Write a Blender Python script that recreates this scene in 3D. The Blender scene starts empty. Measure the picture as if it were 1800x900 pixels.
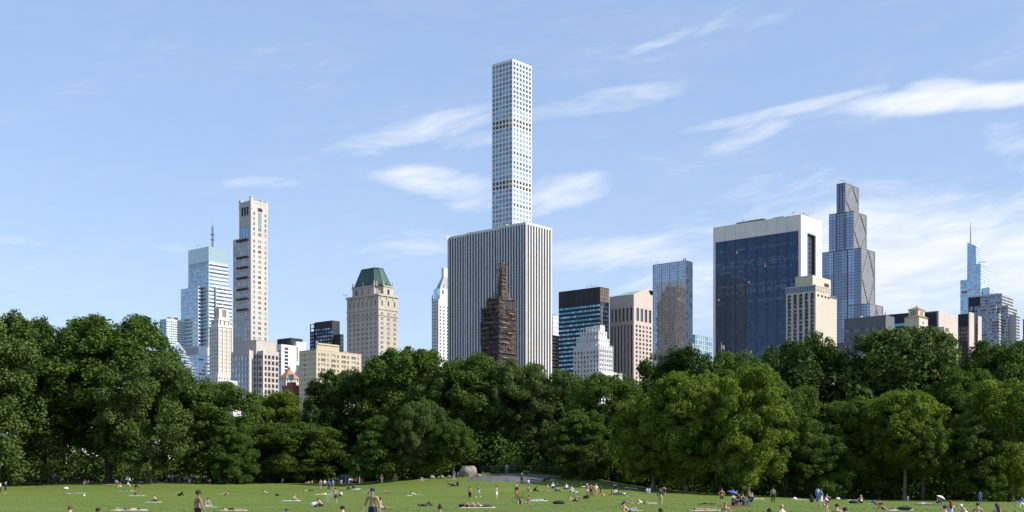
import bpy, bmesh, math, random
from mathutils import Vector, Matrix, Euler
SC = bpy.context.scene
COL = SC.collection
R = math.radians
rnd = random.Random(7)

# ---------------------------------------------------------------- camera
F, HY, EYE = 2200.0, 857.0, 1.75          # focal length and horizon row of the 1800x900 photograph, eye height
cd = bpy.data.cameras.new('camera'); cam = bpy.data.objects.new('camera', cd); COL.objects.link(cam)
cd.sensor_width = 36; cd.lens = 36*F/1800; cd.shift_y = (HY-450)/1800
cd.clip_start = 0.5; cd.clip_end = 40000
cam.location = (0, 0, EYE); cam.rotation_euler = (R(90), 0, 0)
SC.camera = cam

# ---------------------------------------------------------------- sun, sky, exposure
SUN_AZ, SUN_EL = R(109), R(36)            # azimuth clockwise from the view direction (+Y)
sd = Vector((math.sin(SUN_AZ)*math.cos(SUN_EL), math.cos(SUN_AZ)*math.cos(SUN_EL), math.sin(SUN_EL)))
sl = bpy.data.lights.new('sun', 'SUN'); sl.energy = 5.0; sl.angle = R(0.53); sl.color = (1.0, 0.945, 0.86)
so = bpy.data.objects.new('sun', sl); COL.objects.link(so)
so.rotation_euler = sd.to_track_quat('Z', 'Y').to_euler()
so.location = (200, -100, 300)
SC.view_settings.view_transform = 'Standard'; SC.view_settings.look = 'None'
SC.view_settings.exposure = 0.35; SC.view_settings.gamma = 1.0
SC.view_settings.use_curve_mapping = False
SC.cycles.use_denoising = True
SC.cycles.max_bounces = 6; SC.cycles.diffuse_bounces = 2; SC.cycles.glossy_bounces = 3
SC.cycles.transmission_bounces = 3; SC.cycles.transparent_max_bounces = 6

W = bpy.data.worlds.new('World'); SC.world = W; W.use_nodes = True
W.cycles.sampling_method = 'MANUAL'; W.cycles.sample_map_resolution = 512
class G:
    """tiny wrapper to write node graphs as expressions"""
    def __init__(s, nt): s.nt = nt; s.nt.nodes.clear()
    def n(s, t, **kw):
        x = s.nt.nodes.new(t)
        for k, v in kw.items(): setattr(x, k, v)
        return x
    def l(s, a, b): s.nt.links.new(a, b)
    def put(s, sock, v):
        if isinstance(v, bpy.types.NodeSocket): s.l(v, sock)
        elif v is not None: sock.default_value = v
    def m(s, op, a, b=None, c=None, clamp=False):
        x = s.n('ShaderNodeMath', operation=op, use_clamp=clamp)
        s.put(x.inputs[0], a); s.put(x.inputs[1], b); s.put(x.inputs[2], c)
        return x.outputs[0]
    def noise(s, vec, scale, detail=4, rough=.55, dist=0., dim='3D'):
        x = s.n('ShaderNodeTexNoise', noise_dimensions=dim)
        s.put(x.inputs['Vector'], vec); x.inputs['Scale'].default_value = scale
        x.inputs['Detail'].default_value = detail; x.inputs['Roughness'].default_value = rough
        x.inputs['Distortion'].default_value = dist
        return x.outputs['Fac']
    def ss(s, v, a, b, lo=0., hi=1.):
        x = s.n('ShaderNodeMapRange', interpolation_type='SMOOTHSTEP')
        s.put(x.inputs[0], v); x.inputs[1].default_value = a; x.inputs[2].default_value = b
        x.inputs[3].default_value = lo; x.inputs[4].default_value = hi
        return x.outputs[0]
    def mix(s, f, a, b, mode='MIX'):
        x = s.n('ShaderNodeMix', data_type='RGBA', blend_type=mode)
        s.put(x.inputs[0], f); s.put(x.inputs[6], a); s.put(x.inputs[7], b)
        return x.outputs[2]
    def xyz(s, x=0., y=0., z=0.):
        c = s.n('ShaderNodeCombineXYZ')
        s.put(c.inputs[0], x); s.put(c.inputs[1], y); s.put(c.inputs[2], z)
        return c.outputs[0]
    def sep(s, v):
        c = s.n('ShaderNodeSeparateXYZ'); s.l(v, c.inputs[0]); return c.outputs

g = G(W.node_tree)
sky = g.n('ShaderNodeTexSky', sky_type='NISHITA', sun_disc=False)
sky.sun_elevation = SUN_EL; sky.sun_rotation = SUN_AZ
sky.air_density = 1.0; sky.dust_density = 0.35; sky.ozone_density = 3.2; sky.altitude = 0
d = g.n('ShaderNodeTexCoord').outputs['Generated']
X, Y, Z = g.sep(d)
az = g.m('ARCTAN2', X, Y)                              # azimuth from the view direction
el = g.m('ARCTANGENT', g.m('DIVIDE', Z, g.m('MAXIMUM', g.m('SQRT', g.m('ADD', g.m('MULTIPLY', X, X), g.m('MULTIPLY', Y, Y))), .001)))
warp = g.noise(d, 7.0, 2, .6)
w0 = g.m('SUBTRACT', warp, .5)
def cloud_noise(sx, sy, tilt, off, det=7, ro=.6):
    a = g.m('ADD', g.m('MULTIPLY', az, sx), off)
    b = g.m('MULTIPLY', g.m('ADD', g.m('ADD', el, g.m('MULTIPLY', az, -tilt)), g.m('MULTIPLY', w0, .05)), sy)
    return g.noise(g.xyz(a, b, g.m('MULTIPLY', w0, 1.5)), 1.0, det, ro)
n1 = cloud_noise(6, 24, .2, 3.1, 4, .58)
n2 = cloud_noise(22, 120, .14, 8.7, 5, .66)
nn = g.m('ADD', g.m('MULTIPLY', n1, .62), g.m('MULTIPLY', n2, .38))
CL = [  # wisps of the photograph: azimuth/elevation centre and half sizes (in photograph pixels), slope, weight
    (735, 232, 180, 22, .24, .5), (640, 258, 110, 14, .2, .42), (830, 245, 70, 18, .1, .42), (785, 326, 115, 27, -.14, .74), (845, 345, 75, 36, 0, .62), (985, 336, 88, 30, .14, .82), (925, 352, 60, 32, 0, .6),
    (1060, 180, 150, 20, .13, .66), (1690, 174, 180, 20, -.02, 1.0), (1660, 158, 60, 18, -.1, .7), (1370, 196, 170, 10, .15, .55),
    (1320, 232, 60, 20, .3, .45), (1620, 452, 420, 110, .04, .95), (1760, 395, 260, 60, .1, .55), (1330, 360, 160, 46, .3, .4), (735, 425, 130, 26, .1, .4),
    (1130, 440, 170, 30, .05, .6), (1215, 425, 140, 50, .2, .35), (1160, 74, 62, 8, .28, .34), (1352, 38, 44, 11, .2, .30), (1255, 42, 40, 9, .6, .2), (460, 322, 70, 12, .05, .42), (1790, 270, 60, 40, -.6, .45),
    (300, 437, 50, 10, 0, .35), (10, 420, 50, 9, 0, .38), (1240, 540, 120, 40, 0, .5), (1780, 560, 300, 60, 0, .6), (90, 432, 60, 8, 0, .3)]
tot = None
for (px, py, hw, hh, tl, wt) in CL:
    ca = math.atan((px-900)/F); ce = math.atan((HY-py)/F*math.cos(ca))
    da = g.m('SUBTRACT', az, ca); de = g.m('SUBTRACT', el, ce)
    de = g.m('SUBTRACT', de, g.m('MULTIPLY', da, tl))
    q = g.m('ADD', g.m('POWER', g.m('ABSOLUTE', g.m('DIVIDE', da, hw/F)), 2.), g.m('POWER', g.m('ABSOLUTE', g.m('DIVIDE', de, hh/F)), 2.))
    bl = g.m('MULTIPLY', g.ss(q, 0., 1.9, 1., 0.), wt)
    tot = bl if tot is None else g.m('MAXIMUM', tot, bl)
dens = g.m('ADD', nn, g.m('MULTIPLY', tot, .36))
dens = g.m('MULTIPLY', g.ss(dens, .50, 1.02), .92)
veil = g.m('MULTIPLY', g.ss(el, .0, .33, 1., 0.), .17)
veil = g.m('ADD', veil, g.m('MULTIPLY', g.ss(nn, .42, .75), .09))
cloud = g.m('MULTIPLY', g.m('MAXIMUM', dens, veil), g.ss(el, -.01, .02))
bg = g.n('ShaderNodeBackground'); bg.inputs['Strength'].default_value = 0.15
base = g.mix(.56, sky.outputs[0], (2.42, 3.2, 4.85, 1))
sc2 = g.mix(cloud, base, (5.3, 5.45, 5.7, 1))
g.l(sc2, bg.inputs['Color'])
g.l(bg.outputs[0], g.n('ShaderNodeOutputWorld').inputs[0])

# ---------------------------------------------------------------- placing by photograph measurements
def PT(px, py, D): return Vector(((px-900)/F*D, D, EYE+(HY-py)/F*D))
def sstep(t): t = max(0., min(1., t)); return t*t*(3-2*t)
EDGE = [(-500, 845, 240), (0, 850, 238), (200, 847, 236), (400, 849, 236), (480, 849, 236), (600, 851, 232), (720, 844, 222), (790, 838, 216), (850, 833, 215),
        (900, 832, 216), (960, 834, 216), (1050, 843, 208), (1150, 860, 196), (1250, 869, 188), (1350, 874, 184), (1450, 878, 182), (1600, 881, 182), (1800, 883, 182), (2300, 884, 182)]
def edge(px):
    for (a, ya, da), (b, yb, db) in zip(EDGE, EDGE[1:]):
        if px <= b:
            t = max(0, (px-a)/(b-a)); t = t*t*(3-2*t); return ya+(yb-ya)*t, da+(db-da)*t
    return EDGE[-1][1:]
def ground_z(x, y):
    if y < 60: px = 900+F*x/60
    else: px = 900+F*x/y
    px = max(-450, min(2250, px))
    py, De = edge(px)
    ze = EYE+(HY-py)/F*De
    t = (y-135)/(De-135)
    if t <= 0: z = 0
    elif t < 1: z = ze*t*t
    else: z = ze*(1+.1*min(1, (t-1)*2))*(1-sstep((y-De-60)/250.))
    z += .05*math.sin(x*.11+1)*math.sin(y*.07)+.03*math.sin(x*.31+y*.17)
    return z
def GP(px, D): x = (px-900)/F*D; return Vector((x, D, ground_z(x, D)))
def ground_hit(px, py):
    """distance at which the sight line of a photograph pixel meets the meadow"""
    D = 60.
    while D < 260:
        x = (px-900)/F*D
        if EYE+(HY-py)/F*D <= ground_z(x, D): return D
        D += .25
    return edge(px)[1]

# ---------------------------------------------------------------- materials
def mat(name, col, rough=.8, metal=0., var=0., vscale=1., col2=None, bump=0., bscale=20., spec=.5, stretch=None, v2=0., v2scale=8.):
    m = bpy.data.materials.new(name); m.use_nodes = True
    g = G(m.node_tree)
    b = g.n('ShaderNodeBsdfPrincipled'); o = g.n('ShaderNodeOutputMaterial'); g.l(b.outputs[0], o.inputs[0])
    b.inputs['Roughness'].default_value = rough; b.inputs['Metallic'].default_value = metal
    b.inputs['Specular IOR Level'].default_value = spec
    c = tuple(col)+(1,)
    if var or col2:
        tc = g.n('ShaderNodeTexCoord').outputs['Object']
        if stretch:
            mp = g.n('ShaderNodeMapping'); mp.inputs['Scale'].default_value = stretch; g.l(tc, mp.inputs[0]); tc = mp.outputs[0]
        f = g.ss(g.noise(tc, vscale, 5, .6), .3, .7)
        c2 = tuple(col2)+(1,) if col2 else tuple(max(0, x*(1-var)) for x in col)+(1,)
        cc = g.mix(f, c, c2)
        if v2:
            f2 = g.ss(g.noise(tc, v2scale, 3, .6), .35, .75, 1-v2, 1+v2*.4)
            cc = g.mix(1., cc, g.xyz(f2, f2, f2), 'MULTIPLY')
        g.l(cc, b.inputs['Base Color'])
        if bump:
            bp = g.n('ShaderNodeBump'); bp.inputs['Strength'].default_value = bump
            g.l(g.noise(tc, bscale, 4), bp.inputs['Height']); g.l(bp.outputs[0], b.inputs['Normal'])
    else: b.inputs['Base Color'].default_value = c
    return m

# ---------------------------------------------------------------- mesh helpers
class MB:
    def __init__(s): s.v = []; s.f = []; s.mi = []
    def face(s, pts, mi=0):
        k = len(s.v); s.v += [tuple(p) for p in pts]; s.f.append(tuple(range(k, k+len(pts)))); s.mi.append(mi)
    def box(s, x0, x1, y0, y1, z0, z1, mi=0):
        k = len(s.v)
        s.v += [(x0,y0,z0),(x1,y0,z0),(x1,y1,z0),(x0,y1,z0),(x0,y0,z1),(x1,y0,z1),(x1,y1,z1),(x0,y1,z1)]
        for q in ((0,3,2,1),(4,5,6,7),(0,1,5,4),(1,2,6,5),(2,3,7,6),(3,0,4,7)):
            s.f.append(tuple(k+i for i in q)); s.mi.append(mi)
    def frustum(s, a, b, z0, z1, mi=0):
        """a, b = (x0,x1,y0,y1) below and above"""
        k = len(s.v)
        for (x0, x1, y0, y1), z in ((a, z0), (b, z1)):
            s.v += [(x0,y0,z),(x1,y0,z),(x1,y1,z),(x0,y1,z)]
        for q in ((0,3,2,1),(4,5,6,7),(0,1,5,4),(1,2,6,5),(2,3,7,6),(3,0,4,7)):
            s.f.append(tuple(k+i for i in q)); s.mi.append(mi)
    def tube(s, pts, rad, n=6, mi=0, cap=True):
        pts = [Vector(p) for p in pts]
        if not hasattr(rad, '__len__'): rad = [rad]*len(pts)
        k = len(s.v); N = len(pts)
        up = Vector((.13, .21, 1)).normalized()
        for i, p in enumerate(pts):
            t = (pts[min(i+1, N-1)]-pts[max(i-1, 0)])
            t = t.normalized() if t.length > 1e-9 else Vector((0, 0, 1))
            a = t.cross(up if abs(t.dot(up)) < .95 else Vector((1, 0, 0))).normalized(); b = t.cross(a)
            for j in range(n):
                w = 2*math.pi*j/n; s.v.append(tuple(p+(a*math.cos(w)+b*math.sin(w))*rad[i]))
        for i in range(N-1):
            for j in range(n):
                s.f.append((k+i*n+j, k+i*n+(j+1) % n, k+(i+1)*n+(j+1) % n, k+(i+1)*n+j)); s.mi.append(mi)
        if cap:
            s.f.append(tuple(k+j for j in range(n))[::-1]); s.mi.append(mi)
            s.f.append(tuple(k+(N-1)*n+j for j in range(n))); s.mi.append(mi)
    def lathe(s, prof, n=12, c=(0, 0), mi=0):
        k = len(s.v)
        for r, z in prof:
            for j in range(n):
                w = 2*math.pi*j/n; s.v.append((c[0]+r*math.cos(w), c[1]+r*math.sin(w), z))
        for i in range(len(prof)-1):
            for j in range(n):
                s.f.append((k+i*n+j, k+i*n+(j+1) % n, k+(i+1)*n+(j+1) % n, k+(i+1)*n+j)); s.mi.append(mi)
        s.f.append(tuple(k+(len(prof)-1)*n+j for j in range(n))); s.mi.append(mi)
    def mesh(s, name, mats, smooth=False):
        me = bpy.data.meshes.new(name); me.from_pydata(s.v, [], s.f)
        if not isinstance(mats, (list, tuple)): mats = [mats]
        for m in mats: me.materials.append(m)
        if len(mats) > 1: me.polygons.foreach_set('material_index', s.mi)
        if smooth: me.polygons.foreach_set('use_smooth', [True]*len(me.polygons))
        me.update(); return me
    def build(s, name, mats, parent=None, smooth=False): return obj(name, s.mesh(name, mats, smooth), parent)
def obj(name, data, parent=None, loc=None):
    o = bpy.data.objects.new(name, data); COL.objects.link(o)
    if parent: o.parent = parent
    if loc is not None: o.location = loc
    return o
def tag(o, label=None, cat=None, group=None, kind=None):
    if label: o['label'] = label
    if cat: o['category'] = cat
    if group: o['group'] = group
    if kind: o['kind'] = kind
    return o
def empty(name, loc, rz=0.):
    o = obj(name, None); o.location = loc; o.rotation_euler = (0, 0, rz); o.empty_display_size = 1; return o
def copy_tree(o, parent=None):
    c = o.copy(); COL.objects.link(c)
    if parent: c.parent = parent
    for ch in list(o.children): copy_tree(ch, c)
    return c

# ---------------------------------------------------------------- ground
def lawn_material():
    m = bpy.data.materials.new('lawn'); m.use_nodes = True; g = G(m.node_tree)
    b = g.n('ShaderNodeBsdfPrincipled'); g.l(b.outputs[0], g.n('ShaderNodeOutputMaterial').inputs[0])
    tc = g.n('ShaderNodeTexCoord').outputs['Object']
    big = g.ss(g.noise(tc, .035, 4, .6), .35, .65)
    mid = g.ss(g.noise(tc, .35, 4, .65), .3, .7)
    mp = g.n('ShaderNodeMapping'); mp.inputs['Scale'].default_value = (.25, 1, 1); mp.inputs['Rotation'].default_value = (0, 0, .12); g.l(tc, mp.inputs[0])
    lane = g.ss(g.noise(mp.outputs[0], .16, 3, .5), .35, .68)
    fine = g.noise(tc, 5., 3, .7)
    c = g.mix(big, (.118, .178, .029, 1), (.142, .192, .036, 1))
    c = g.mix(g.m('MULTIPLY', lane, .8), c, (.098, .150, .024, 1))
    c = g.mix(g.m('MULTIPLY', mid, .35), c, (.165, .20, .042, 1))
    dry = g.ss(g.noise(tc, .09, 5, .7), .62, .78)
    c = g.mix(g.m('MULTIPLY', dry, .6), c, (.235, .215, .085, 1))
    f = g.ss(fine, .25, .75, .70, 1.10)
    c = g.mix(1., c, g.xyz(f, f, f), 'MULTIPLY')
    g.l(c, b.inputs['Base Color']); b.inputs['Roughness'].default_value = .95; b.inputs['Specular IOR Level'].default_value = .15
    bp = g.n('ShaderNodeBump'); bp.inputs['Strength'].default_value = .6; bp.inputs['Distance'].default_value = .08
    g.l(fine, bp.inputs['Height']); g.l(bp.outputs[0], b.inputs['Normal'])
    return m
M_LAWN = lawn_material()
def make_ground():
    ys = [-60, 0, 30, 50, 60]+[70+5*i for i in range(46)]+[310, 340, 380, 440, 520, 650]
    xs = [-420, -360, -300, -250]+[-200+5*i for i in range(81)]+[250, 300, 360, 420]
    v = [(x, y, ground_z(x, y)) for y in ys for x in xs]; n = len(xs)
    f = [(j*n+i, j*n+i+1, (j+1)*n+i+1, (j+1)*n+i) for j in range(len(ys)-1) for i in range(n-1)]
    me = bpy.data.meshes.new('meadow'); me.from_pydata(v, [], f); me.materials.append(M_LAWN)
    me.polygons.foreach_set('use_smooth', [True]*len(f)); me.update()
    tag(obj('meadow', me), 'wide sunlit green lawn rising gently towards the trees', kind='structure')
    mb = MB(); S = 30000
    mb.face([(-S, -S, -1.2), (S, -S, -1.2), (S, S, -1.2), (-S, S, -1.2)])
    tag(mb.build('ground', mat('city_ground', (.12, .115, .10), .9, var=.4, vscale=.01)), 'flat city ground reaching the horizon', kind='structure')
make_ground()

# ================================================================ buildings
def glass(name, col, metal=.6, rough=.07):
    return mat(name, col, rough, metal, spec=.6)
GD = glass('glass_dark', (.055, .065, .08), .25, .1); GB = glass('glass_blind', (.34, .36, .36), .2, .3)
GK = glass('glass_blue', (.26, .38, .52), .75); GN = glass('glass_navy', (.036, .062, .115), .6, .04)
GS = glass('glass_sky', (.34, .50, .62), .8, .06); GT = glass('glass_teal', (.10, .26, .33), .7, .06)
GG = glass('glass_slate', (.16, .19, .24), .75, .05); GBZ = glass('glass_bronze', (.16, .11, .07), .6, .08)
GV = glass('glass_vision', (.20, .33, .50), .8, .05); GP2 = glass('glass_pale', (.48, .58, .58), .6, .12)
GW = glass('glass_warm', (.30, .27, .22), .5, .12)
def stone(name, c, v=.12, s=.06, v2=.1): return mat(name, c, .85, var=v, vscale=s, v2=v2, v2scale=.7, stretch=(1, 1, .35), spec=.3)
S_WHITE = stone('stone_white', (.69, .68, .655)); S_CONC = stone('concrete_white', (.80, .80, .79), .06)
S_TRAV = stone('travertine', (.76, .73, .67), .08, .05); S_LIME = stone('limestone', (.57, .54, .49), .15)
S_PALE = stone('stone_pale', (.66, .62, .56)); S_TAN = stone('tan_brick', (.51, .43, .31)); S_BUFF = stone('buff_brick', (.52, .46, .385), .2)
S_CREAM = stone('cream_stone', (.57, .51, .41), .1); S_PINK = stone('pink_granite', (.55, .47, .42), .1)
S_GRID = stone('taupe_concrete', (.50, .45, .41), .1); S_GREY = stone('grey_panel', (.42, .42, .43), .1)
S_BROWN = stone('brown_brick', (.10, .07, .062), .35, .2); S_RED = stone('red_brick', (.30, .12, .09), .25, .3)
S_CHAR = stone('charcoal_panel', (.05, .052, .06), .3, .1); S_NAVY = stone('navy_panel', (.035, .042, .065), .3, .1)
S_SPAN = stone('white_spandrel', (.70, .74, .74), .08); S_TEALP = stone('pale_teal_panel', (.42, .55, .53), .12)
S_TAUPE = stone('bronze_metal', (.30, .27, .26), .1); S_COPPER = stone('copper_green', (.085, .155, .14), .35, .15)
S_TILE = stone('terracotta_tile', (.42, .23, .13), .3, .4); S_TAR = stone('roof_tar', (.16, .155, .15), .3)
S_DGREY = stone('dark_grey_metal', (.15, .155, .165), .2); S_BLACKG = stone('teal_black_panel', (.035, .055, .065), .3, .2)
S_BROWNP = stone('brown_panel', (.22, .17, .125), .5, .35)
ROOFK = mat('roof_kit', (.30, .30, .30), .7)

def ivs(a, b, n, frac):
    p = (b-a)/n
    return [(a+p*(i+.5-frac/2), a+p*(i+.5+frac/2)) for i in range(n)]
class Bld:
    def __init__(s, name, label, xl, xc, xr, D, a=40., pv=700, cat='building', group=None):
        s.a = R(a); s.O = Vector(((xc-900)/F*D, D)); s.U = Vector((-math.cos(s.a), math.sin(s.a))); s.V = Vector((math.sin(s.a), math.cos(s.a)))
        s.D = D; s.W1 = s.q(xl); s.W2 = s.p(xr)
        s.root = empty(name, (s.O.x, s.O.y, -1.), R(90-a)); tag(s.root, label, cat, group, 'thing')
        s.wins = []; s.zv = s.z(pv); s.cache = {}; s.tiltrng = random.Random(len(label)*7+int(D))
    def q(s, px, x0=0.):
        o = s.O+s.V*x0; k = (px-900)/F; return (o.x-k*o.y)/(-s.U.x+k*s.U.y)
    def p(s, px, y0=0.):
        o = s.O+s.U*y0; k = (px-900)/F; return (k*o.y-o.x)/(s.V.x-k*s.V.y)
    def z(s, py, x0=0., y0=0.):
        d = (s.O+s.V*x0+s.U*y0).y; return EYE+1.+(HY-py)/F*d        # local height above the base at -1 m
    def px(s, n): return n/F*s.D
    @staticmethod
    def pt(face, off, t, z): return (off, t, z) if face == 'L' else (t, off, z)
    def fac(s, mb, face, pl, s0, s1, z0, z1, cols=None, rows=None, dep=.35, gl=(), mi=0, strip=None, tilt=0., bar=False, rd=False):
        P = lambda o, t, z: s.pt(face, pl+o, t, z)
        q = lambda o, a, b, c, e, m=mi: mb.face([P(o, a, c), P(o, b, c), P(o, b, e), P(o, a, e)], m)
        if not cols or not rows: q(0, s0, s1, z0, z1); return
        zz = z0
        groups = [(rows[0][0], rows[-1][1])] if strip is not None else rows
        for (ra, rb) in groups:
            if ra > zz+1e-4: q(0, s0, s1, zz, ra)
            ss_ = s0
            for (ca, cb) in cols:
                if ca > ss_+1e-4: q(0, ss_, ca, ra, rb)
                ss_ = cb
                mb.face([P(0, ca, ra), P(dep, ca, ra), P(dep, ca, rb), P(0, ca, rb)], mi)
                mb.face([P(0, cb, ra), P(dep, cb, ra), P(dep, cb, rb), P(0, cb, rb)], mi)
                mb.face([P(0, ca, ra), P(0, cb, ra), P(dep, cb, ra), P(dep, ca, ra)], mi)
                mb.face([P(0, ca, rb), P(0, cb, rb), P(dep, cb, rb), P(dep, ca, rb)], mi)
                if strip is not None:
                    for (a, b), (c, e) in zip(rows, rows[1:]): q(dep*.8, ca, cb, b, c, strip)
            if s1 > ss_+1e-4: q(0, ss_, s1, ra, rb)
            zz = rb
        if z1 > zz+1e-4: q(0, s0, s1, zz, z1)
        if gl:
            for j, (ra, rb) in enumerate(rows):
                rg = gl[s.tiltrng.randrange(len(gl))]
                for (ca, cb) in cols:
                    s.wins.append((face, pl+dep, ca, cb, ra, rb, rg if rd else gl[s.tiltrng.randrange(len(gl))], tilt, bar))
    def spec(s, sp, s0, s1, z0, z1):
        if not sp: return {}
        sp = dict(sp); n = sp.pop('n'); fw = sp.pop('fw'); fl = sp.pop('fl'); fh = sp.pop('fh')
        m0 = sp.pop('m0', 0.); m1 = sp.pop('m1', m0); top = sp.pop('top', 0.); zb = max(sp.pop('zb', s.zv), z0+.2)
        cols = sp.pop('cols', None) or ivs(s0+m0, s1-m1, n, fw)
        zt = z1-top; rows = []
        while zt-fl >= zb-fl*.5 and zt-fl > z0: rows.append((zt-fl*(.5+fh/2), zt-fl*(.5-fh/2))); zt -= fl
        return dict(sp, cols=cols, rows=rows[::-1])
    def tier(s, mb, x0, y0, x1, y1, z0, z1, L=None, Rt=None, mi=0, roof=True, rmi=None, par=.9):
        s.fac(mb, 'L', x0, y0, y1, z0, z1, mi=mi, **s.spec(L, y0, y1, z0, z1))
        s.fac(mb, 'R', y0, x0, x1, z0, z1, mi=mi, **s.spec(Rt, x0, x1, z0, z1))
        mb.face([(x1, y0, z0), (x1, y1, z0), (x1, y1, z1), (x1, y0, z1)], mi)
        mb.face([(x0, y1, z0), (x1, y1, z0), (x1, y1, z1), (x0, y1, z1)], mi)
        if roof:
            r = mi if rmi is None else rmi; t = min(.5, (x1-x0)*.2); zr = z1-par
            mb.face([(x0+t, y0+t, zr), (x1-t, y0+t, zr), (x1-t, y1-t, zr), (x0+t, y1-t, zr)], r)
            o = [(x0, y0), (x1, y0), (x1, y1), (x0, y1)]; i = [(x0+t, y0+t), (x1-t, y0+t), (x1-t, y1-t), (x0+t, y1-t)]
            for k in range(4):
                a, b, c, e = o[k], o[(k+1) % 4], i[(k+1) % 4], i[k]
                mb.face([a+(z1,), b+(z1,), c+(z1,), e+(z1,)], mi)
                mb.face([e+(z1,), c+(z1,), c+(zr,), e+(zr,)], mi)
    def done(s, mb, mats, name='wall', limit=300, wname='window'):
        o = mb.build(name, mats, s.root)
        s.flush(limit, wname); return o
    def flush(s, limit=300, wname='window'):
        ws = sorted(s.wins, key=lambda w: -(w[3]-w[2])*(w[5]-w[4])*(1.5 if w[0] == 'L' else 1)-w[5]*1e-3)
        rest = {}
        for i, (face, off, a, b, c, e, gm, tilt, bar) in enumerate(ws):
            w, h = b-a, e-c
            var = s.tiltrng.randrange(7) if tilt else 0
            if i < limit:
                key = (face, round(w, 2), round(h, 2), gm.name, var, bar)
                if key not in s.cache:
                    mb = MB(); s.pane(mb, face, 0, -w/2, w/2, -h/2, h/2, tilt, var, bar)
                    s.cache[key] = mb.mesh(wname, [gm, S_PALE] if bar else [gm])
                s.mkw(wname, s.cache[key], face, off, (a+b)/2, (c+e)/2)
            else:
                s.pane(rest.setdefault(gm.name, (gm, MB()))[1], face, off, a, b, c, e, tilt, var, False)
        if rest:
            mb = MB(); mats = []
            for k, (nm, (gm, m)) in enumerate(rest.items()):
                o = len(mb.v); mb.v += m.v; mb.f += [tuple(i+o for i in f) for f in m.f]; mb.mi += [k]*len(m.f); mats.append(gm)
            o = mb.build(wname, mats, s.root); o['kind'] = 'stuff'
        s.wins = []
    def pane(s, mb, face, off, a, b, c, e, tilt, var, bar):
        r = random.Random(var*13+5); g1, g2 = (r.uniform(-tilt, tilt), r.uniform(-tilt, tilt)) if tilt else (0, 0)
        w, h = b-a, e-c
        mb.face([s.pt(face, off+g1*w*sx+g2*h*sz, t, z) for t, z, sx, sz in ((a, c, -1, -1), (b, c, 1, -1), (b, e, 1, 1), (a, e, -1, 1))], 0)
        if bar:
            def bx(t0, t1, z0, z1):
                if face == 'L': mb.box(off-.09, off-.01, t0, t1, z0, z1, 1)
                else: mb.box(t0, t1, off-.09, off-.01, z0, z1, 1)
            f = min(.12, w*.08); bx(a, b, c+h*.5-f/2, c+h*.5+f/2); bx((a+b)/2-f/2, (a+b)/2+f/2, c, e)
            bx(a-.05, b+.05, c, c+f)
    def mkw(s, name, me, face, off, t, z):
        o = obj(name, me, s.root); o.location = s.pt(face, off, t, z)
        return o
    def part(s, name, m, fn, smooth=False):
        mb = MB(); fn(mb); return mb.build(name, m, s.root, smooth)
    def boxes(s, name, m, lst):
        for bx in lst:
            mb = MB(); mb.box(*bx); mb.build(name, m, s.root)

def far_glass_block():
    b = Bld('glass_apartment_block', 'pale green glass block, leftmost building, peeking over the treetops', 281, 293, 326, 1500, pv=640)
    mb = MB(); z = b.z(560); fl = b.px(4.2)
    b.tier(mb, 0, 0, b.W2, b.W1, 0, z, dict(n=5, fw=.94, fl=fl, fh=.8, gl=(GT, GK, GT), top=1, tilt=.004), dict(n=10, fw=.86, fl=fl, fh=.6, gl=(GP2, GP2, GS), top=2), mi=0)
    b.done(mb, [S_SPAN])
    b.boxes('roof_cabin', ROOFK, [(b.W2*.3, b.W2*.7, 4, b.W1-3, z-.6, z+3.2)])
    b.boxes('balcony', S_SPAN, [(-1.4, 1.6, -1.2, 0.4, z-3-fl*k, z-2.2-fl*k) for k in range(12)])
far_glass_block()

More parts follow.
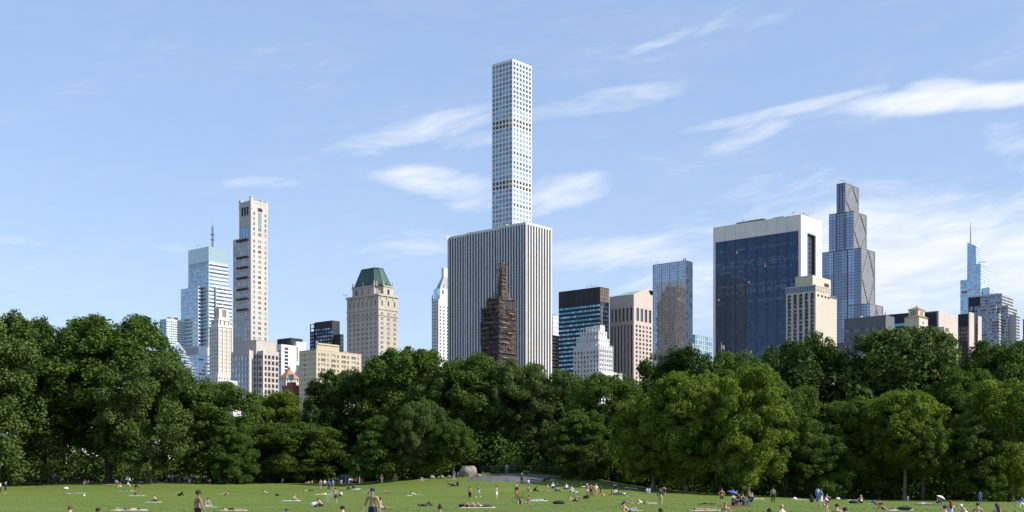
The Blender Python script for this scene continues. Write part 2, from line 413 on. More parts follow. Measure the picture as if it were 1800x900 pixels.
def banded_tower():
    b = Bld('banded_glass_tower', 'tall glass tower with white floor bands, pale green crown and lattice mast', 331, 367, 401, 1500, pv=665)
    z = b.z(433); zc = b.z(462); fl = b.px(6.6); mb = MB()
    L = dict(n=12, fw=.97, fl=fl, fh=.66, gl=(GS, GK, GS, GV), tilt=.004, dep=.4)
    b.tier(mb, 0, 0, b.W2, b.W1, 0, zc, L, dict(n=9, fw=.95, fl=fl, fh=.5, gl=(GK, GD, GV, GD), dep=.4, rd=True), roof=False)
    y1 = b.q(326.5); yc = b.q(357)
    b.tier(mb, -7, yc, 0, y1, 0, b.z(503), dict(n=9, fw=.97, fl=fl, fh=.66, gl=(GS, GK, GS), tilt=.004), dict(n=2, fw=.9, fl=fl, fh=.7, gl=(GV, GN)))
    b.tier(mb, b.W2*.3, -3, b.W2+3, 0, 0, b.z(503), None, dict(n=8, fw=.95, fl=fl, fh=.5, gl=(GD, GV, GD)))
    c = MB()
    b.tier(c, 0, 0, b.W2, b.W1, zc, z, dict(n=14, fw=.96, fl=fl*.55, fh=.9, gl=(GP2,), zb=zc, dep=.15), dict(n=12, fw=.95, fl=fl*.55, fh=.9, gl=(GP2,), zb=zc, dep=.15))
    n = len(b.wins); crown = [w for w in b.wins if w[4] >= zc-1]; b.wins = [w for w in b.wins if w[4] < zc-1]
    b.flush(300); b.wins = crown; b.flush(0, 'crown_panel')
    mb.build('wall', [S_SPAN], b.root); c.build('crown', [S_TEALP], b.root)
    mast = MB(); mx, my = b.W2*.45, b.W1*.25; zt = z+b.px(46)
    for dx, dy in ((0, 0), (2, 0), (2, 2), (0, 2)): mast.tube([(mx+dx, my+dy, z-1), (mx+dx*.6+.4, my+dy*.6+.4, zt-4)], .22, 4)
    for k in range(14):
        h = z+(zt-z-4)*k/14; h2 = h+(zt-z)/14
        mast.tube([(mx, my, h), (mx+2, my, h2)], .14, 3); mast.tube([(mx, my+2, h), (mx, my, h2)], .14, 3); mast.tube([(mx+2, my, h), (mx+2, my+2, h2)], .14, 3)
    mast.tube([(mx+1, my+1, zt-6), (mx+1, my+1, zt)], .2, 4)
    for h in (.35, .55): mast.box(mx-1, mx+3, my-1, my+3, z+(zt-z)*h, z+(zt-z)*h+.7)
    mast.build('mast', S_DGREY, b.root)
    b.part('roof_crane', S_WHITE, lambda m: (m.tube([(4, b.W1*.6, z-1), (4, b.W1*.6, z+4)], .5, 5), m.tube([(4, b.W1*.6-5, z+4), (4, b.W1*.6+6, z+5)], .4, 4)))
    b = Bld('glass_podium_block', 'low blue glass block with white bands at the foot of the banded tower', 323, 348, 368, 1420, pv=675)
    mb = MB(); z = b.z(608); fl = b.px(6.4)
    b.tier(mb, 0, 0, b.W2, b.W1, 0, z, dict(n=8, fw=.97, fl=fl, fh=.72, gl=(GS, GK), top=b.px(15), tilt=.004), dict(n=6, fw=.9, fl=fl, fh=.55, gl=(GV, GN, GV), top=b.px(14)))
    b.done(mb, [S_SPAN])
    b.boxes('cladding_panel', S_GREY, [(-.3, 0, 0, b.W1, z-b.px(14), z-1)])
banded_tower()

def cone_tower():
    D = 1100; c = PT(312, 700, D); r = empty('round_tower', (c.x, D, -1)); tag(r, 'round drum tower with a blue glass cone roof above the left trees', 'building')
    zz = lambda py: EYE+1+(HY-py)/F*D
    rr = lambda px: (px-312)/F*D
    m = MB(); m.lathe([(rr(325.), zz(618)), (rr(319), zz(610)), (.4, zz(602))], 10); m.build('cone_roof', GS, r)
    for i, (px, p0, p1) in enumerate(((327, 618, 627), (333, 627, 637), (338, 637, 646), (342, 646, 720))):
        m = MB(); m.lathe([(rr(px), zz(p1)), (rr(px), zz(p0)), (.1, zz(p0)+.1)], 24); m.build('drum', S_GREY, r)
        for k in range(3 if i < 3 else 6):
            m = MB(); h = (zz(p0)-zz(min(p1, 672)))/(2. if i < 3 else 5.); z1 = zz(p0)-1.1-k*h
            if z1-h*.5 < zz(p1): continue
            m.lathe([(rr(px)+.15, z1-h*.5), (rr(px)+.15, z1), (rr(px)-.3, z1+.01)], 24); m.build('window_band', GV, r)
    m = MB()
    for j in range(10):
        w = 2*math.pi*j/10; m.tube([(rr(325)*math.cos(w), rr(325)*math.sin(w), zz(618)), (rr(319)*math.cos(w), rr(319)*math.sin(w), zz(610)+.1), (0, 0, zz(602)+.2)], .25, 4)
    m.build('roof_rib', S_SPAN, r)
cone_tower()

def slender_limestone_tower():
    b = Bld('limestone_tower', 'slender pale limestone tower with pinnacled crown and rows of dark balconies', 409.8, 441, 470.8, 1300, pv=650)
    zc = b.z(346.7); zs = b.z(415.6); mb = MB(); fl = b.px(9.)
    y1 = b.q(420.4)
    wl = b.W1; wr = b.W2
    colsL = [(wl*.84, wl*.93)]+[(wl*(.12+.135*k), wl*(.12+.135*k+.085)) for k in range(5)]
    colsR = [(wr*.13, wr*.24), (wr*.42, wr*.60), (wr*.80, wr*.91)]
    g1 = (GK, GV, GW, GK, GP2)
    b.tier(mb, 0, 0, wr, wl, 0, zs, dict(n=1, fw=1, cols=sorted(colsL), fl=fl, fh=.62, gl=g1, top=2, bar=True), dict(n=1, fw=1, cols=colsR, fl=fl, fh=.55, gl=(GP2, GW, GP2, GW, GB, GD), top=1.5, bar=True))
    # crown shaft
    b.tier(mb, 0, 0, wr, y1, zs, zc-b.px(7), dict(n=4, fw=.86, fl=b.px(17), fh=.9, gl=(GV, GK), top=zc-b.px(7)-zs-b.px(18), zb=zs+.3, m0=1),
           dict(n=1, fw=1, cols=colsR, fl=fl, fh=.6, gl=(GP2, GK, GW), top=b.px(16), zb=zs, bar=True), roof=False)
    mb.face([(1, 1, zc-b.px(8)), (wr-1, 1, zc-b.px(8)), (wr-1, y1-1, zc-b.px(8)), (1, y1-1, zc-b.px(8))])
    b.done(mb, [S_LIME])
    zp = zc-b.px(7)
    for (x, y, sx, sy, h) in ((0, 0, wr*.13, y1*.1, 7), (wr*.87, 0, wr*.13, y1*.15, 3), (0, y1*.86, wr*.12, y1*.14, 4), (wr*.87, y1*.85, wr*.13, y1*.15, 4), (wr*.60, .2, wr*.08, y1*.06, 4.5)):
        m = MB(); m.box(x-.3, x+sx, y-.3, y+sy, zp-b.px(12), zp+b.px(h)); m.box(x-.6, x+sx+.3, y-.6, y+sy+.3, zp+b.px(h), zp+b.px(h)+.7); m.build('pinnacle', S_LIME, b.root)
    b.boxes('parapet', S_LIME, [(0.1, wr*.97, -.25, .9, zp-1, zp+b.px(2.2)), (-.25, .9, .1, y1*.97, zp-1, zp+b.px(1.6))])
    # belfry (left) and lantern (right) openings: their dark inside is painted as charcoal slabs
    b.boxes('belfry_louvre', S_CHAR, [(-.12, .3, y1*(.18+.22*k), y1*(.18+.22*k+.17), zc-b.px(30), zc-b.px(15)) for k in range(3)])
    b.boxes('belfry_mullion', S_LIME, [(-.5, .3, y1*(.12+.22*k), y1*(.17+.22*k), zc-b.px(31), zc-b.px(14.4)) for k in range(4)])
    b.boxes('lantern_dark_slab', S_CHAR, [(wr*.40, wr*.68, -.1, .3, zc-b.px(22.5), zc-b.px(16))])
    b.boxes('tall_window', GP2, [(wr*.43, wr*.62, -.14, .3, zc-b.px(54), zc-b.px(27))])
    for py in (422, 452, 470, 488, 508, 525, 544):
        h = b.z(py, 0, wl*.45)
        m = MB(); m.box(-1.6, 0, wl*.12, wl*.76, h-1.2, h-.7)
        for k in range(4): m.box(-1.8, -1.4, wl*(.13+.165*k), wl*(.13+.165*k+.13), h-.7, h+.5)
        m.build('balcony', S_CHAR, b.root)
    for py in (560, 600): b.boxes('belt_course', S_LIME, [(-.4, 0, 0, wl, b.z(py), b.z(py)+.8)])
slender_limestone_tower()

def white_brick_tower():
    b = Bld('tan_brick_tower', 'white and tan brick setback tower in front of the banded glass tower', 368, 383.5, 408, 950, pv=690)
    mb = MB(); fl = b.px(6.9); zb = b.z(573)
    b.tier(mb, 0, 0, b.W2, b.W1, 0, zb, dict(n=4, fw=.45, fl=fl, fh=.62, gl=(GW, GB, GD), top=2), None, mi=0)
    br = MB()
    colsR = [c for k in range(3) for c in ((b.W2*(.10+.31*k), b.W2*(.10+.31*k+.085)), (b.W2*(.20+.31*k), b.W2*(.20+.31*k+.085)))]
    b.fac(br, 'R', -.05, 0, b.W2, 0, zb-2.5, **b.spec(dict(n=1, fw=1, cols=colsR, fl=fl, fh=.55, gl=(GB, GD, GW, GB, GD), top=1.5), 0, b.W2, 0, zb-2.5))
    y2, x2 = b.q(372), b.p(408)
    b.tier(mb, .8, .8, b.W2-1, b.W1-1, zb, b.z(561), dict(n=3, fw=.5, fl=b.px(11), fh=.6, gl=(GW,), zb=zb), dict(n=3, fw=.35, fl=b.px(11), fh=.7, gl=(GW, GB), zb=zb))
    b.tier(mb, 1.5, .9, b.p(403, .9), b.q(377, 1.5), b.z(561), b.z(541), dict(n=2, fw=.5, fl=b.px(19), fh=.6, gl=(GW,), zb=b.z(560)), dict(n=1, fw=.4, fl=b.px(17), fh=.75, gl=(GW,), zb=b.z(560)))
    b.tier(mb, -1.5, -1.5, b.W2+1, b.W1+2.5, 0, b.z(658), dict(n=5, fw=.45, fl=fl, fh=.6, gl=(GW, GD), top=2), dict(n=6, fw=.4, fl=fl, fh=.6, gl=(GW, GD, GB), top=1.5))
    br.build('brick_front', [S_TAN], b.root); b.done(mb, [S_PALE])
    b.boxes('pilaster', S_WHITE, [(b.W2*t, b.W2*(t+.055), -.5, 0, b.z(660), zb) for t in (.0, .31, .62, .945)])
    b.boxes('cornice', S_WHITE, [(-.5, b.W2+.2, -.6, b.W1, zb-.6, zb+.2), (.4, b.W2-.6, .4, b.W1-.8, b.z(561)-.5, b.z(561)+.25)])
    b.part('water_tank', S_CHAR, lambda m: m.lathe([(2.2, b.z(541)-.9), (2.2, b.z(538)), (.2, b.z(537))], 10, (b.W2*.45, b.W1*.35)))
white_brick_tower()

def grid_block():
    b = Bld('concrete_grid_block', 'taupe concrete office block with deep square windows and a blank upper storey', 413, 450.5, 486, 850, pv=735)
    mb = MB(); fl = b.px(10.1); zt = b.z(598); zs = b.z(616)
    gl = (GD, GD, GV, GD); gL = (GS, GK, GK, GV)
    b.tier(mb, 0, 0, b.W2, b.W1, 0, zt, dict(n=7, fw=.6, fl=fl, fh=.66, gl=(GD, GV), top=zt-zs+b.px(6)), dict(n=6, fw=.55, fl=fl, fh=.66, gl=gl, top=zt-zs+b.px(6)))
    ya = b.q(438.7, -4.); yb = b.q(406, -4.)
    b.tier(mb, -4, ya, 0, yb, 0, b.z(616, -4, ya), dict(n=6, fw=.62, fl=fl, fh=.62, gl=gL, top=b.px(6.5)), None)
    xa = b.p(463, -6.); xb = b.p(490, -6.)
    b.tier(mb, xa, -6, xb, 0, 0, b.z(616, xa, -6), dict(n=1, fw=.55, fl=fl, fh=.66, gl=gl, top=b.px(6)), dict(n=4, fw=.66, fl=fl, fh=.66, gl=(GD, GD, GBZ, GD), top=b.px(6)))
    b.done(mb, [S_GRID])
    b.boxes('corner_pier', S_PALE, [(-4.3, -3.3, ya-.3, ya+.6, 0, b.z(616, -4, ya)+.3), (xa-.3, xa+.7, -6.3, -5.5, 0, b.z(616, xa, -6)+.3)])
    b.boxes('roof_coping', S_GRID, [(-.2, b.W2+.2, -.2, .4, zt, zt+.4), (-.2, .4, .45, b.W1, zt, zt+.4)])
grid_block()

def white_slab():
    b = Bld('white_slab_block', 'white slab block with one column of wide dark windows and navy penthouse', 482, 494.5, 538, 1100, pv=680)
    mb = MB(); z = b.z(605); fl = b.px(6.4)
    W = b.W2
    b.tier(mb, 0, 0, W, b.W1, 0, z, dict(n=2, fw=.6, fl=fl, fh=.5, gl=(GD, GB), top=b.px(9)), dict(n=1, fw=1, cols=[(W*.13, W*.27)], fl=fl, fh=.66, gl=(GD,), top=b.px(4)))
    xa = b.p(521); b.tier(mb, xa, 0.02, W, b.W1*.9, z-1, b.z(597))
    b.done(mb, [S_WHITE])
    b.boxes('penthouse', S_NAVY, [(b.p(511, 4.), W-.5, 4, b.q(478, 8.), z-1, b.z(593, 10, 4))])
    b.boxes('louvre', S_DGREY, [(W*.62, W*.66, -.05, .2, z-14, z-1)])
white_slab()

def copper_roof_house():
    b = Bld('tile_roof_building', 'small pale building with an orange pyramid tile roof', 491, 503, 525, 780, pv=720)
    mb = MB(); z = b.z(664); fl = b.px(8)
    b.tier(mb, 0, 0, b.W2, b.W1, 0, z, dict(n=3, fw=.5, fl=fl, fh=.6, gl=(GT, GS)), dict(n=5, fw=.5, fl=fl, fh=.6, gl=(GD, GB)))
    b.done(mb, [S_PALE])
    zt = b.z(648, 5, 4)
    def rf(m):
        cx, cy = b.W2/2, b.W1/2
        p = [(-.6, -.6), (b.W2+.6, -.6), (b.W2+.6, b.W1+.6), (-.6, b.W1+.6)]
        for k in range(4): m.face([p[k]+(z-.2,), p[(k+1) % 4]+(z-.2,), (cx, cy, zt)])
        m.lathe([(.9, zt-1.5), (.9, zt+.6), (.2, zt+1.2)], 8, (cx, cy))
    b.part('tile_roof', S_TILE, rf)
    b = Bld('red_brick_building', 'red brick building with a steel water tank on its flat roof', 496, 515, 526, 720, pv=725)
    mb = MB(); z = b.z(678)
    b.tier(mb, 0, 0, b.W2, b.W1, 0, z, dict(n=5, fw=.4, fl=3.4, fh=.55, gl=(GD, GB), bar=True), dict(n=4, fw=.4, fl=3.4, fh=.55, gl=(GD, GB), bar=True))
    b.done(mb, [S_RED])
    b.boxes('cornice', S_RED, [(-.5, b.W2, -.5, b.W1+.3, z-.4, z+.3)])
    b.boxes('bulkhead', mat('red_paint', (.38, .05, .035), .6), [(1, b.W2-.5, 2, b.q(504, 1.), z+.3, b.z(671))])
    tx, ty = b.W2*.5, b.q(511.5, b.W2*.5); zt = b.z(671)
    b.part('tank_stand', S_CHAR, lambda m: [m.tube([(tx+dx, ty+dy, zt-.5), (tx+dx*.8, ty+dy*.8, zt+1.6)], .12, 4) for dx in (-1.2, 1.2) for dy in (-1.2, 1.2)])
    b.part('water_tank', S_GREY, lambda m: m.lathe([(1.55, zt+1.5), (1.55, b.z(657)), (.1, b.z(655.5))], 14, (tx, ty)), True)
copper_roof_house()

def small_white_blocks():
    b = Bld('grey_service_block', 'blocky off-white low building with one louvred panel, below the tan tower', 381, 403, 417.5, 700, pv=740)
    mb = MB(); z = b.z(669)
    b.tier(mb, 0, 0, b.W2, b.W1, 0, z); b.done(mb, [S_WHITE])
    b.boxes('louvre_panel', S_GREY, [(b.W2*.18, b.W2*.9, -.12, .1, z-b.px(19), z-b.px(1.5)), (-.12, .1, b.W1*.35, b.W1*.72, z-b.px(10), z-b.px(1.5))])
    b.boxes('annex', S_WHITE, [(-3, 0, b.W1*.72, b.q(375.5, -3.), 0, b.z(679)), (0.5, b.p(424, -3.), -3, 0, 0, b.z(704))])
    b.boxes('window', GD, [(2+k*2.6, 3.4+k*2.6, -3.1, -2.9, b.z(711), b.z(707)) for k in range(3)])
    b = Bld('cream_roof_house', 'little cream building with a round grey stack beside the grid block', 433, 443, 458, 600, pv=760)
    mb = MB(); z = b.z(717)
    b.tier(mb, 0, 0, b.W2, b.W1, 0, z, None, dict(n=4, fw=.5, fl=b.px(10), fh=.5, gl=(GD, GB), top=b.px(3), zb=b.z(745), bar=True)); b.done(mb, [S_CREAM])
    b.part('round_stack', S_GREY, lambda m: m.lathe([(1.2, z-3), (1.2, b.z(711)), (.8, b.z(710))], 12, (2, b.W1*.5)), True)
    b.boxes('parapet', S_WHITE, [(b.W2*.7, b.W2+2.5, -.4, 2, z-1, b.z(712))])
small_white_blocks()

def tan_apartments():
    b = Bld('tan_apartment_block', 'tan brick apartment block with broad sunlit windowed side and penthouse', 526, 556, 635, 700, pv=735)
    mb = MB(); z = b.z(615); fl = b.px(8.75); W = b.W2
    cs = []
    for k in range(4):
        o = .10+.225*k
        cs += [(W*o, W*(o+.095)), (W*(o+.125), W*(o+.165)), ]
    cs = [(W*.035, W*.07)]+cs
    b.tier(mb, 0, 0, W, b.W1, 0, z, dict(n=1, fw=1, cols=[(b.W1*.62, b.W1*.70)], fl=fl, fh=.42, gl=(GB, GD, GP2), top=b.px(3)), dict(n=1, fw=1, cols=cs, fl=fl, fh=.6, gl=(GD, GBZ, GW, GB, GD), top=b.px(3.5), bar=True))
    xa = b.p(565.7, 3.)
    b.tier(mb, 2, 3, b.p(594, 3.), b.q(557, 2.), z-1, b.z(602.7, 2, 3))
    b.done(mb, [S_TAN])
    b.boxes('floor_line', S_PALE, [(-.08, .0, 0, b.W1, z-b.px(3.5)-fl*k, z-b.px(3.5)-fl*k+.45) for k in range(13)])
    b.boxes('coping', S_CREAM, [(-.15, W+.1, -.15, .35, z, z+.3), (-.15, .35, .4, b.W1, z, z+.3)])
    b.boxes('vent', ROOFK, [(4, 5, 4.5, 5.5, b.z(602.7, 2, 3)-.2, b.z(602.7, 2, 3)+1.2), (W*.75, W*.78, 3, 5, z-.5, z+1.4)])
tan_apartments()

def dark_stack():
    b = Bld('dark_terraced_tower', 'dark grey terraced tower with open roof frame left of the green mansard', 546, 584, 592, 1250, pv=640)
    mb = MB(); fl = b.px(6.2); z = b.z(563)
    L = dict(n=7, fw=.9, fl=fl, fh=.5, gl=(GG, GV, GD), top=b.px(11))
    b.tier(mb, 0, 0, b.W2+4, b.q(553), 0, z, L, dict(n=3, fw=.7, fl=fl, fh=.5, gl=(GD,), top=b.px(11)))
    b.tier(mb, -1, b.q(553), 14, b.q(546), 0, b.z(579), dict(n=2, fw=.9, fl=fl, fh=.5, gl=(GG, GD), top=1))
    b.tier(mb, 3, -9, b.p(604, -9.), 0, 0, b.z(588), None, dict(n=5, fw=.9, fl=fl, fh=.5, gl=(GB, GP2, GG), top=2))
    b.tier(mb, 26, -6, 26+b.px(10), 3, 0, b.z(570, 26, -6), dict(n=2, fw=.9, fl=fl, fh=.5, gl=(GD, GG)), None)
    b.tier(mb, 30, -16, 52, -6, 0, b.z(577, 30, -16), dict(n=2, fw=.9, fl=fl, fh=.5, gl=(GD, GG)), dict(n=4, fw=.9, fl=fl, fh=.5, gl=(GD, GG)))
    b.done(mb, [S_CHAR])
    def fr(m):
        ya, yb = b.q(553)+.3, b.q(546)
        for y in (ya, yb):
            for x in (-.5, 8): m.box(x, x+.8, y-.4, y+.4, b.z(579), z-b.px(2))
        m.box(-.5, 9, ya, yb, z-b.px(2.5), z-b.px(2)); m.box(-.5, 9, ya, yb, z-b.px(10), z-b.px(9.3))
    b.part('roof_frame', S_DGREY, fr)
dark_stack()

def mansard_hotel():
    b = Bld('mansard_hotel_tower', 'buff stone hotel tower with a green copper mansard roof', 609.8, 665.4, 699.6, 900, pv=675)
    mb = MB(); z = b.z(517); zb1 = b.z(543); zb2 = b.z(554); fl = b.px(8.4); W1, W2 = b.W1, b.W2
    cl = ivs(W1*.03, W1*.97, 7, .46)
    cr = ivs(W2*.02, W2*.98, 3, .38)
    cR = [c for (a, e) in cr for c in ((a, a+(e-a)*.44), (a+(e-a)*.56, e))]
    cL = [c for (a, e) in cl for c in ((a, a+(e-a)*.44), (a+(e-a)*.56, e))]
    gw = (GB, GD, GP2, GD, GD, GB)
    b.tier(mb, 0, 0, W2, W1, 0, zb1, dict(n=1, fw=1, cols=cL, fl=fl, fh=.58, gl=gw, top=1.5, bar=True), dict(n=1, fw=1, cols=cR, fl=fl, fh=.58, gl=gw, top=1.5, bar=True), roof=False)
    ct = ivs(W1*.03, W1*.97, 7, .24); crt = ivs(W2*.02, W2*.98, 3, .24)
    b.tier(mb, 0, 0, W2, W1, zb1, z, dict(n=1, fw=1, cols=ct, fl=b.px(13), fh=.72, gl=(GD, GB, GD), top=b.px(8), zb=zb1, bar=True, dep=.6), dict(n=1, fw=1, cols=crt, fl=b.px(13), fh=.66, gl=(GD, GB), top=b.px(8), zb=zb1, bar=True, dep=.6))
    # chamfered upper storey and mansard
    x0, y0 = 1.2, 1.2
    cy = b.q(657.5, x0); y1 = b.q(619.3, x0); cx = b.p(674, y0); x1 = b.p(691, y0); zu = b.z(502, x0, cy)
    mb2 = MB()
    b.fac(mb2, 'L', x0, cy, y1, z-1, zu, cols=ivs(cy+1.5, y1-1, 3, .42), rows=[(z+1.5, zu-2)], dep=.6, gl=(GD, GW))
    b.fac(mb2, 'R', y0, cx, x1, z-1, zu, cols=[(cx+(x1-cx)*.4, cx+(x1-cx)*.62)], rows=[(z+1, zu-2.2)], dep=.6, gl=(GD,))
    dx, dy = cx-x0, cy-y0
    mb2.face([(x0+1.5, cy, z-1), (cx, y0+1.5, z-1), (cx, y0+1.5, zu), (x0+1.5, cy, zu)])
    mb2.face([(x0, cy, z-1), (x0+1.5, cy, z-1), (x0+1.5, cy, zu), (x0, cy, zu)]); mb2.face([(cx, y0, z-1), (cx, y0+1.5, z-1), (cx, y0+1.5, zu), (cx, y0, zu)])
    mb2.face([(x1, y0, z-1), (x1, y1, z-1), (x1, y1, zu), (x1, y0, zu)]); mb2.face([(x0, y1, z-1), (x1, y1, z-1), (x1, y1, zu), (x0, y1, zu)])
    mb2.face([(x0, cy, zu), (cx, y0, zu), (x1, y0, zu), (x1, y1, zu), (x0, y1, zu)])
    b.done(mb, [S_BUFF]); mb2.build('upper_storey', [S_BUFF], b.root)
    zr = b.z(471.6, 6, cy+3)
    lo = [(x0+.8, cy+.3), (cx+.3, y0+.8), (x1-.8, y0+.8), (x1-.8, y1-.8), (x0+.8, y1-.8)]
    ccx, ccy = (x0+x1)/2, (y0+y1)/2+1
    hi = [(ccx+(p[0]-ccx)*.52, ccy+(p[1]-ccy)*.60) for p in lo]
    m = MB()
    for k in range(5):
        a, c = lo[k], lo[(k+1) % 5]; e, f = hi[(k+1) % 5], hi[k]
        m.face([a+(zu,), c+(zu,), e+(zr,), f+(zr,)])
    m.face([h+(zr,) for h in hi]); MR = m.build('mansard_roof', [S_COPPER], b.root)
    m = MB()
    for k in range(5):
        m.tube([lo[k]+(zu,), hi[k]+(zr,)], .3, 5); m.tube([hi[k]+(zr+.2,), hi[(k+1) % 5]+(zr+.2,)], .4, 5)
    n = 5
    for k in (4, 0):
        for t in ([.2, .4, .6, .8] if k == 4 else [.33, .66]):
            a = Vector(lo[k]+(zu,)).lerp(Vector(lo[(k+1) % 5]+(zu,)), t); e = Vector(hi[k]+(zr,)).lerp(Vector(hi[(k+1) % 5]+(zr,)), t)
            m.tube([a, e], .13, 4)
    m.build('roof_rib', S_COPPER, MR)
    for k, (kk, ts) in enumerate(((4, (.3, .55)), (0, (.5,)), (1, (.5,)))):
        for t in ts:
            a = Vector(lo[kk]).lerp(Vector(lo[(kk+1) % 5]), t); c = Vector((ccx, ccy))
            dr = (c-a).normalized(); a = a+dr*.6
            m = MB(); m.lathe([(.9, zu+.3), (.9, zu+2.2), (.1, zu+3.4)], 4, a); m.build('dormer', S_COPPER, MR)
    for (x, y) in ((x0, y1-.5), (x0, cy), (x0+1.5, cy-1), (cx, y0), (x1-.6, y0), (x0+.2, (cy+y1)/2)):
        m = MB(); m.lathe([(.7, zu-.2), (.75, zu+1.2), (.4, zu+1.6), (.55, zu+2.4), (.1, zu+3.8)], 6, (x, y)); m.build('urn', S_BUFF, b.root)
    b.boxes('cornice', S_BUFF, [(-.9, 0, -.9, W1+.5, z-.8, z+.5), (0, W2+.6, -.9, 0, z-.8, z+.5), (x0-.5, x0, cy, y1+.3, zu-.5, zu+.4), (cx, x1+.3, y0-.5, y0, zu-.5, zu+.4)])
    b.boxes('belt_course', S_BUFF, [(-.5, 0, -.5, W1+.2, h, h+.7) for h in (zb1, zb2)]+[(0, W2+.3, -.5, 0, h, h+.7) for h in (zb1, zb2)])
    b.boxes('cornice_bracket', S_BUFF, [(-.6, 0, c[0]-.9, c[0]-.3, z-3.2, z-.8) for c in ct]+[(c[0]-1, c[0]-.4, -.6, 0, z-3.2, z-.8) for c in crt])
    m = MB(); m.tube([(-.5, W1-1, z+.5), (-.5, W1-1, z+2.4), (-.5, W1+4, z+3)], .15, 4); m.build('window_washing_rig', S_CHAR, b.root)
    for (x, y, h) in ((ccx-3, ccy+6, 1.5), (ccx, ccy-2, 3), (ccx+2, ccy-5, 2)):
        m = MB(); m.tube([(x, y, zr), (x, y, zr+h)], .12, 4); m.build('antenna', S_DGREY, MR)
mansard_hotel()

def white_deco_tower():
    b = Bld('white_setback_tower', 'slim white setback tower half hidden behind the striped slab', 759, 770.7, 796, 1200, pv=660)
    mb = MB(); z = b.z(525); fl = b.px(5.9)
    b.tier(mb, 0, 0, b.W2, b.W1, 0, z, dict(n=3, fw=.45, fl=fl, fh=.6, gl=(GD, GW, GD), top=1.5), dict(n=4, fw=.36, fl=fl, fh=.55, gl=(GD, GBZ, GD), top=6))
    xa = b.p(768, 2.)
    b.tier(mb, 3, 1, b.W2, b.W1*.7, z, b.z(505), None, dict(n=2, fw=.25, fl=b.px(14), fh=.5, gl=(GD,), zb=z))
    b.tier(mb, 9, 1.4, b.W2, b.W1*.5, b.z(505)-6, b.z(468)); b.done(mb, [S_WHITE])
    b.boxes('corner_lantern', GS, [(.5, 3.2, 1.4, b.W1*.75, z, b.z(507))])
    b.part('sloped_roof', S_GREY, lambda m: m.frustum((3.2, b.W2, 1.2, b.W1*.7), (9, b.W2, 1.4, b.W1*.45), b.z(505), b.z(484)))
    for (x, y, h) in ((.3, .3, 4), (.3, b.W1-.5, 4), (9, 1.6, 6), (3, 1, 3)):
        zz = z if x < 3 else b.z(505)
        m = MB(); m.lathe([(.7, zz-.5), (.5, zz+h*.7), (.05, zz+h*1.3)], 5, (x, y)); m.build('finial', S_DGREY, b.root)
white_deco_tower()

def striped_slab():
    b = Bld('striped_marble_slab', 'broad white slab tower with unbroken vertical marble piers, centre of the skyline', 786.7, 925, 969.3, 1010, pv=760)
    z = b.z(390); mb = MB(); W1, W2 = b.W1, b.W2; fl = b.px(5.6); cap = b.px(4.2)
    rows = []; zt = z-cap
    rows = [(zt-b.px(24), zt)]; zz = zt-b.px(24)-.3
    while zz-fl > b.z(760): rows.append((zz-fl+fl*.30, zz)); zz -= fl
    rows = rows[::-1]
    nL, nR = 29, 9
    gl = (GD, GD, GD, GN, GD); sp = 1
    for (s0, s1, off) in ((0, W1*.333, 0.), (W1*.333, W1*.76, .9), (W1*.76, W1, 1.8)):
        n = round(nL*(s1-s0)/W1)
        b.fac(mb, 'L', off, s0, s1, 0, z-off*.5, cols=ivs(s0, s1, n, .60), rows=rows, dep=.3, gl=gl, strip=1, tilt=.003)
        mb.face([(off, s0, 0), (off-.9, s0, 0), (off-.9, s0, z-off*.5), (off, s0, z-off*.5)])
    b.fac(mb, 'R', 0, 0, W2, 0, z, cols=ivs(.6, W2-.6, nR, .56), rows=rows, dep=.3, gl=(GD, GD, GBZ), strip=1)
    mb.face([(W2, 0, 0), (W2, W1, 0), (W2, W1, z), (W2, 0, z)]); mb.face([(0, W1, 0), (W2, W1, 0), (W2, W1, z), (0, W1, z)])
    mb.face([(2, 0.6, z-1), (W2-.6, .6, z-1), (W2-.6, W1-.5, z-1), (2, W1-.5, z-1)], 2)
    mb.face([(0, 0, z), (W2, 0, z), (W2, 1, z), (1, 1, z)]); mb.face([(0, 0, z), (1, 1, z), (1.9, W1, z-.8), (1.8, W1, z-.9)])
    b.done(mb, [S_WHITE, S_CHAR, S_TAR])
    pw = W1/nL*.36
    for (s0, s1, off) in ((0, W1*.333, 0.), (W1*.333, W1*.76, .9), (W1*.76, W1, 1.8)):
        n = round(nL*(s1-s0)/W1); p = (s1-s0)/n
        for k in range(n+1):
            if k == 0 and s0 > 0: continue
            c = s0+p*k; m = MB(); m.frustum((off-.22, off-.02, c-pw/2, c+pw/2), (off-.22, off-.02, c-pw/2, c+pw/2), 0, z-cap-off*.5); m.build('pier', S_WHITE, b.root)
    p = (W2-1.2)/nR; pw = p*.40
    for k in range(nR+1):
        c = .6+p*k; m = MB(); m.box(c-pw/2, c+pw/2, -.25, -.02, 0, z-cap); m.build('pier', S_WHITE, b.root)
    b.boxes('parapet_band', S_WHITE, [(-.3, -.01, 0, W1*.333, z-cap, z), (.6, .89, W1*.333, W1*.76, z-cap-.4, z-.4), (1.5, 1.79, W1*.76, W1, z-cap-.8, z-.8), (-.3, W2+.2, -.3, -.01, z-cap, z)])
    b.boxes('corner_pier', S_WHITE, [(-.4, -.03, -.4, -.03, 0, z+.05), (W2-.9, W2+.25, -.4, -.03, 0, z+.05)])
    b.boxes('plant_room', S_WHITE, [(6, 14, W1*.30, W1*.42, z-1, z+2.6), (9, 16, W1*.42, W1*.5, z-1, z+1.6)])
    b.boxes('plant_room', ROOFK, [(8, 12, W1*.18, W1*.26, z-1, z+1.2)])
striped_slab()

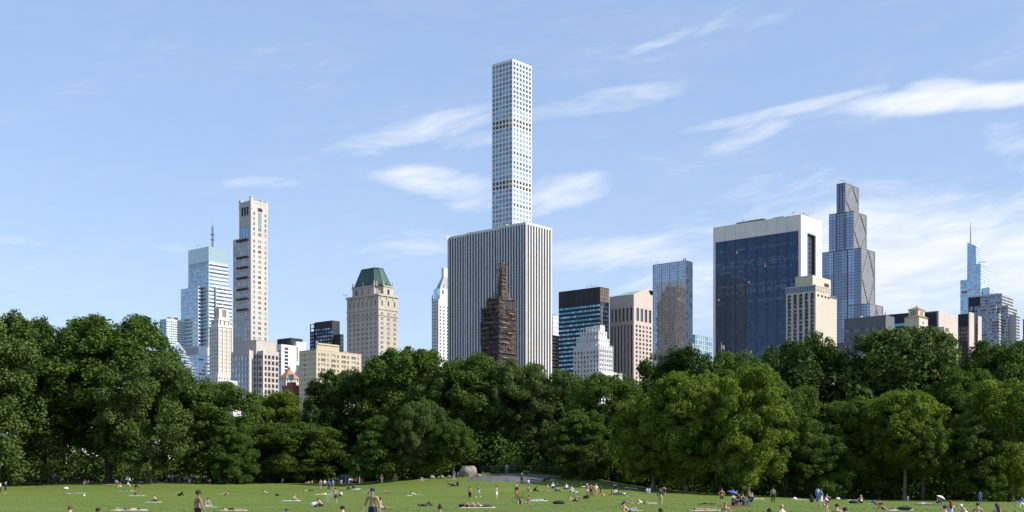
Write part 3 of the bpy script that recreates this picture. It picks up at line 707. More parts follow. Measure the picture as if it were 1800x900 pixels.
def pencil_tower():
    b = Bld('white_grid_pencil_tower', 'very tall slender white tower with a grid of square windows, tallest of all', 864.8, 901, 934.5, 1270, pv=420)
    z = b.z(104); W1, W2 = b.W1, b.W2; mb = MB(); fl = b.px(8.28)
    n = 36; top = b.px(2.6); k1, k2 = 12, 25       # open mechanical storeys, two each
    rows = []; opened = []
    for k in range(n+8):
        a = z-top-fl*(k+1)+fl*.18; e = z-top-fl*k-fl*.10
        if a < b.z(440): break
        (opened if k in (k1, k1+1, k2, k2+1) else rows).append((a, e))
    cl, cr = ivs(W1*.015, W1*.985, 6, .74), ivs(W2*.015, W2*.985, 6, .74)
    allr = sorted(rows+opened)
    keep = set(rows); gl = (GK, GV, GK, GS, GT)
    n0 = len(b.wins)
    b.fac(mb, 'L', 0, 0, W1, 0, z, cols=cl, rows=allr, dep=.35, gl=gl, rd=False, tilt=.004)
    b.fac(mb, 'R', 0, 0, W2, 0, z, cols=cr, rows=allr, dep=.35, gl=(GP2, GW, GP2, GS, GK), rd=False, tilt=.004)
    b.wins = [w for w in b.wins if (w[4], w[5]) in keep]
    rg = random.Random(3); tone = {}
    P1, P2, P3, P4 = glass('glass_tower_blue', (.13, .20, .29), .7), glass('glass_tower_grey', (.19, .27, .34), .7), glass('glass_tower_teal', (.22, .36, .38), .7), glass('glass_tower_mist', (.38, .50, .53), .6, .12)
    fixed = []
    for w in b.wins:
        t = tone.setdefault((w[0], w[4]), rg.random())
        hi = w[4] > b.z(215)
        if w[0] == 'L': gm = (P1 if rg.random() < .6 else (P2 if rg.random() < .7 else P3)) if (t < .55 or w[4] > b.z(190)) else (P2 if rg.random() < .4 else P3)
        else: gm = (P2 if rg.random() < .6 else P3) if (w[4] > b.z(190) or t < .25) else (GP2 if rg.random() < .5 else P4)
        fixed.append(w[:6]+(gm,)+w[7:])
    b.wins = fixed
    mb.face([(W2, 0, 0), (W2, W1, 0), (W2, W1, z), (W2, 0, z)]); mb.face([(0, W1, 0), (W2, W1, 0), (W2, W1, z), (0, W1, z)])
    mb.face([(.6, .6, z-1), (W2-.6, .6, z-1), (W2-.6, W1-.6, z-1), (.6, W1-.6, z-1)])
    b.done(mb, [S_CONC])
    b.boxes('core', mat('mechanical_core', (.46, .42, .38), .9), [(W2*.28, W2*.72, W1*.28, W1*.72, opened[i+1][0]-1, opened[i][1]+1) for i in (0, 2)])
    b.boxes('mechanical_floor', S_CONC, [(.9, W2-.02, .9, W1-.02, h-.9, h-.2) for i in (0, 2) for h in (opened[i][0]-.2, opened[i+1][0]-.2, opened[i][1]+1.4)])
    b.boxes('parapet', S_CONC, [(-.02, W2, -.02, .5, z, z+.5), (-.02, .5, .5, W1, z, z+.5)])
pencil_tower()

def scaffold_tower():
    b = Bld('scaffolded_tower', 'dark brown brick tower wrapped in scaffolding up to its narrow spire', 845, 878, 909, 900, pv=690)
    W1, W2 = b.W1, b.W2; mb = MB(); z = b.z(545); rg = random.Random(11)
    gl = (GD, GB, GD, GP2)
    b.tier(mb, .9, .9, W2-.6, W1-.6, 0, z, dict(n=4, fw=.22, fl=b.px(9.5), fh=.45, gl=gl), dict(n=4, fw=.22, fl=b.px(9.5), fh=.45, gl=gl))
    ya, yb, xb = b.q(880, 2.), b.q(856, 2.), b.p(905, 2.)
    b.tier(mb, 2, 2, xb, yb, z-1, b.z(522, 2, 2)); b.done(mb, [S_BROWN])
    sy0, sy1 = b.q(882, 5.), b.q(874.3, 5.); sx1 = b.p(890.5, sy0)
    zs0, zs1 = b.z(522, 5, sy0), b.z(463, 5, sy0)
    b.part('spire', S_BROWN, lambda m: (m.frustum((5, sx1+2, sy0-1, sy1+1), (5.6, sx1, sy0+.3, sy1-.3), zs0-2, b.z(500, 5, sy0)), m.frustum((5.8, sx1-.4, sy0+.5, sy1-.5), (6.2, sx1-.8, sy0+.8, sy1-.8), b.z(500, 5, sy0)-.1, zs1-3)))
    MP = mat('scaffold_pole', (.10, .085, .08), .5, .4); MK = [mat('plank_tan', (.27, .21, .15), .8, var=.3, vscale=.5), mat('plank_brown', (.085, .065, .058), .8, var=.3, vscale=.5), mat('plank_grey', (.11, .10, .10), .8)]
    NET = mat('debris_netting', (.055, .042, .042), .9, var=.4, vscale=.3)
    poles = MB()
    def cage(x0, y0, x1, y1, z0, z1, sx, sz):
        nL, nR, nz = max(2, round((y1-y0)/sx)), max(2, round((x1-x0)/sx)), max(2, round((z1-z0)/sz))
        for o in (0, 1.1):
            for k in range(nL+1): y = y0+(y1-y0)*k/nL; poles.tube([(x0+o, y, z0), (x0+o, y, z1+rg.uniform(-1.5, 2))], .13, 3)
            for k in range(nR+1): x = x0+(x1-x0)*k/nR; poles.tube([(x, y0+o, z0), (x, y0+o, z1+rg.uniform(-1.5, 2))], .13, 3)
        for j in range(nz+1):
            h = z0+(z1-z0)*j/nz
            for o in (0, ):
                poles.tube([(x0, y0, h+1), (x0, y1, h+1)], .11, 3); poles.tube([(x0, y0, h+1), (x1, y0, h+1)], .11, 3)
            for k in range(nL):
                if rg.random() < .4: poles.tube([(x0, y0+(y1-y0)*k/nL, h), (x0, y0+(y1-y0)*(k+1)/nL, h+sz)], .1, 3)
            for k in range(nR):
                if rg.random() < .4: poles.tube([(x0+(x1-x0)*k/nR, y0, h), (x0+(x1-x0)*(k+1)/nR, y0, h+sz)], .1, 3)
            for face, a, e in (('L', y0, y1), ('R', x0, x1)):
                t = a
                while t < e-1.5:
                    w = rg.uniform(2.5, 6); t2 = min(e, t+w)
                    if rg.random() < .72:
                        m = MB(); th = rg.uniform(.25, .7)
                        if face == 'L': m.box(x0-.15, x0+1.2, t, t2, h, h+th)
                        else: m.box(t, t2, y0-.15, y0+1.2, h, h+th)
                        m.build('scaffold_plank', rg.choice(MK if face == 'R' else MK[1:]+MK[1:]+MK[:1]), b.root)
                    t = t2+.2
    zlow = b.z(690)
    cage(-.6, -.6, W2+.3, W1+.3, zlow, b.z(540), 3., 3.6)
    cage(.8, .8, xb+.6, yb+.6, b.z(540)+.5, b.z(523), 3., 3.4)
    cage(4.6, sy0-.5, sx1+.5, sy1+.5, b.z(523), zs1, 1.7, 2.6)
    poles.build('scaffold_frame', MP, b.root)['kind'] = 'stuff'
    for _ in range(46):
        t = rg.uniform(0, .85)*W1; h = rg.uniform(b.z(640), b.z(548)); m = MB(); m.box(-.45, -.3, t, min(W1, t+rg.uniform(3, 7)), h, h+rg.uniform(3, 6)); m.build('netting_sheet', NET, b.root)
    for _ in range(22):
        t = rg.uniform(0, .8)*W2; h = rg.uniform(b.z(585), b.z(548)); m = MB(); m.box(t, min(W2, t+rg.uniform(2, 5)), -.45, -.3, h, h+rg.uniform(2, 4)); m.build('netting_sheet', NET, b.root)
    for k in range(12):
        a = rg.uniform(0, 6.28); m = MB(); c = Vector((7, (sy0+sy1)/2, zs0)); e = c+Vector((math.cos(a)*7, math.sin(a)*7, -1)); m.tube([e, c+Vector((math.cos(a)*1.5, math.sin(a)*1.5, rg.uniform(5, 11)))], .18, 3); m.build('brace', MP, b.root)
scaffold_tower()

def hidden_side_blocks():
    b = Bld('white_corner_block', 'sliver of a white block just right of the striped slab', 960, 972, 983, 1350, pv=620)
    mb = MB(); b.tier(mb, 0, 0, b.W2, b.W1, 0, b.z(555), None, dict(n=3, fw=.5, fl=5, fh=.3, gl=(GB,))); b.done(mb, [S_WHITE])
    b.part('roof_crane', S_DGREY, lambda m: m.tube([(3, 3, b.z(556)), (3, 3, b.z(552)), (9, 3, b.z(551))], .3, 4))
    b = Bld('layered_tan_block', 'sliver of a tan block with long window bands beside the striped slab', 955, 966, 986, 1180, pv=670)
    mb = MB(); b.tier(mb, 0, 0, b.W2, b.W1, 0, b.z(588), None, dict(n=4, fw=.97, fl=b.px(6), fh=.5, gl=(GD, GBZ, GW))); b.done(mb, [S_PINK])
    # the tower mirrored in the blue glass slab: it stands behind the striped slab, out of direct view
    b = Bld('brown_ribbed_tower', 'brown ribbed masonry tower seen only as a reflection in the blue glass slab', 872, 906, 942, 1066, pv=760)
    mb = MB(); z = 206.; W1, W2 = b.W1, b.W2
    S_RIB = stone('ribbed_brown_stone', (.50, .37, .25), .5, .3)
    for (k, h) in ((0, z-14), (2.5, z-4), (5, z)):
        b.tier(mb, k*.3, k*.2, W2-k, W1-k, 0, h, dict(n=12, fw=.45, fl=4, fh=.6, gl=(GD, GBZ), zb=h-10), dict(n=13, fw=.42, fl=4., fh=.7, gl=(GD, GBZ, GD), zb=60 if k == 0 else h-9, strip=1))
    b.done(mb, [S_RIB, S_BROWN], limit=60)
hidden_side_blocks()

def teal_slab():
    b = Bld('teal_band_slab', 'dark slab tower with glowing teal window bands below a blank charcoal top', 982, 1054.8, 1070.6, 1150, pv=690)
    z = b.z(504); W1, W2 = b.W1, b.W2; mb = MB(); fl = b.px(7.7); tp = b.px(30)
    b.tier(mb, 0, 0, W2, W1, 0, z, dict(n=24, fw=.94, fl=fl, fh=.42, gl=(GT, GK, GT, GS, GT), top=tp-fl*.2, tilt=.006, dep=.2), dict(n=5, fw=.9, fl=fl, fh=.6, gl=(GD, GBZ, GG, GD), top=tp, tilt=.01, dep=.2))
    b.done(mb, [S_BLACKG])
    for k in range(8): b.boxes('cladding_panel', S_CHAR, [(-.25, -.02, W1*k/8+.2, W1*(k+1)/8-.2, z-tp+2, z-.4)])
    n = 4
    for k in range(n):
        for j in range(4): b.boxes('cladding_panel', S_BROWNP, [(W2*k/n+.15, W2*(k+1)/n-.15, -.25, -.02, z-tp+2+(tp-2.6)*j/4, z-tp+2+(tp-2.6)*(j+1)/4-.25)])
    b.boxes('spandrel_line', S_CHAR, [(-.15, -.02, 0, W1, z-tp-fl*(k+1)+fl*.06, z-tp-fl*(k+1)+fl*.22) for k in range(14)])
    for (x, y, h) in ((3, W1*.35, 3), (5, W1*.3, 4), (4, W1*.22, 2), (6, W1*.18, 3)):
        m = MB(); m.tube([(x, y, z-1), (x, y, z+h)], .15, 4); m.tube([(x, y-1.5, z+h*.7), (x, y+1.5, z+h)], .12, 4); m.build('antenna', S_DGREY, b.root)
teal_slab()

def white_ziggurat():
    b = Bld('white_ziggurat_building', 'white stepped stone building with narrow windows in front of the teal slab', 1008.7, 1053, 1077, 950, pv=720)
    mb = MB(); fl = b.px(8.1); z1, z2, z3 = b.z(607), b.z(593), b.z(580); W1, W2 = b.W1, b.W2
    gl = (GD, GD, GBZ, GD, GB)
    b.tier(mb, 0, 0, W2, W1, 0, z1, dict(n=8, fw=.46, fl=fl, fh=.6, gl=gl, top=b.px(7)), dict(n=6, fw=.44, fl=fl, fh=.56, gl=gl, top=b.px(5)))
    x2, y2 = 1.5, 1.5
    b.tier(mb, x2, y2, b.p(1071, y2), b.q(1014, x2), z1, z2, dict(n=7, fw=.34, fl=b.px(8), fh=.5, gl=gl, zb=z1-2), dict(n=5, fw=.32, fl=b.px(8), fh=.5, gl=gl, zb=z1-2))
    x3, y3 = 3, 2.5
    b.tier(mb, x3, y3, b.p(1067, y3), b.q(1020.7, x3), z2, z3, dict(n=6, fw=.3, fl=b.px(10), fh=.5, gl=gl, zb=z2-2), dict(n=3, fw=.3, fl=b.px(10), fh=.5, gl=gl, zb=z2-2))
    yl, yr = b.q(1037), b.q(1064)
    b.tier(mb, -7, -7, W2+3, b.q(1037, -7.), 0, b.z(652, -7, -7), dict(n=4, fw=.35, fl=fl, fh=.5, gl=gl, top=3), dict(n=7, fw=.35, fl=fl, fh=.5, gl=gl, top=3))
    b.done(mb, [S_WHITE])
    b.boxes('roof_cabin', S_WHITE, [(4, 11, b.q(1044, 4.), b.q(1029, 4.), z3-1, b.z(571)), (5, 11, b.q(1055, 5.), b.q(1045, 5.), z3-1, b.z(569.5))])
    for (xp, n, ww, zt, zb_) in ((0, 9, W1, z1, b.z(720)),):
        for k in range(n):
            c = ww*k/(n-1); m = MB(); m.box(-.5, 0, c-.35+(.35 if k == 0 else 0), c+.35-(.35 if k == n-1 else 0), zb_, zt+1.2); m.build('pilaster', S_WHITE, b.root)
    for k in range(7):
        c = W2*k/6; m = MB(); m.box(max(0, c-.35), min(W2, c+.35), -.5, 0, b.z(720), z1+1.2); m.build('pilaster', S_WHITE, b.root)
    for (k, yy0, yy1, xx, zt) in ((8, y2, b.q(1014, x2), x2, z2), (7, y3, b.q(1020.7, x3), x3, z3)):
        for j in range(k):
            c = yy0+(yy1-yy0)*j/(k-1); m = MB(); m.box(xx-.4, xx, c-.3, c+.3, zt-5, zt+1.4); m.build('merlon', S_WHITE, b.root)
    m = MB(); x, y = 5, b.q(1058, 5.); m.tube([(x, y, z3-1), (x, y, b.z(535))], [.28, .12], 5); m.build('flagpole', S_WHITE, b.root)
white_ziggurat()

def gable_tower():
    b = Bld('pink_granite_gable_tower', 'pink granite tower with a notched gable top and green roof slope', 1071.4, 1114, 1177, 1180, pv=700)
    z = b.z(517.4); W1, W2 = b.W1, b.W2; mb = MB(); fl = b.px(7.6)
    za, zb_ = b.z(563), b.z(540)
    gl = (GD, GBZ, GD, GW)
    cl = ivs(W1*.03, W1*.97, 7, .42); cr = ivs(W2*.03, W2*.97, 10, .56)
    rows = []; t = b.z(570)
    while t > b.z(700): rows.append((t-fl*.6, t)); t -= fl
    rows = rows[::-1]
    b.fac(mb, 'L', 0, 0, W1, 0, za-3, cols=cl, rows=rows, dep=.7, gl=gl, strip=1)
    b.fac(mb, 'R', 0, 0, W2, 0, za-3, cols=cr, rows=rows, dep=.6, gl=gl)
    ct, crt = ivs(W1*.03, W1*.97, 6, .5), ivs(W2*.05, W2*.95, 8, .62)
    b.fac(mb, 'L', 0, 0, W1, za-3, z, cols=ct, rows=[(za, zb_)], dep=.8, gl=(GG, GD, GV))
    b.fac(mb, 'R', 0, 0, W2, za-3, z, cols=crt, rows=[(za, zb_)], dep=.8, gl=(GD, GG, GD))
    mb.face([(W2, 0, 0), (W2, W1, 0), (W2, W1, z), (W2, 0, z)]); mb.face([(0, W1, 0), (W2, W1, 0), (W2, W1, z), (0, W1, z)])
    b.done(mb, [S_PINK, S_CHAR])
    # pediment with round notch
    h = b.z(504.6, W2*.46)-z+1.5; r = W2*.085; c = W2/2; N = 10
    pts = [(0, 0), (W2, 0)]; k = h/(W2/2)
    xr, xl_ = c+r*.9, c-r*.9
    pts += [(W2, .01), (xr, (W2-xr)*k)]
    arc = [(c+r*math.cos(-a*2.2-.0), (W2-xr)*k-r*.55+r*math.sin(-a*2.2)*.9) for a in [i/N*1.43 for i in range(N+1)]]
    pts += [(x, y) for x, y in arc]+[(xl_, xl_*k), (0, .01)]
    m = MB(); d = 2.
    m.face([(x, -.02, z+y) for x, y in pts]); m.face([(x, d, z+y) for x, y in pts])
    for i in range(len(pts)):
        a, e = pts[i], pts[(i+1) % len(pts)]; m.face([(a[0], -.02, z+a[1]), (e[0], -.02, z+e[1]), (e[0], d, z+e[1]), (a[0], d, z+a[1])])
    m.build('pediment', S_PINK, b.root)
    m = MB(); zt = z+h-1.2
    m.face([(0, d, z), (0, W1, z), (c-r, W1*.82, zt-3), (c-r, d, zt-3)]); m.face([(W2, d, z), (W2, W1, z), (c+r, W1*.82, zt-3), (c+r, d, zt-3)])
    m.face([(c-r, d, zt-3), (c-r, W1*.82, zt-3), (c+r, W1*.82, zt-3), (c+r, d, zt-3)]); m.face([(0, W1, z), (W2, W1, z), (c+r, W1*.82, zt-3), (c-r, W1*.82, zt-3)])
    m.build('roof_slope', stone('pale_copper', (.24, .44, .35), .2, .2), b.root)
    b.boxes('roof_edge', S_PINK, [(-.3, .2, 0, W1, z-.3, z+.15)])
gable_tower()

def blue_glass_slab():
    b = Bld('blue_glass_slab', 'blue mirrored glass slab tower carrying the brown reflection of another tower', 1148, 1206, 1217.6, 1120, pv=690)
    z = b.z(457.6); W1, W2 = b.W1, b.W2; mb = MB(); fl = b.px(5.2)
    GM = glass('glass_mirror_blue', (.33, .40, .50), .9, .02); GM2 = glass('glass_mirror_slate', (.28, .34, .43), .9, .03)
    b.tier(mb, 0, 0, W2, W1, 0, z, dict(n=16, fw=.92, fl=fl, fh=.86, gl=(GM, GM, GM2), top=.6, tilt=.0016, dep=.12), dict(n=4, fw=.9, fl=fl, fh=.84, gl=(GG, GD, GG), top=.6, tilt=.004, dep=.12))
    b.done(mb, [S_GREY])
    b.boxes('mullion', S_GREY, [(-.22, -.01, W1*k/4-.2+(.2 if k == 0 else 0), W1*k/4+.2, b.z(690), z) for k in range(5)])
    for (x, y, h) in ((2, W1*.95, 3), (2, W1*.88, 3), (1.5, W1*.11, 2.2), (1.5, W1*.05, 2.4)):
        m = MB(); m.tube([(x, y, z-1), (x, y, z+h)], .45 if y < W1*.2 else .15, 5); m.build('roof_vent', S_DGREY, b.root)
    b = Bld('green_glass_block', 'low pale green glass block between the blue slab and the travertine slab', 1214, 1222, 1252, 1300, pv=640)
    mb = MB(); b.tier(mb, 0, 0, b.W2, b.W1, 0, b.z(588), dict(n=3, fw=.9, fl=5, fh=.8, gl=(GT,)), dict(n=8, fw=.94, fl=5, fh=.86, gl=(GP2, GS, GP2), tilt=.004)); b.done(mb, [S_TEALP])
    b.boxes('roof_cabin', S_GREY, [(-4, 2, 1, 5, b.z(620), b.z(604))])
blue_glass_slab()

def travertine_slab():
    b = Bld('travertine_framed_slab', 'massive navy glass slab tower framed in white travertine', 1253.6, 1408, 1444.6, 1050, pv=680)
    z = b.z(376.5); W1, W2 = b.W1, b.W2; mb = MB(); zg = b.z(404.5); fl = b.px(4.35)
    y0, y1 = b.q(1403.5), b.q(1257.5)
    nr = int((zg-b.z(690))/fl); rows = [(zg-fl*(k+1)+.12, zg-fl*k-.12) for k in range(nr)][::-1]
    g2 = glass('glass_navy_light', (.075, .10, .14), .7, .05); g3 = glass('glass_navy_deep', (.03, .048, .082), .6, .04); g4 = glass('glass_lit', (.55, .42, .28), .3, .3)  # glass_lit: tan pane colour stands in for room light
    b.fac(mb, 'L', 0, 0, W1, 0, z, cols=[(y0, y1)], rows=[(rows[0][0], zg)], dep=.9)
    n = 40; w = (y1-y0)/n; rg = random.Random(4)
    for (ra, rb) in rows:
        lit = rg.random() < .12
        for k in range(n):
            r = rg.random()
            gm = g2 if (lit and rg.random() < .5) else (g4 if r < .0015 else (g3 if r < .35 else GN))
            b.wins.append(('L', .5, y0+w*k+.06, y0+w*(k+1)-.06, ra, rb, gm, .0022, False))
    xa, xb = b.p(1419), b.p(1434); zs = b.z(408, 8)
    b.fac(mb, 'R', 0, 0, W2, 0, z, cols=[(xa, xb)], rows=[(30, zs)], dep=2.2)
    mb.face([(W2, 0, 0), (W2, W1, 0), (W2, W1, z), (W2, 0, z)]); mb.face([(0, W1, 0), (W2, W1, 0), (W2, W1, z), (0, W1, z)])
    mb.face([(.3, .3, z-.5), (W2-.3, .3, z-.5), (W2-.3, W1-.3, z-.5), (.3, W1-.3, z-.5)]); mb.face([(.52, y0, 0), (.52, y1, 0), (.52, y1, zg), (.52, y0, zg)], 1)
    b.done(mb, [S_TRAV, S_NAVY])
    zz = zs
    for k in range(22): b.wins.append(('R', 2.1, xa, xa+(xb-xa)*.48, zs-(k+1)*4+.2, zs-k*4-.2, GG, .003, False)); b.wins.append(('R', 2.1, xa+(xb-xa)*.52, xb, zs-(k+1)*4+.2, zs-k*4-.2, GD, .003, False))
    b.flush(300, 'slot_window')
    b.boxes('slot_frame', S_CHAR, [(xb-(xb-xa)*.12, xb-.02, .3, 2., 30, zs-.05), (xa+.02, xb-(xb-xa)*.13, .3, 2., zs-1.2, zs-.05)])
    b.boxes('glass_mullion', S_NAVY, [(.3, .48, y0+(y1-y0)*k/8-.18, y0+(y1-y0)*k/8+.18, b.z(680), zg) for k in range(1, 8)])
    b.boxes('panel_joint', S_GREY, [(-.06, -.01, y0+(y1-y0)*k/8-.12, y0+(y1-y0)*k/8+.12, zg+.2, z-.2) for k in range(1, 8)])
    for (t, wd, h, m_) in ((.58, .16, 1.6, S_BROWNP), (.42, .18, 1.8, S_BROWNP), (.2, .12, 1.2, S_GREY)): b.boxes('roof_plant', m_, [(2, 6, W1*t, W1*(t+wd), z-.5, z+h)])
    for (x, y, h) in ((2, W1*.66, 3), (3, W1*.1, 3.5), (6, W1*.02, 2.5), (9, 2, 2.5), (13, 1.5, 2)):
        m = MB(); m.tube([(x, y, z-.5), (x, y, z+h)], .15, 4); m.tube([(x, y-2, z+h*.8), (x, y+2, z+h)], .12, 4); m.build('antenna', S_DGREY, b.root)
    # flag on its pole in front of the slab
    p = PT(1268, 640, 820); r = empty('flag_and_pole', (p.x, p.y, 0)); tag(r, 'flag flying from a white pole in front of the navy glass', 'flag')
    zt = PT(1268, 603, 820).z; m = MB(); m.tube([(0, 0, 0), (0, 0, zt)], [.22, .09], 6); m.lathe([(.02, zt), (.18, zt+.2), (.02, zt+.4)], 6); m.build('pole', S_WHITE, r)
    fw, fh = 3.1, 4.6; n = 9
    def cloth(name, u0, u1, v0, v1, m_, off=0.):
        m = MB(); st = 6
        f = lambda u, v: (.12+fw*.62*u, .25*math.sin(u*5+v*1.2)+off, zt-.3-fh*v*.62-fh*.32*u-.1*math.sin(u*6))
        for i in range(st):
            a, e = u0+(u1-u0)*i/st, u0+(u1-u0)*(i+1)/st; m.face([f(a, v0), f(e, v0), f(e, v1), f(a, v1)])
        m.build(name, m_, r)
    fr, fwh, fb = mat('flag_red', (.45, .03, .05), .8), mat('flag_white', (.7, .7, .7), .8), mat('flag_blue', (.03, .05, .2), .8)
    for i in range(13): cloth('stripe', .4 if i < 7 else 0, 1, i/13, (i+1)/13, fr if i % 2 == 0 else fwh)
    cloth('canton', 0, .4, 0, 7/13, fb)
travertine_slab()

def arched_block():
    b = Bld('arched_bay_building', 'cream building with five tall arched window bays, in front of the travertine slab', 1381.5, 1433.7, 1459, 820, pv=670)
    mb = MB(); z = b.z(511); W1, W2 = b.W1, b.W2; fl = b.px(6.9); za = b.z(519, 0, W1*.5)
    cols = ivs(W1*.02, W1*.98, 5, .62); r = (cols[0][1]-cols[0][0])/2
    rows = []; t = za-.3
    while t > b.z(670): rows.append((t-fl*.62, t)); t -= fl
    rows = rows[::-1]; ra, rb = rows[0][0], rows[-1][1]
    P = lambda o, t, zz: (o, t, zz)
    dep = .9; s = 0
    for (ca, cb) in cols:                                  # piers, arched heads and deep reveals
        mb.face([P(0, s, 0), P(0, ca, 0), P(0, ca, z), P(0, s, z)]); s = cb
        mb.face([P(0, ca, 0), P(0, cb, 0), P(0, cb, ra), P(0, ca, ra)])
        N = 8; arc = [(ca+r-r*math.cos(math.pi*i/N), rb+r*math.sin(math.pi*i/N)) for i in range(N+1)]
        for i in range(N):
            (a, za_), (e, ze) = arc[i], arc[i+1]
            mb.face([P(0, a, za_), P(0, e, ze), P(0, e, z), P(0, a, z)]); mb.face([P(0, a, za_), P(0, e, ze), P(dep, e, ze), P(dep, a, za_)])
        for c in (ca, cb): mb.face([P(0, c, ra), P(dep, c, ra), P(dep, c, rb), P(0, c, rb)])
        mb.face([P(dep, ca, ra), P(dep, cb, ra), P(dep, cb, rb+r), P(dep, ca, rb+r)], 1)
        for (wa, wb) in rows:
            for (u, v) in ((.03, .33), (.35, .65), (.67, .97)): b.wins.append(('L', dep-.06, ca+2*r*u, ca+2*r*v, wa, wb, rnd.choice((GD, GD, GG, GD, GB)), 0, False))
    mb.face([P(0, s, 0), P(0, W1, 0), P(0, W1, z), P(0, s, z)])
    b.fac(mb, 'R', 0, 0, W2, 0, z, cols=[(W2*t, W2*(t+.13)) for t in (.12, .38, .62, .84)], rows=[(b.z(520), b.z(516))], dep=.5, gl=(GD,))
    mb.face([(W2, 0, 0), (W2, W1, 0), (W2, W1, z), (W2, 0, z)]); mb.face([(0, W1, 0), (W2, W1, 0), (W2, W1, z), (0, W1, z)])
    mb.face([(.1, .1, z-.2), (W2-.1, .1, z-.2), (W2-.1, W1, z-.2), (.1, W1, z-.2)])
    xs = b.p(1471, 3.)
    b.tier(mb, W2, 3, xs, W1, 0, b.z(521, W2, 3))
    b.tier(mb, 3, b.q(1419.7, 3.)*.5, b.p(1454.6, 6.), b.q(1398, 3.), z-.5, b.z(484, 3, 6))
    b.done(mb, [S_CREAM, S_NAVY])
    zr = b.z(501.5)
    m = MB(); n = 17
    for k in range(n+1): m.box(-.1, .3, W1*k/n-.15, W1*k/n+.15, z, zr)
    m.box(-.3, .5, -.3, W1, zr, zr+.5); m.box(-.3, W2+.3, -.3, .5, zr+.01, zr+.51)
    for k in range(10): m.box(W2*k/9-.12, W2*k/9+.12, -.1, .3, z, zr)
    m.build('balustrade', S_PALE, b.root)
    b.boxes('balustrade_glass', GN, [(.06, .14, .2, W1, z+.02, zr-.02)])
    b.boxes('penthouse_louvre', S_CHAR, [(b.p(1443, 6.), b.p(1451, 6.), b.q(1419.7, 3.)*.5-.1, b.q(1419.7, 3.)*.5+.2, b.z(497), b.z(490))])
    b.boxes('balcony_rail', S_DGREY, [(W2-.2, xs-1, 2.6, 2.9, b.z(521, W2, 3), b.z(517, W2, 3))])
arched_block()

def braced_tower():
    b = Bld('braced_stepped_tower', 'tall slate glass tower stepping up in tiers with diamond bracing on its side', 1445, 1514, 1537.7, 1750, pv=600)
    mb = MB(); fl = b.px(5.1)
    TA, TB = glass('glass_taupe', (.36, .345, .34), .45, .25), glass('glass_taupe_dark', (.31, .30, .30), .45, .25)
    SA, SB, SX = glass('glass_slate_light', (.29, .36, .46), .8, .05), glass('glass_slate_mid', (.23, .28, .37), .8, .05), glass('glass_slate_dark', (.18, .21, .28), .8, .06)
    q, p = b.q, b.p
    T = [(q(1529), q(1490), 1552, 533), (0., q(1445), 1537.7, 435), (q(1500.3), q(1457), 1523, 370.3), (q(1486), q(1470.4), 1509, 320.8)]
    zlo = 0; tiers = []
    for i, (y0, y1, xr, top) in enumerate(T):
        x1 = p(xr, y0); z1 = b.z(top, 0, y0); z0 = 0 if i < 2 else tiers[-1][4]-1
        n = max(4, round((y1-y0)/5.)); nr = max(5, round(x1/4))
        b.tier(mb, 0, y0, x1, y1, z0, z1, dict(n=n, fw=.93, fl=fl, fh=.86, gl=(GG,), top=1, tilt=.003, dep=.12), dict(n=nr, fw=.95, fl=fl, fh=.93, gl=(TA, TA, TB), top=1, tilt=.003, dep=.12))
        tiers.append((y0, y1, x1, z0, z1))
    rg = random.Random(8); new = []                       # alternating lighter and darker storeys on the left side
    for w in b.wins:
        if w[0] == 'L':
            k = int((w[2]+400)/9.5) % 3; band = (b.z(455) < w[4] < b.z(372)) or w[4] < b.z(540)
            gm = (SA if k == 1 else SB if k == 2 else SX) if (int(w[4]/38) % 2 == 0) else (SX if k != 1 else SB)
            w = w[:6]+(gm,)+w[7:]
        new.append(w)
    b.wins = new
    b.done(mb, [S_DGREY])
    for i, (y0, y1, x1, z0, z1) in enumerate(tiers):
        zb_ = b.z(T[i-1][3], 0, T[i-1][0]) if i > 0 else b.z(620)
        zb_ = max(zb_, b.z(620)); off = y0-.35
        def brace(a, e):
            m = MB(); m.tube([a, e], .75, 4); m.build('diagonal_brace', S_TAUPE, b.root)
        if i == 0:
            h = b.px(60); xm = x1*.5
            brace((xm, off, z1-.5), (xm-x1*.22, off, z1-h*.8)); brace((xm, off, z1-.5), (xm+x1*.22, off, z1-h*.8))
        else:
            mid = (zb_+z1)/2 if i < 3 else zb_+(z1-zb_)*.42; xm = x1*.52
            for (a, e) in (((xm, z1-1), (.6, mid)), ((xm, z1-1), (x1-.6, mid)), ((.6, mid), (xm, zb_)), ((x1-.6, mid), (xm, zb_))):
                brace((a[0], off, a[1]), (e[0], off, e[1]))
        b.boxes('corner_frame', S_TAUPE, [(-.5, .9, y0-.5, y0+.4, z0, z1+.4), (x1-1, x1+.3, y0-.5, y0+.4, z0, z1+.4), (.95, x1-1.05, y0-.5, y0+.4, z1-.9, z1+.4)])
        for t in ((.35, .7) if i else ()): b.boxes('fin', S_DGREY, [(-.6, -.02, y0+(y1-y0)*t-.5, y0+(y1-y0)*t+.5, z0, z1)])
    y0, y1, x1, z0, z1 = tiers[3]
    m = MB(); m.tube([(3, y0+3, z1-.5), (3, y0+3, z1+3), (1, y0+9, z1+5)], .3, 4); m.build('roof_crane', S_DGREY, b.root)
braced_tower()

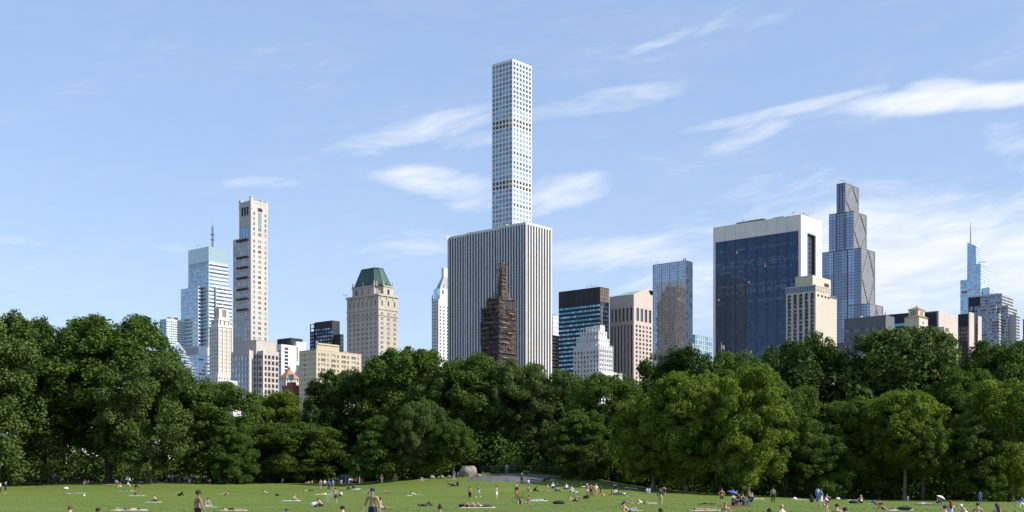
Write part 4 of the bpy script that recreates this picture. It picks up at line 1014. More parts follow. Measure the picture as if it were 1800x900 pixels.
def spire_tower():
    b = Bld('spired_glass_tower', 'distant pale blue glass tower tapering to a needle spire', 1700, 1724, 1737, 2000, pv=600)
    mb = MB(); fl = b.px(3.6); q, p = b.q, b.p
    gl = (GS, GK, GS)
    L = dict(n=6, fw=.95, fl=fl, fh=.84, gl=gl, top=.5, tilt=.003, dep=.15); Rr = dict(n=5, fw=.96, fl=fl, fh=.6, gl=(GP2, GS), top=.5, dep=.15)
    b.tier(mb, 0, 0, b.W2, b.W1, 0, b.z(463), L, Rr)
    b.tier(mb, 10, q(1724, 10.), 40, q(1688, 10.), 0, b.z(488.6, 10), L, None)
    b.tier(mb, 6, -12, p(1748, -12.), 0, 0, b.z(505, 6, -12), L, Rr)
    ya, yb = q(1715.7), q(1700.3); xr = p(1722.6, ya); zt, zl = b.z(432, 0, ya), b.z(426, 0, yb); z0 = b.z(463)-1
    b.tier(mb, 0, ya, xr, yb, z0, zt, L, Rr)
    b.done(mb, [S_SPAN])
    m = MB(); m.face([(0, ya, zt), (0, yb, zt), (0, yb, zl)]); m.face([(xr*.6, ya, zt), (xr*.6, yb, zt), (xr*.6, yb, zl)]); m.face([(0, ya, zt), (xr*.6, ya, zt), (xr*.6, yb, zl), (0, yb, zl)]); m.face([(0, yb, zt), (xr*.6, yb, zt), (xr*.6, yb, zl), (0, yb, zl)])
    m.build('sloped_crown', GS, b.root)
    ys = q(1705); m = MB(); zs = b.z(390, 0, ys); m.tube([(3, ys, zl-14), (3, ys, zl+8), (3, ys, zs)], [1.5, 1.1, .35], 6); m.build('spire', S_GREY, b.root)
    zb_ = b.z(508); b.boxes('terrace_band', S_SPAN, [(-.5, -.02, 0, b.W1, zb_, zb_+3), (-.5, -.02, 0, b.W1, zb_-11, zb_-8.5)])
    b.boxes('red_banner', mat('red_panel', (.35, .09, .10), .6), [(9.4, 9.9, q(1702, 10.), q(1690, 10.), b.z(512, 10), b.z(508.5, 10))])
    b.part('roof_crane', S_DGREY, lambda m: m.tube([(2, 4, b.z(463)-1), (2, 4, b.z(460)), (12, -4, b.z(459))], .6, 4))
spire_tower()

def right_cluster():
    b = Bld('charcoal_low_block', 'long low charcoal block above the treetops left of the tile-capped turret', 1484, 1557, 1560, 700, pv=620)
    mb = MB(); z = b.z(553.6)
    b.tier(mb, 0, 0, 12, b.W1, 0, z, dict(n=18, fw=.7, fl=4.5, fh=.4, gl=(GD, GG), top=5)); b.done(mb, [S_DGREY])
    b.boxes('roof_vent', S_WHITE, [(1, 3, b.W1*.6, b.W1*.66, z-.9, z+.8)]); b.boxes('parapet', S_PALE, [(-.2, .5, -.2, .6, z, z+1.2)])
    b = Bld('navy_flat_block', 'flat-topped navy block behind the tile-capped turret', 1538, 1606, 1612, 900, pv=600)
    mb = MB(); b.tier(mb, 0, 0, 20, b.W1, 0, b.z(549)); b.done(mb, [S_NAVY])
    b.boxes('roof_vent', S_GREY, [(3, 4, b.W1*.62, b.W1*.63, b.z(549)-1, b.z(546))])
    b.boxes('skylight', GT, [(-1.5, -.1, b.W1*.1, b.W1*.75, b.z(572), b.z(567))])
    b = Bld('tile_capped_turret', 'cream stone tower with an open lantern under a red tile cap', 1590, 1615.4, 1631, 650, pv=620)
    mb = MB(); z = b.z(556); W1, W2 = b.W1, b.W2
    b.tier(mb, 0, 0, W2, W1, 0, z); 
    xa, ya = W2*.14, W1*.14; xb, yb = W2*.86, W1*.8; zc = b.z(543, xa, ya); zk = z+2
    b.tier(mb, xa, ya, xb, yb, z-.5, zc, dict(n=1, fw=1, cols=ivs(ya+1.2, yb-1.2, 3, .55), fl=3.2, fh=.75, gl=(GD,), top=.6, zb=z+.5, dep=.5), dict(n=1, fw=1, cols=ivs(xa+(xb-xa)*.3, xb-(xb-xa)*.25, 2, .6), fl=3.2, fh=.75, gl=(GD,), top=.6, zb=z+.5, dep=.5))
    b.done(mb, [S_CREAM])
    b.part('tile_skirt', S_TILE, lambda m: m.frustum((-.5, W2+.5, -.5, W1+.5), (xa-.1, xb+.1, ya-.1, yb+.1), z-.1, z+1.1))
    zt = b.z(536.5, xa, ya)
    b.part('tile_cap', S_TILE, lambda m: m.frustum((xa-.6, xb+.6, ya-.6, yb+.6), ((xa+xb)/2-.1, (xa+xb)/2+.1, (ya+yb)/2-.1, (ya+yb)/2+.1), zc, zt))
    b.part('finial', S_CREAM, lambda m: m.lathe([(.25, zt-.2), (.3, zt+.4), (.02, zt+1)], 6, ((xa+xb)/2, (ya+yb)/2)))
    b.boxes('cornice', S_CREAM, [(xa-.4, xb+.4, ya-.4, yb+.4, zc-.4, zc-.05)])
    m = MB(); m.lathe([(.7, -.05), (.7, .1), (.05, .12)], 10); o = m.build('round_window', GD, b.root); o.rotation_euler = (R(90), 0, 0); o.location = (W2*.45, -.1, b.z(566))
    b.boxes('wing', S_CREAM, [(W2, W2+7, 1, W1, 0, b.z(571)), (W2+7, W2+13, 1, W1, 0, b.z(577))])
    b = Bld('tan_and_navy_block', 'block with a navy face and a plain sunlit tan face, right of the turret', 1612, 1650, 1687, 800, pv=640)
    mb = MB(); z = b.z(546)
    b.tier(mb, 0, 0, b.W2, b.W1, 0, z); b.done(mb, [S_PINK])
    b.boxes('dark_glazing', S_NAVY, [(-.25, -.02, 1.2, b.W1, b.z(640), z-.6)]); b.boxes('drain_pipe', S_GREY, [(-.4, -.27, b.W1*.32, b.W1*.33, b.z(640), z-13)])
    b = Bld('small_tan_box', 'small tan rooftop box building just above the treetops', 1643, 1659.6, 1668, 640, pv=640)
    mb = MB(); b.tier(mb, 0, 0, b.W2, b.W1, 0, b.z(574)); b.done(mb, [S_CREAM]); b.boxes('louvre_panel', S_BROWNP, [(b.W2*.2, b.W2, -.1, .1, b.z(582), b.z(575.5))])
    b = Bld('bronze_glass_pier_tower', 'bronze glass block with two plain stone piers on its sunlit side', 1684, 1702, 1723, 750, pv=660)
    mb = MB(); z = b.z(551); W1, W2 = b.W1, b.W2
    b.tier(mb, 0, 0, W2, W1, 0, z, dict(n=4, fw=.92, fl=b.px(7), fh=.82, gl=(GBZ, GD, GBZ), top=b.px(22), tilt=.004), dict(n=1, fw=1, cols=[(b.p(1710), b.p(1717))], fl=b.px(7), fh=.82, gl=(GBZ, GD, GW), top=b.px(14), tilt=.003))
    b.done(mb, [S_NAVY])
    b.boxes('stone_pier', S_PINK, [(-.3, b.p(1710), -.8, -.02, 0, z+.8), (b.p(1717), W2+.3, -.8, -.02, 0, z)])
    b = Bld('navy_rear_block', 'dark navy block between the spired tower and the terraced glass building', 1702, 1724, 1740, 1150, pv=600)
    mb = MB(); b.tier(mb, 0, 0, b.W2, b.W1, 0, b.z(521), dict(n=6, fw=.95, fl=5, fh=.8, gl=(GG, GD), top=8)); b.done(mb, [S_NAVY])
    b.boxes('roof_mast', S_GREY, [(4, 4.4, 2, 2.4, b.z(521)-1, b.z(514))])
    b = Bld('terraced_glass_building', 'grey glass building stepping down in terraces at the far right', 1717.5, 1772, 1788, 900, pv=640)
    mb = MB(); fl = b.px(5.3); W1, W2 = b.W1, b.W2
    L = dict(n=14, fw=.9, fl=fl, fh=.6, gl=(GG, GV, GD, GG), top=.8, tilt=.004); Rr = dict(n=8, fw=.9, fl=fl, fh=.5, gl=(GD, GG, GP2), top=.8)
    b.tier(mb, 0, 0, W2, W1, 0, b.z(537), L, Rr)
    b.tier(mb, 1.5, b.q(1761.4, 1.5), b.p(1781, b.q(1761.4, 1.5)), b.q(1723, 1.5), b.z(537)-1, b.z(515), dict(L, n=9, zb=b.z(536)), dict(Rr, zb=b.z(536)))
    b.tier(mb, 2, -5, b.p(1792.6, -5.), 0, 0, b.z(552, 2, -5), None, dict(Rr, n=10))
    yb = b.q(1756, -6.); b.tier(mb, -6, yb, 0, b.q(1717.5, -6.), 0, b.z(551, -6, yb), dict(L, n=9), dict(Rr, n=2, gl=(GP2, GW)))
    yb = b.q(1751, -3.); b.tier(mb, -3, yb, 0, b.q(1719, -3.), 0, b.z(539, -3, yb), dict(L, n=9), dict(Rr, n=1, gl=(GP2, GW)))
    b.done(mb, [S_GREY])
    b.boxes('roof_edge', S_SPAN, [(1.1, 1.5, b.q(1761.4, 1.5), b.q(1723, 1.5), b.z(515)-.1, b.z(515)+.5), (-.4, 0, 0, yb, b.z(537), b.z(537)+.5)])
    b.boxes('roof_cabin', S_DGREY, [(4, 9, b.q(1755, 4.), b.q(1740, 4.), b.z(515)-.9, b.z(512))])
    b = Bld('plum_edge_tower', 'thin plum coloured strip of a tower cut by the right edge', 1798, 1812, 1830, 950, pv=640)
    mb = MB(); b.tier(mb, 0, 0, b.W2, b.W1, 0, b.z(560), dict(n=3, fw=.8, fl=5, fh=.6, gl=(GD, GG))); b.done(mb, [stone('plum_panel', (.10, .075, .12))])
right_cluster()

# ================================================================ trees
import numpy as np
def leaf_material(name, c1, c2, tr=.2):
    m = bpy.data.materials.new(name); m.use_nodes = True; g = G(m.node_tree)
    at = g.n('ShaderNodeAttribute', attribute_name='tint').outputs['Fac']
    c = g.mix(at, c1+(1,), c2+(1,))
    d_ = g.n('ShaderNodeBsdfPrincipled'); g.l(c, d_.inputs['Base Color']); d_.inputs['Roughness'].default_value = .7; d_.inputs['Specular IOR Level'].default_value = .12
    t = g.n('ShaderNodeBsdfTranslucent'); g.l(g.mix(1., c, (1.25, 1.35, .55, 1), 'MULTIPLY'), t.inputs[0])
    mx = g.n('ShaderNodeMixShader'); mx.inputs[0].default_value = tr
    g.l(d_.outputs[0], mx.inputs[1]); g.l(t.outputs[0], mx.inputs[2]); g.l(mx.outputs[0], g.n('ShaderNodeOutputMaterial').inputs[0])
    return m
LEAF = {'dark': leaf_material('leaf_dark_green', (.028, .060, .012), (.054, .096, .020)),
        'mid': leaf_material('leaf_mid_green', (.048, .094, .015), (.090, .150, .027)),
        'grey': leaf_material('leaf_grey_green', (.056, .098, .022), (.102, .154, .040)),
        'olive': leaf_material('leaf_olive', (.050, .096, .014), (.100, .158, .026)),
        'lime': leaf_material('leaf_yellow_green', (.082, .140, .015), (.168, .235, .033), .30)}
BARK = mat('bark', (.085, .065, .047), .95, var=.5, vscale=1.5, bump=.5, bscale=6., stretch=(1, 1, .2))
BARKP = mat('bark_plane', (.24, .20, .14), .9, col2=(.10, .085, .06), vscale=1.6, stretch=(1, 1, .5))
def leaf_cloud(rg, centres, radii, per, size, flat=.88):
    """leaf-sized quads on the shells of many clumps; returns vertex array and tints"""
    V, T = [], []
    for (c, r) in zip(centres, radii):
        n = max(20, int(per*r*r))
        u = rg.normal(size=(n, 3)); u[:, 2] += .35; u /= np.linalg.norm(u, axis=1)[:, None]
        # lumpy shell: radius varies with direction so the clump breaks into sprays
        k = rg.normal(size=(4, 3)); ph = rg.uniform(0, 6.3, 4)
        lump = sum(np.sin(u@(k[i]*2.6)+ph[i]) for i in range(4))*.13
        rad = r*(rg.uniform(.62, 1.08, n)+lump)
        p = c+u*rad[:, None]*np.array([1, 1, flat])
        p[:, 2] -= .25*r*np.maximum(0, np.hypot(u[:, 0], u[:, 1])-.6)
        nm = u*.75+rg.normal(size=(n, 3))*.55+np.array([0, 0, .35]); nm /= np.linalg.norm(nm, axis=1)[:, None]
        a = np.cross(nm, rg.normal(size=(n, 3))); a /= np.linalg.norm(a, axis=1)[:, None]; b = np.cross(nm, a)
        s = size*rg.uniform(.6, 1.35, n)[:, None]
        q = np.stack([p-a*s, p-b*s*.55+nm*s*.12, p+a*s, p+b*s*.55+nm*s*.12], 1)
        V.append(q); T.append(np.clip(rg.normal(.5, .28, n)+rg.normal(0, .18), 0, 1))
    return np.concatenate(V), np.concatenate(T)
def leaf_mesh(name, V, T, m):
    n = len(V); me = bpy.data.meshes.new(name)
    me.vertices.add(n*4); me.vertices.foreach_set('co', V.reshape(-1).astype(np.float32))
    me.loops.add(n*4); me.loops.foreach_set('vertex_index', np.arange(n*4, dtype=np.int32))
    me.polygons.add(n); me.polygons.foreach_set('loop_start', np.arange(0, n*4, 4, dtype=np.int32))
    me.update(calc_edges=True)
    at = me.attributes.new('tint', 'FLOAT', 'FACE'); at.data.foreach_set('value', T.astype(np.float32))
    me.materials.append(m); return me
def crown_shape(style):
    # (height fraction, radius fraction) profile of the crown
    return {'elm': [(.18, .30), (.30, .72), (.45, .95), (.62, 1.), (.78, .95), (.90, .76), (.985, .38)],
            'round': [(.10, .35), (.22, .80), (.40, 1.), (.60, 1.), (.78, .93), (.91, .72), (.985, .36)],
            'bush': [(.0, .62), (.10, .92), (.30, 1.), (.55, .97), (.76, .86), (.90, .64), (.985, .3)],
            'cone': [(.06, .55), (.14, .95), (.30, 1.), (.50, .78), (.70, .50), (.86, .26), (.985, .05)],
            'high': [(.34, .25), (.44, .70), (.58, 1.), (.72, 1.), (.86, .84), (.985, .4)]}[style]
def make_tree(seed, style, H=24., Rc=8.5, per=138, size=.225):
    rg = np.random.default_rng(seed); pr = crown_shape(style)
    hs = [p[0] for p in pr]; rs = [p[1] for p in pr]
    ph = rg.uniform(0, 6.28, 3); cs, rr = [], []
    # main boughs lobe the outline: each bough carries a cluster of clumps
    nb = 17
    boughs = []
    for k in range(nb):
        t = hs[0]+(hs[-1]-hs[0])*(.06+.90*(k+.5)/nb); w = k*2.4+rg.uniform(-.5, .5)
        R0 = np.interp(t, hs, rs)*Rc*rg.uniform(.78, 1.14); boughs.append((np.array([math.cos(w)*R0*.66, math.sin(w)*R0*.66, t*H]), max(2.2, R0*.40)))
    for (bc, br) in boughs:
        for j in range(12):
            u = rg.normal(size=3); u /= np.linalg.norm(u); u[2] = abs(u[2])*.9-.25
            c = bc+u*br*rg.uniform(.55, 1.05)*np.array([1, 1, .8]); cs.append(c); rr.append(rg.uniform(.95, 1.9)*Rc/8.5)
    for k in range(62):
        t = rg.uniform(hs[0], hs[-1]); w = rg.uniform(0, 6.283); R0 = np.interp(t, hs, rs)*Rc*(1+.14*math.sin(3*w+ph[0])+.10*math.sin(5*w+ph[1]))
        f = rg.uniform(.72, 1.0) if k % 4 else rg.uniform(.1, .5)
        c = np.array([math.cos(w)*R0*f, math.sin(w)*R0*f, t*H]); cs.append(c); rr.append(rg.uniform(.9, 1.8)*Rc/8.5*(1.35 if k % 4 == 0 else 1))
    for k in range(16):                      # leading shoots that make the outline uneven
        t = hs[-1]-(hs[-1]-hs[0])*rg.uniform(0, .55); w = rg.uniform(0, 6.283); R0 = np.interp(t, hs, rs)*Rc; e = rg.uniform(.6, 2.2)
        o_ = np.array([math.cos(w)*R0*.95, math.sin(w)*R0*.95, t*H]); dr = np.array([math.cos(w)*.6, math.sin(w)*.6, .8])
        for j in range(3): cs.append(o_+dr*e*(j+1)/3+rg.normal(size=3)*.3); rr.append((1.35-.3*j)*Rc/8.5)
    for k in range(50):                      # sprays that stick out of the outline
        t = rg.uniform(hs[0]+.1, hs[-1]); w = rg.uniform(0, 6.283); R0 = np.interp(t, hs, rs)*Rc*rg.uniform(1.0, 1.16)
        cs.append(np.array([math.cos(w)*R0, math.sin(w)*R0, min(t*H*rg.uniform(1., 1.05), H*.99)])); rr.append(rg.uniform(.45, .9)*Rc/8.5)
    for k in range(5):
        w = rg.uniform(0, 6.283); cs.append(np.array([math.cos(w)*Rc*.16, math.sin(w)*Rc*.16, H*(hs[-1]-.03-.02*k)])); rr.append(1.2)
    V, T = leaf_cloud(rg, cs, rr, per, size)
    crown = leaf_mesh('crown', V, T, LEAF['mid'])
    m = MB(); z0 = .0; ht = H*.66; bx, by = rg.uniform(-.6, .6, 2)
    tr = [(0, 0, -.4), (.05, 0, 0.), (.1*bx, .1*by, H*.06), (.5*bx, .5*by, H*.25), (bx, by, H*.45), (bx*.6, by*1.2, ht)]
    rad = [.78, .62, .47, .40, .28, .1]; m.tube(tr, [x*H/26 for x in rad], 9)
    for j in range(5):
        w = j*1.26+.4; m.tube([(math.cos(w)*.25, math.sin(w)*.25, .5), (math.cos(w)*.95, math.sin(w)*.95, -.35)], [.22, .05], 5)
    for (bc, br) in boughs:
        zb = max(H*.14, bc[2]*.62-H*.02); f = min(1, zb/ht)
        s = Vector((bx*f, by*f, zb)); e = Vector(bc); e.z = min(e.z, H*.88); md = s.lerp(e, .5)+Vector((rg.uniform(-.6, .6), rg.uniform(-.6, .6), .08*H*rg.uniform(-.3, .6)))
        m.tube([s, md, e], [.2*H/26*(1.3-f*.6), .13*H/26, .04], 6)
        for j in range(3):
            e2 = e+Vector(rg.normal(size=3)).normalized()*br*.45; e2.z = min(e2.z, H*.86); m.tube([md, (md+e2)/2, e2], [.09, .06, .02], 4)
    trunk = m.mesh('trunk', BARK, True)
    return dict(crown=crown, trunk=trunk, H=H, R=Rc)
VAR = {s: [make_tree(31*i+7*len(s)+ord(s[0]), s) for i in range(n)] for s, n in (('elm', 3), ('round', 4), ('bush', 2), ('cone', 1), ('high', 2))}
def place_tree(px, top, x0, x1, D, style, leaf, label, group=None, var=0, bark=None, name='broadleaf_tree', rz=None):
    v = VAR[style][var % len(VAR[style])]
    x = (px-900)/F*D; g0 = ground_z(x, D); H = PT(px, top, D).z-g0
    wid = (x1-x0)/F*D/2
    r = empty(name, (x, D, g0), (px*.7 % 6.28) if rz is None else rz)
    r.scale = (wid/v['R']*1.04, wid/v['R']*1.04, H/v['H']*.955)
    tag(r, label, 'tree', group, 'thing')
    for nm, m in (('trunk', bark or BARK), ('crown', LEAF[leaf])):
        o = obj(nm, v[nm], r); o.material_slots[0].link = 'OBJECT'; o.material_slots[0].material = m
    return r
GL, GC, GR = 'trees along the left edge of the meadow', 'trees behind the rock outcrop', 'trees along the right edge of the meadow'
TREES = [
 (-18, 546, -115, 98, 228, 'bush', 'grey', 'tall soft grey-green tree cut by the left edge of the view', GL, 0),
 (78, 559, 30, 172, 244, 'elm', 'dark', 'dark tree whose bare trunk stands before the fence at the far left', GL, 0),
 (192, 556, 112, 330, 238, 'elm', 'mid', 'tallest broad tree of the left group with a pale bare trunk', GL, 1),
 (262, 622, 190, 346, 230, 'round', 'grey', 'lower tree with drooping sunlit boughs in front of the tallest left tree', GL, 0),
 (368, 668, 286, 446, 238, 'round', 'mid', 'dense rounded tree whose top slopes down from the left group', GL, 1),
 (412, 742, 374, 450, 233, 'bush', 'mid', 'lower leafy tree sweeping to the lawn at the right end of the left group', GL, 0),
 (482, 688, 436, 548, 262, 'round', 'lime', 'bright yellow-green tree below the concrete grid block', GC, 1),
 (522, 742, 455, 602, 241, 'round', 'olive', 'low olive tree in the gap left of the dark maple', GC, 2),
 (603, 648, 543, 672, 250, 'round', 'dark', 'blackish green maple below the tan apartment block', GC, 3),
 (668, 728, 618, 718, 226, 'cone', 'mid', 'small pointed tree standing forward on the lawn edge', GC, 0),
 (716, 610, 642, 796, 246, 'elm', 'mid', 'tall leafy tree between the mansard hotel and the striped slab', GC, 2),
 (738, 700, 700, 778, 224, 'round', 'grey', 'slim-trunked tree beside the pointed tree, left of the boulder', GC, 0),
 (797, 738, 762, 832, 222, 'high', 'mid', 'small thin-trunked tree just left of the big boulder', GC, 0),
 (832, 621, 765, 905, 241, 'elm', 'mid', 'tall tree in front of the striped slab, behind the boulder', GC, 0),
 (915, 636, 848, 968, 239, 'elm', 'grey', 'soft grey-green tree below the scaffolded tower', GC, 1),
 (985, 652, 922, 1042, 237, 'round', 'grey', 'grey-green tree below the teal slab, right of the rock outcrop', GC, 3),
 (1068, 655, 996, 1128, 215, 'round', 'olive', 'olive tree with sunlit top in front of the white ziggurat building', GR, 2),
 (1022, 722, 975, 1085, 208, 'bush', 'mid', 'low shaded tree overhanging the shady right side of the knoll', GR, 0),
 (1190, 612, 1120, 1264, 226, 'round', 'dark', 'dark domed tree below the blue glass slab', GR, 1),
 (1148, 690, 1080, 1212, 194, 'round', 'lime', 'yellow-green tree with layered boughs left of the mottled trunk', GR, 0),
 (1206, 652, 1142, 1272, 190, 'round', 'lime', 'yellow-green plane tree with a mottled trunk in front of the dark domed tree', GR, 3),
 (1266, 656, 1214, 1322, 197, 'elm', 'lime', 'narrow yellow-green tree between the mottled trunk and the pale trunk', GR, 2),
 (1394, 668, 1342, 1448, 193, 'elm', 'olive', 'leafy yellow-green tree right of the pale trunk, below the arched bay building', GR, 0),
 (1316, 644, 1262, 1388, 186, 'round', 'lime', 'broad yellow-green plane tree with pale trunk behind the blue parasol', GR, 1),
 (1292, 616, 1226, 1354, 216, 'round', 'mid', 'tree below the navy glass slab, near the flagpole', GR, 2),
 (1410, 587, 1332, 1500, 226, 'round', 'dark', 'large dark tree below the arched bay building', GR, 0),
 (1592, 569, 1490, 1698, 222, 'bush', 'grey', 'huge grey-green tree below the tile-capped turret', GR, 1),
 (1500, 702, 1446, 1562, 193, 'round', 'olive', 'olive tree left of the twin trunks, behind the walker in teal', GR, 1),
 (1544, 692, 1476, 1606, 194, 'round', 'lime', 'spreading yellow-green tree left of the tall straight brown trunk', GR, 3),
 (1590, 684, 1530, 1662, 188, 'high', 'lime', 'yellow-green tree on a tall straight brown trunk, right half', GR, 1),
 (1380, 712, 1345, 1446, 191, 'high', 'mid', 'tree with a straight grey trunk behind the strolling person in grey', GR, 0),
 (1622, 735, 1580, 1672, 186, 'high', 'olive', 'short-crowned tree on a mossy trunk beside the white parasol', GR, 0),
 (1692, 645, 1636, 1764, 206, 'round', 'mid', 'mid green tree below the bronze glass pier block', GR, 3),
 (1765, 600, 1690, 1840, 216, 'elm', 'mid', 'tall tree below the terraced glass building at the right', GR, 1),
 (1778, 664, 1694, 1862, 188, 'round', 'lime', 'yellow-green tree spreading over the right edge of the view', GR, 2),
 (1720, 742, 1668, 1776, 185, 'bush', 'olive', 'low leafy tree reaching the grass near the right edge', GR, 0),
 (1444, 760, 1400, 1492, 188, 'bush', 'mid', 'low shaded tree with leaves to the ground behind the walker in teal', GR, 1),
]
for (px, top, x0, x1, D, st, lf, lab, gr, vr) in TREES:
    place_tree(px, top, x0, x1, D, st, lf, lab, gr, vr, bark=BARKP if lf == 'lime' and px > 1000 else None)

SIL = [(-150, 560), (0, 565), (60, 575), (130, 590), (200, 575), (250, 590), (300, 630), (340, 680), (400, 725), (440, 745), (480, 720), (530, 715), (570, 690), (640, 675), (680, 640), (760, 640), (860, 650), (960, 670),
       (1040, 690), (1110, 690), (1150, 650), (1260, 645), (1330, 635), (1400, 610), (1490, 610), (1560, 590), (1620, 590), (1700, 625), (1780, 625), (1950, 620)]
def sil(px): return float(np.interp(px, [s[0] for s in SIL], [s[1] for s in SIL]))
def woodland():
    rg = np.random.default_rng(5)
    cs, rr = [], []
    N = 1450
    for k in range(N):                       # the depth of the wood behind the first trees
        px = -140+2100*(k+rg.uniform(0, 1))/N; De = edge(px)[1]; D = De+(rg.uniform(24, 60) if k % 3 else rg.uniform(60, 100))
        x = (px-900)/F*D; g0 = ground_z(x, D); zt = PT(px, sil(px)+14, D).z
        cs.append(np.array([x, D, g0+.3+(zt-g0-2)*rg.uniform(0, 1)**(1. if k % 2 else 2.6)])); rr.append(rg.uniform(1.8, 3.3))
    V, T = leaf_cloud(rg, cs, rr, 18, .52)
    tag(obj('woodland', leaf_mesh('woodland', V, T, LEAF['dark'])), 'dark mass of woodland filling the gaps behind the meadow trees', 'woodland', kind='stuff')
    cs, rr = [], []
    for k in range(900):                     # bushes and saplings under the trees
        px = -130+2080*(k+rg.uniform(0, 1))/900; De = edge(px)[1]; D = De+rg.uniform(9, 30)
        if px < 330: D = De+rg.uniform(19, 42)
        elif 1.2*math.sin(px*.05)+rg.normal() < -.9: continue
        x = (px-900)/F*D; g0 = ground_z(x, D)
        cs.append(np.array([x, D, g0+rg.uniform(.2, 5.5)**1.])); rr.append(rg.uniform(1., 2.1))
    V, T = leaf_cloud(rg, cs, rr, 34, .27)
    tag(obj('undergrowth', leaf_mesh('undergrowth', V, T, LEAF['mid'])), 'shaded bushes and saplings growing under the meadow trees', 'undergrowth', kind='stuff')
woodland()

# ================================================================ rocks, fences, path, carts
def noise3(p, f, seed=0.):
    x, y, z = p
    return (math.sin(x*f*1.7+seed)+math.sin(y*f*2.1+1.3*seed+x*f*.6)+math.sin(z*f*1.9+.7*seed+y*f*.8)+math.sin((x+y+z)*f*1.1+seed*2))/4
SCHIST = mat('schist', (.36, .31, .25), .9, col2=(.17, .155, .14), vscale=1.2, bump=.8, bscale=4., v2=.3, v2scale=5., stretch=(1, 1, 2.5))
SCHISTD = mat('schist_slab', (.155, .145, .14), .85, col2=(.085, .082, .085), vscale=.5, bump=.7, bscale=3., v2=.35, v2scale=2.5, stretch=(.5, 2, 1))
def rock(name, px, py, wpx, hpx, D, seed, label, group=None, m=SCHIST, sub=4, deep=1.1):
    bm = bmesh.new(); bmesh.ops.create_icosphere(bm, subdivisions=sub, radius=1.)
    w = wpx/F*D/2; h = hpx/F*D
    for v in bm.verts:
        p = v.co.copy()
        k = 1+.20*noise3(p, 1.6, seed)+.09*noise3(p, 4.3, seed+2)+.04*noise3(p, 10, seed+5)
        q = p*k
        q.z = (min(q.z, .80+.12*noise3(p, 2.5, seed+9)))
        v.co = Vector((q.x*w*1.02, q.y*w*deep, (q.z+.35)*h/1.18))
    me = bpy.data.meshes.new(name); bm.to_mesh(me); bm.free(); me.materials.append(m)
    x = (px-900)/F*D; o = obj(name, me, None, (x, D, ground_z(x, D)-.12)); tag(o, label, 'rock', group, 'thing'); return o
rock('boulder', 824, 837, 30, 19, 214, 1.7, 'big rounded boulder with a sunlit right side at the top of the knoll')
RK = [(841, 10, 5, 211, 'flat stone leaning against the right foot of the big boulder'), (850, 9, 4.5, 216, 'pale stone a little right of the big boulder'), (858, 7, 4, 217, 'rightmost small stone of the row beside the boulder'),
      (808, 7, 4, 213, 'small stone at the left foot of the big boulder'), (789, 8, 3, 217, 'small flat stone left of the boulder, first of the row'), (777, 7, 4, 218, 'second stone left of the boulder'), (771, 5, 3, 218, 'smallest stone of the row left of the boulder'),
      (760, 9, 6, 219, 'upright pale stone left of the boulder'), (741, 6, 5, 221, 'stone by the slim trunk left of the boulder')]
for i, (px, w, h, D, lab) in enumerate(RK): rock('stone', px, 0, w, h, D, 3.1*i+.4, lab, 'stones edging the knoll', sub=3)
def outcrop():
    D0, px0 = 206.5, 905; n, mm = 60, 26; V, Fc = [], []
    for j in range(mm+1):
        for i in range(n+1):
            px = px0-90+185*i/n; D = D0-9.5+20*j/mm; x = (px-900)/F*D
            u = (px-px0)/(80+8*math.sin(j*.9)); v = (D-D0-(1.2*u))/(7.4+1.3*math.sin(i*.5)+.8*math.sin(i*1.3))
            r = math.sqrt(u*u+v*v); k = max(-1, 1-r*r)
            z = ground_z(x, D)+(.34*k if k > 0 else .5*k)+.10*noise3((x*.5, D*.7, 0), 1.4, 3)+.05*noise3((x, D, 0), 2.2, 7)+.06*math.sin(D*1.9+x*.25)*max(k, 0)
            V.append((x, D, z))
    for j in range(mm):
        for i in range(n): a = j*(n+1)+i; Fc.append((a, a+1, a+n+2, a+n+1))
    me = bpy.data.meshes.new('rock_outcrop'); me.from_pydata(V, [], Fc); me.materials.append(SCHISTD); me.polygons.foreach_set('use_smooth', [True]*len(Fc))
    tag(obj('rock_outcrop', me), 'low dark grey slab of bare bedrock spread over the knoll', 'rock', kind='thing')
outcrop()
def dirt_patch():
    mb = MB(); D = 219; pts = []
    for k in range(14):
        a = 2*math.pi*k/14; px = 733+20*math.cos(a)*(1+.2*math.sin(3*a)); d = D-1+3.2*math.sin(a); x = (px-900)/F*d; pts.append((x, d, ground_z(x, d)+.035))
    mb.face(pts); tag(mb.build('bare_soil', mat('bare_soil', (.30, .26, .19), .95, var=.3, vscale=1.)), 'worn patch of bare soil at the foot of the trees', kind='structure')
dirt_patch()
def path():
    mb = MB(); pr = None
    for k in range(40):
        px = -140+20*k; D = edge(px)[1]+13+3*math.sin(k*.2); x = (px-900)/F*D; x2 = (px-900)/F*(D+4)
        a, b = (x, D, ground_z(x, D)+.03), (x2, D+4, ground_z(x2, D+4)+.03)
        if pr: mb.face([pr[0], a, b, pr[1]])
        pr = (a, b)
    tag(mb.build('path', mat('path_paving', (.42, .36, .27), .95, var=.2, vscale=.4)), 'pale footpath running behind the left trees', kind='structure')
path()
M_TEAL = mat('rail_teal', (.09, .22, .20), .5); M_WIRE = mat('fence_wire', (.06, .065, .06), .6)
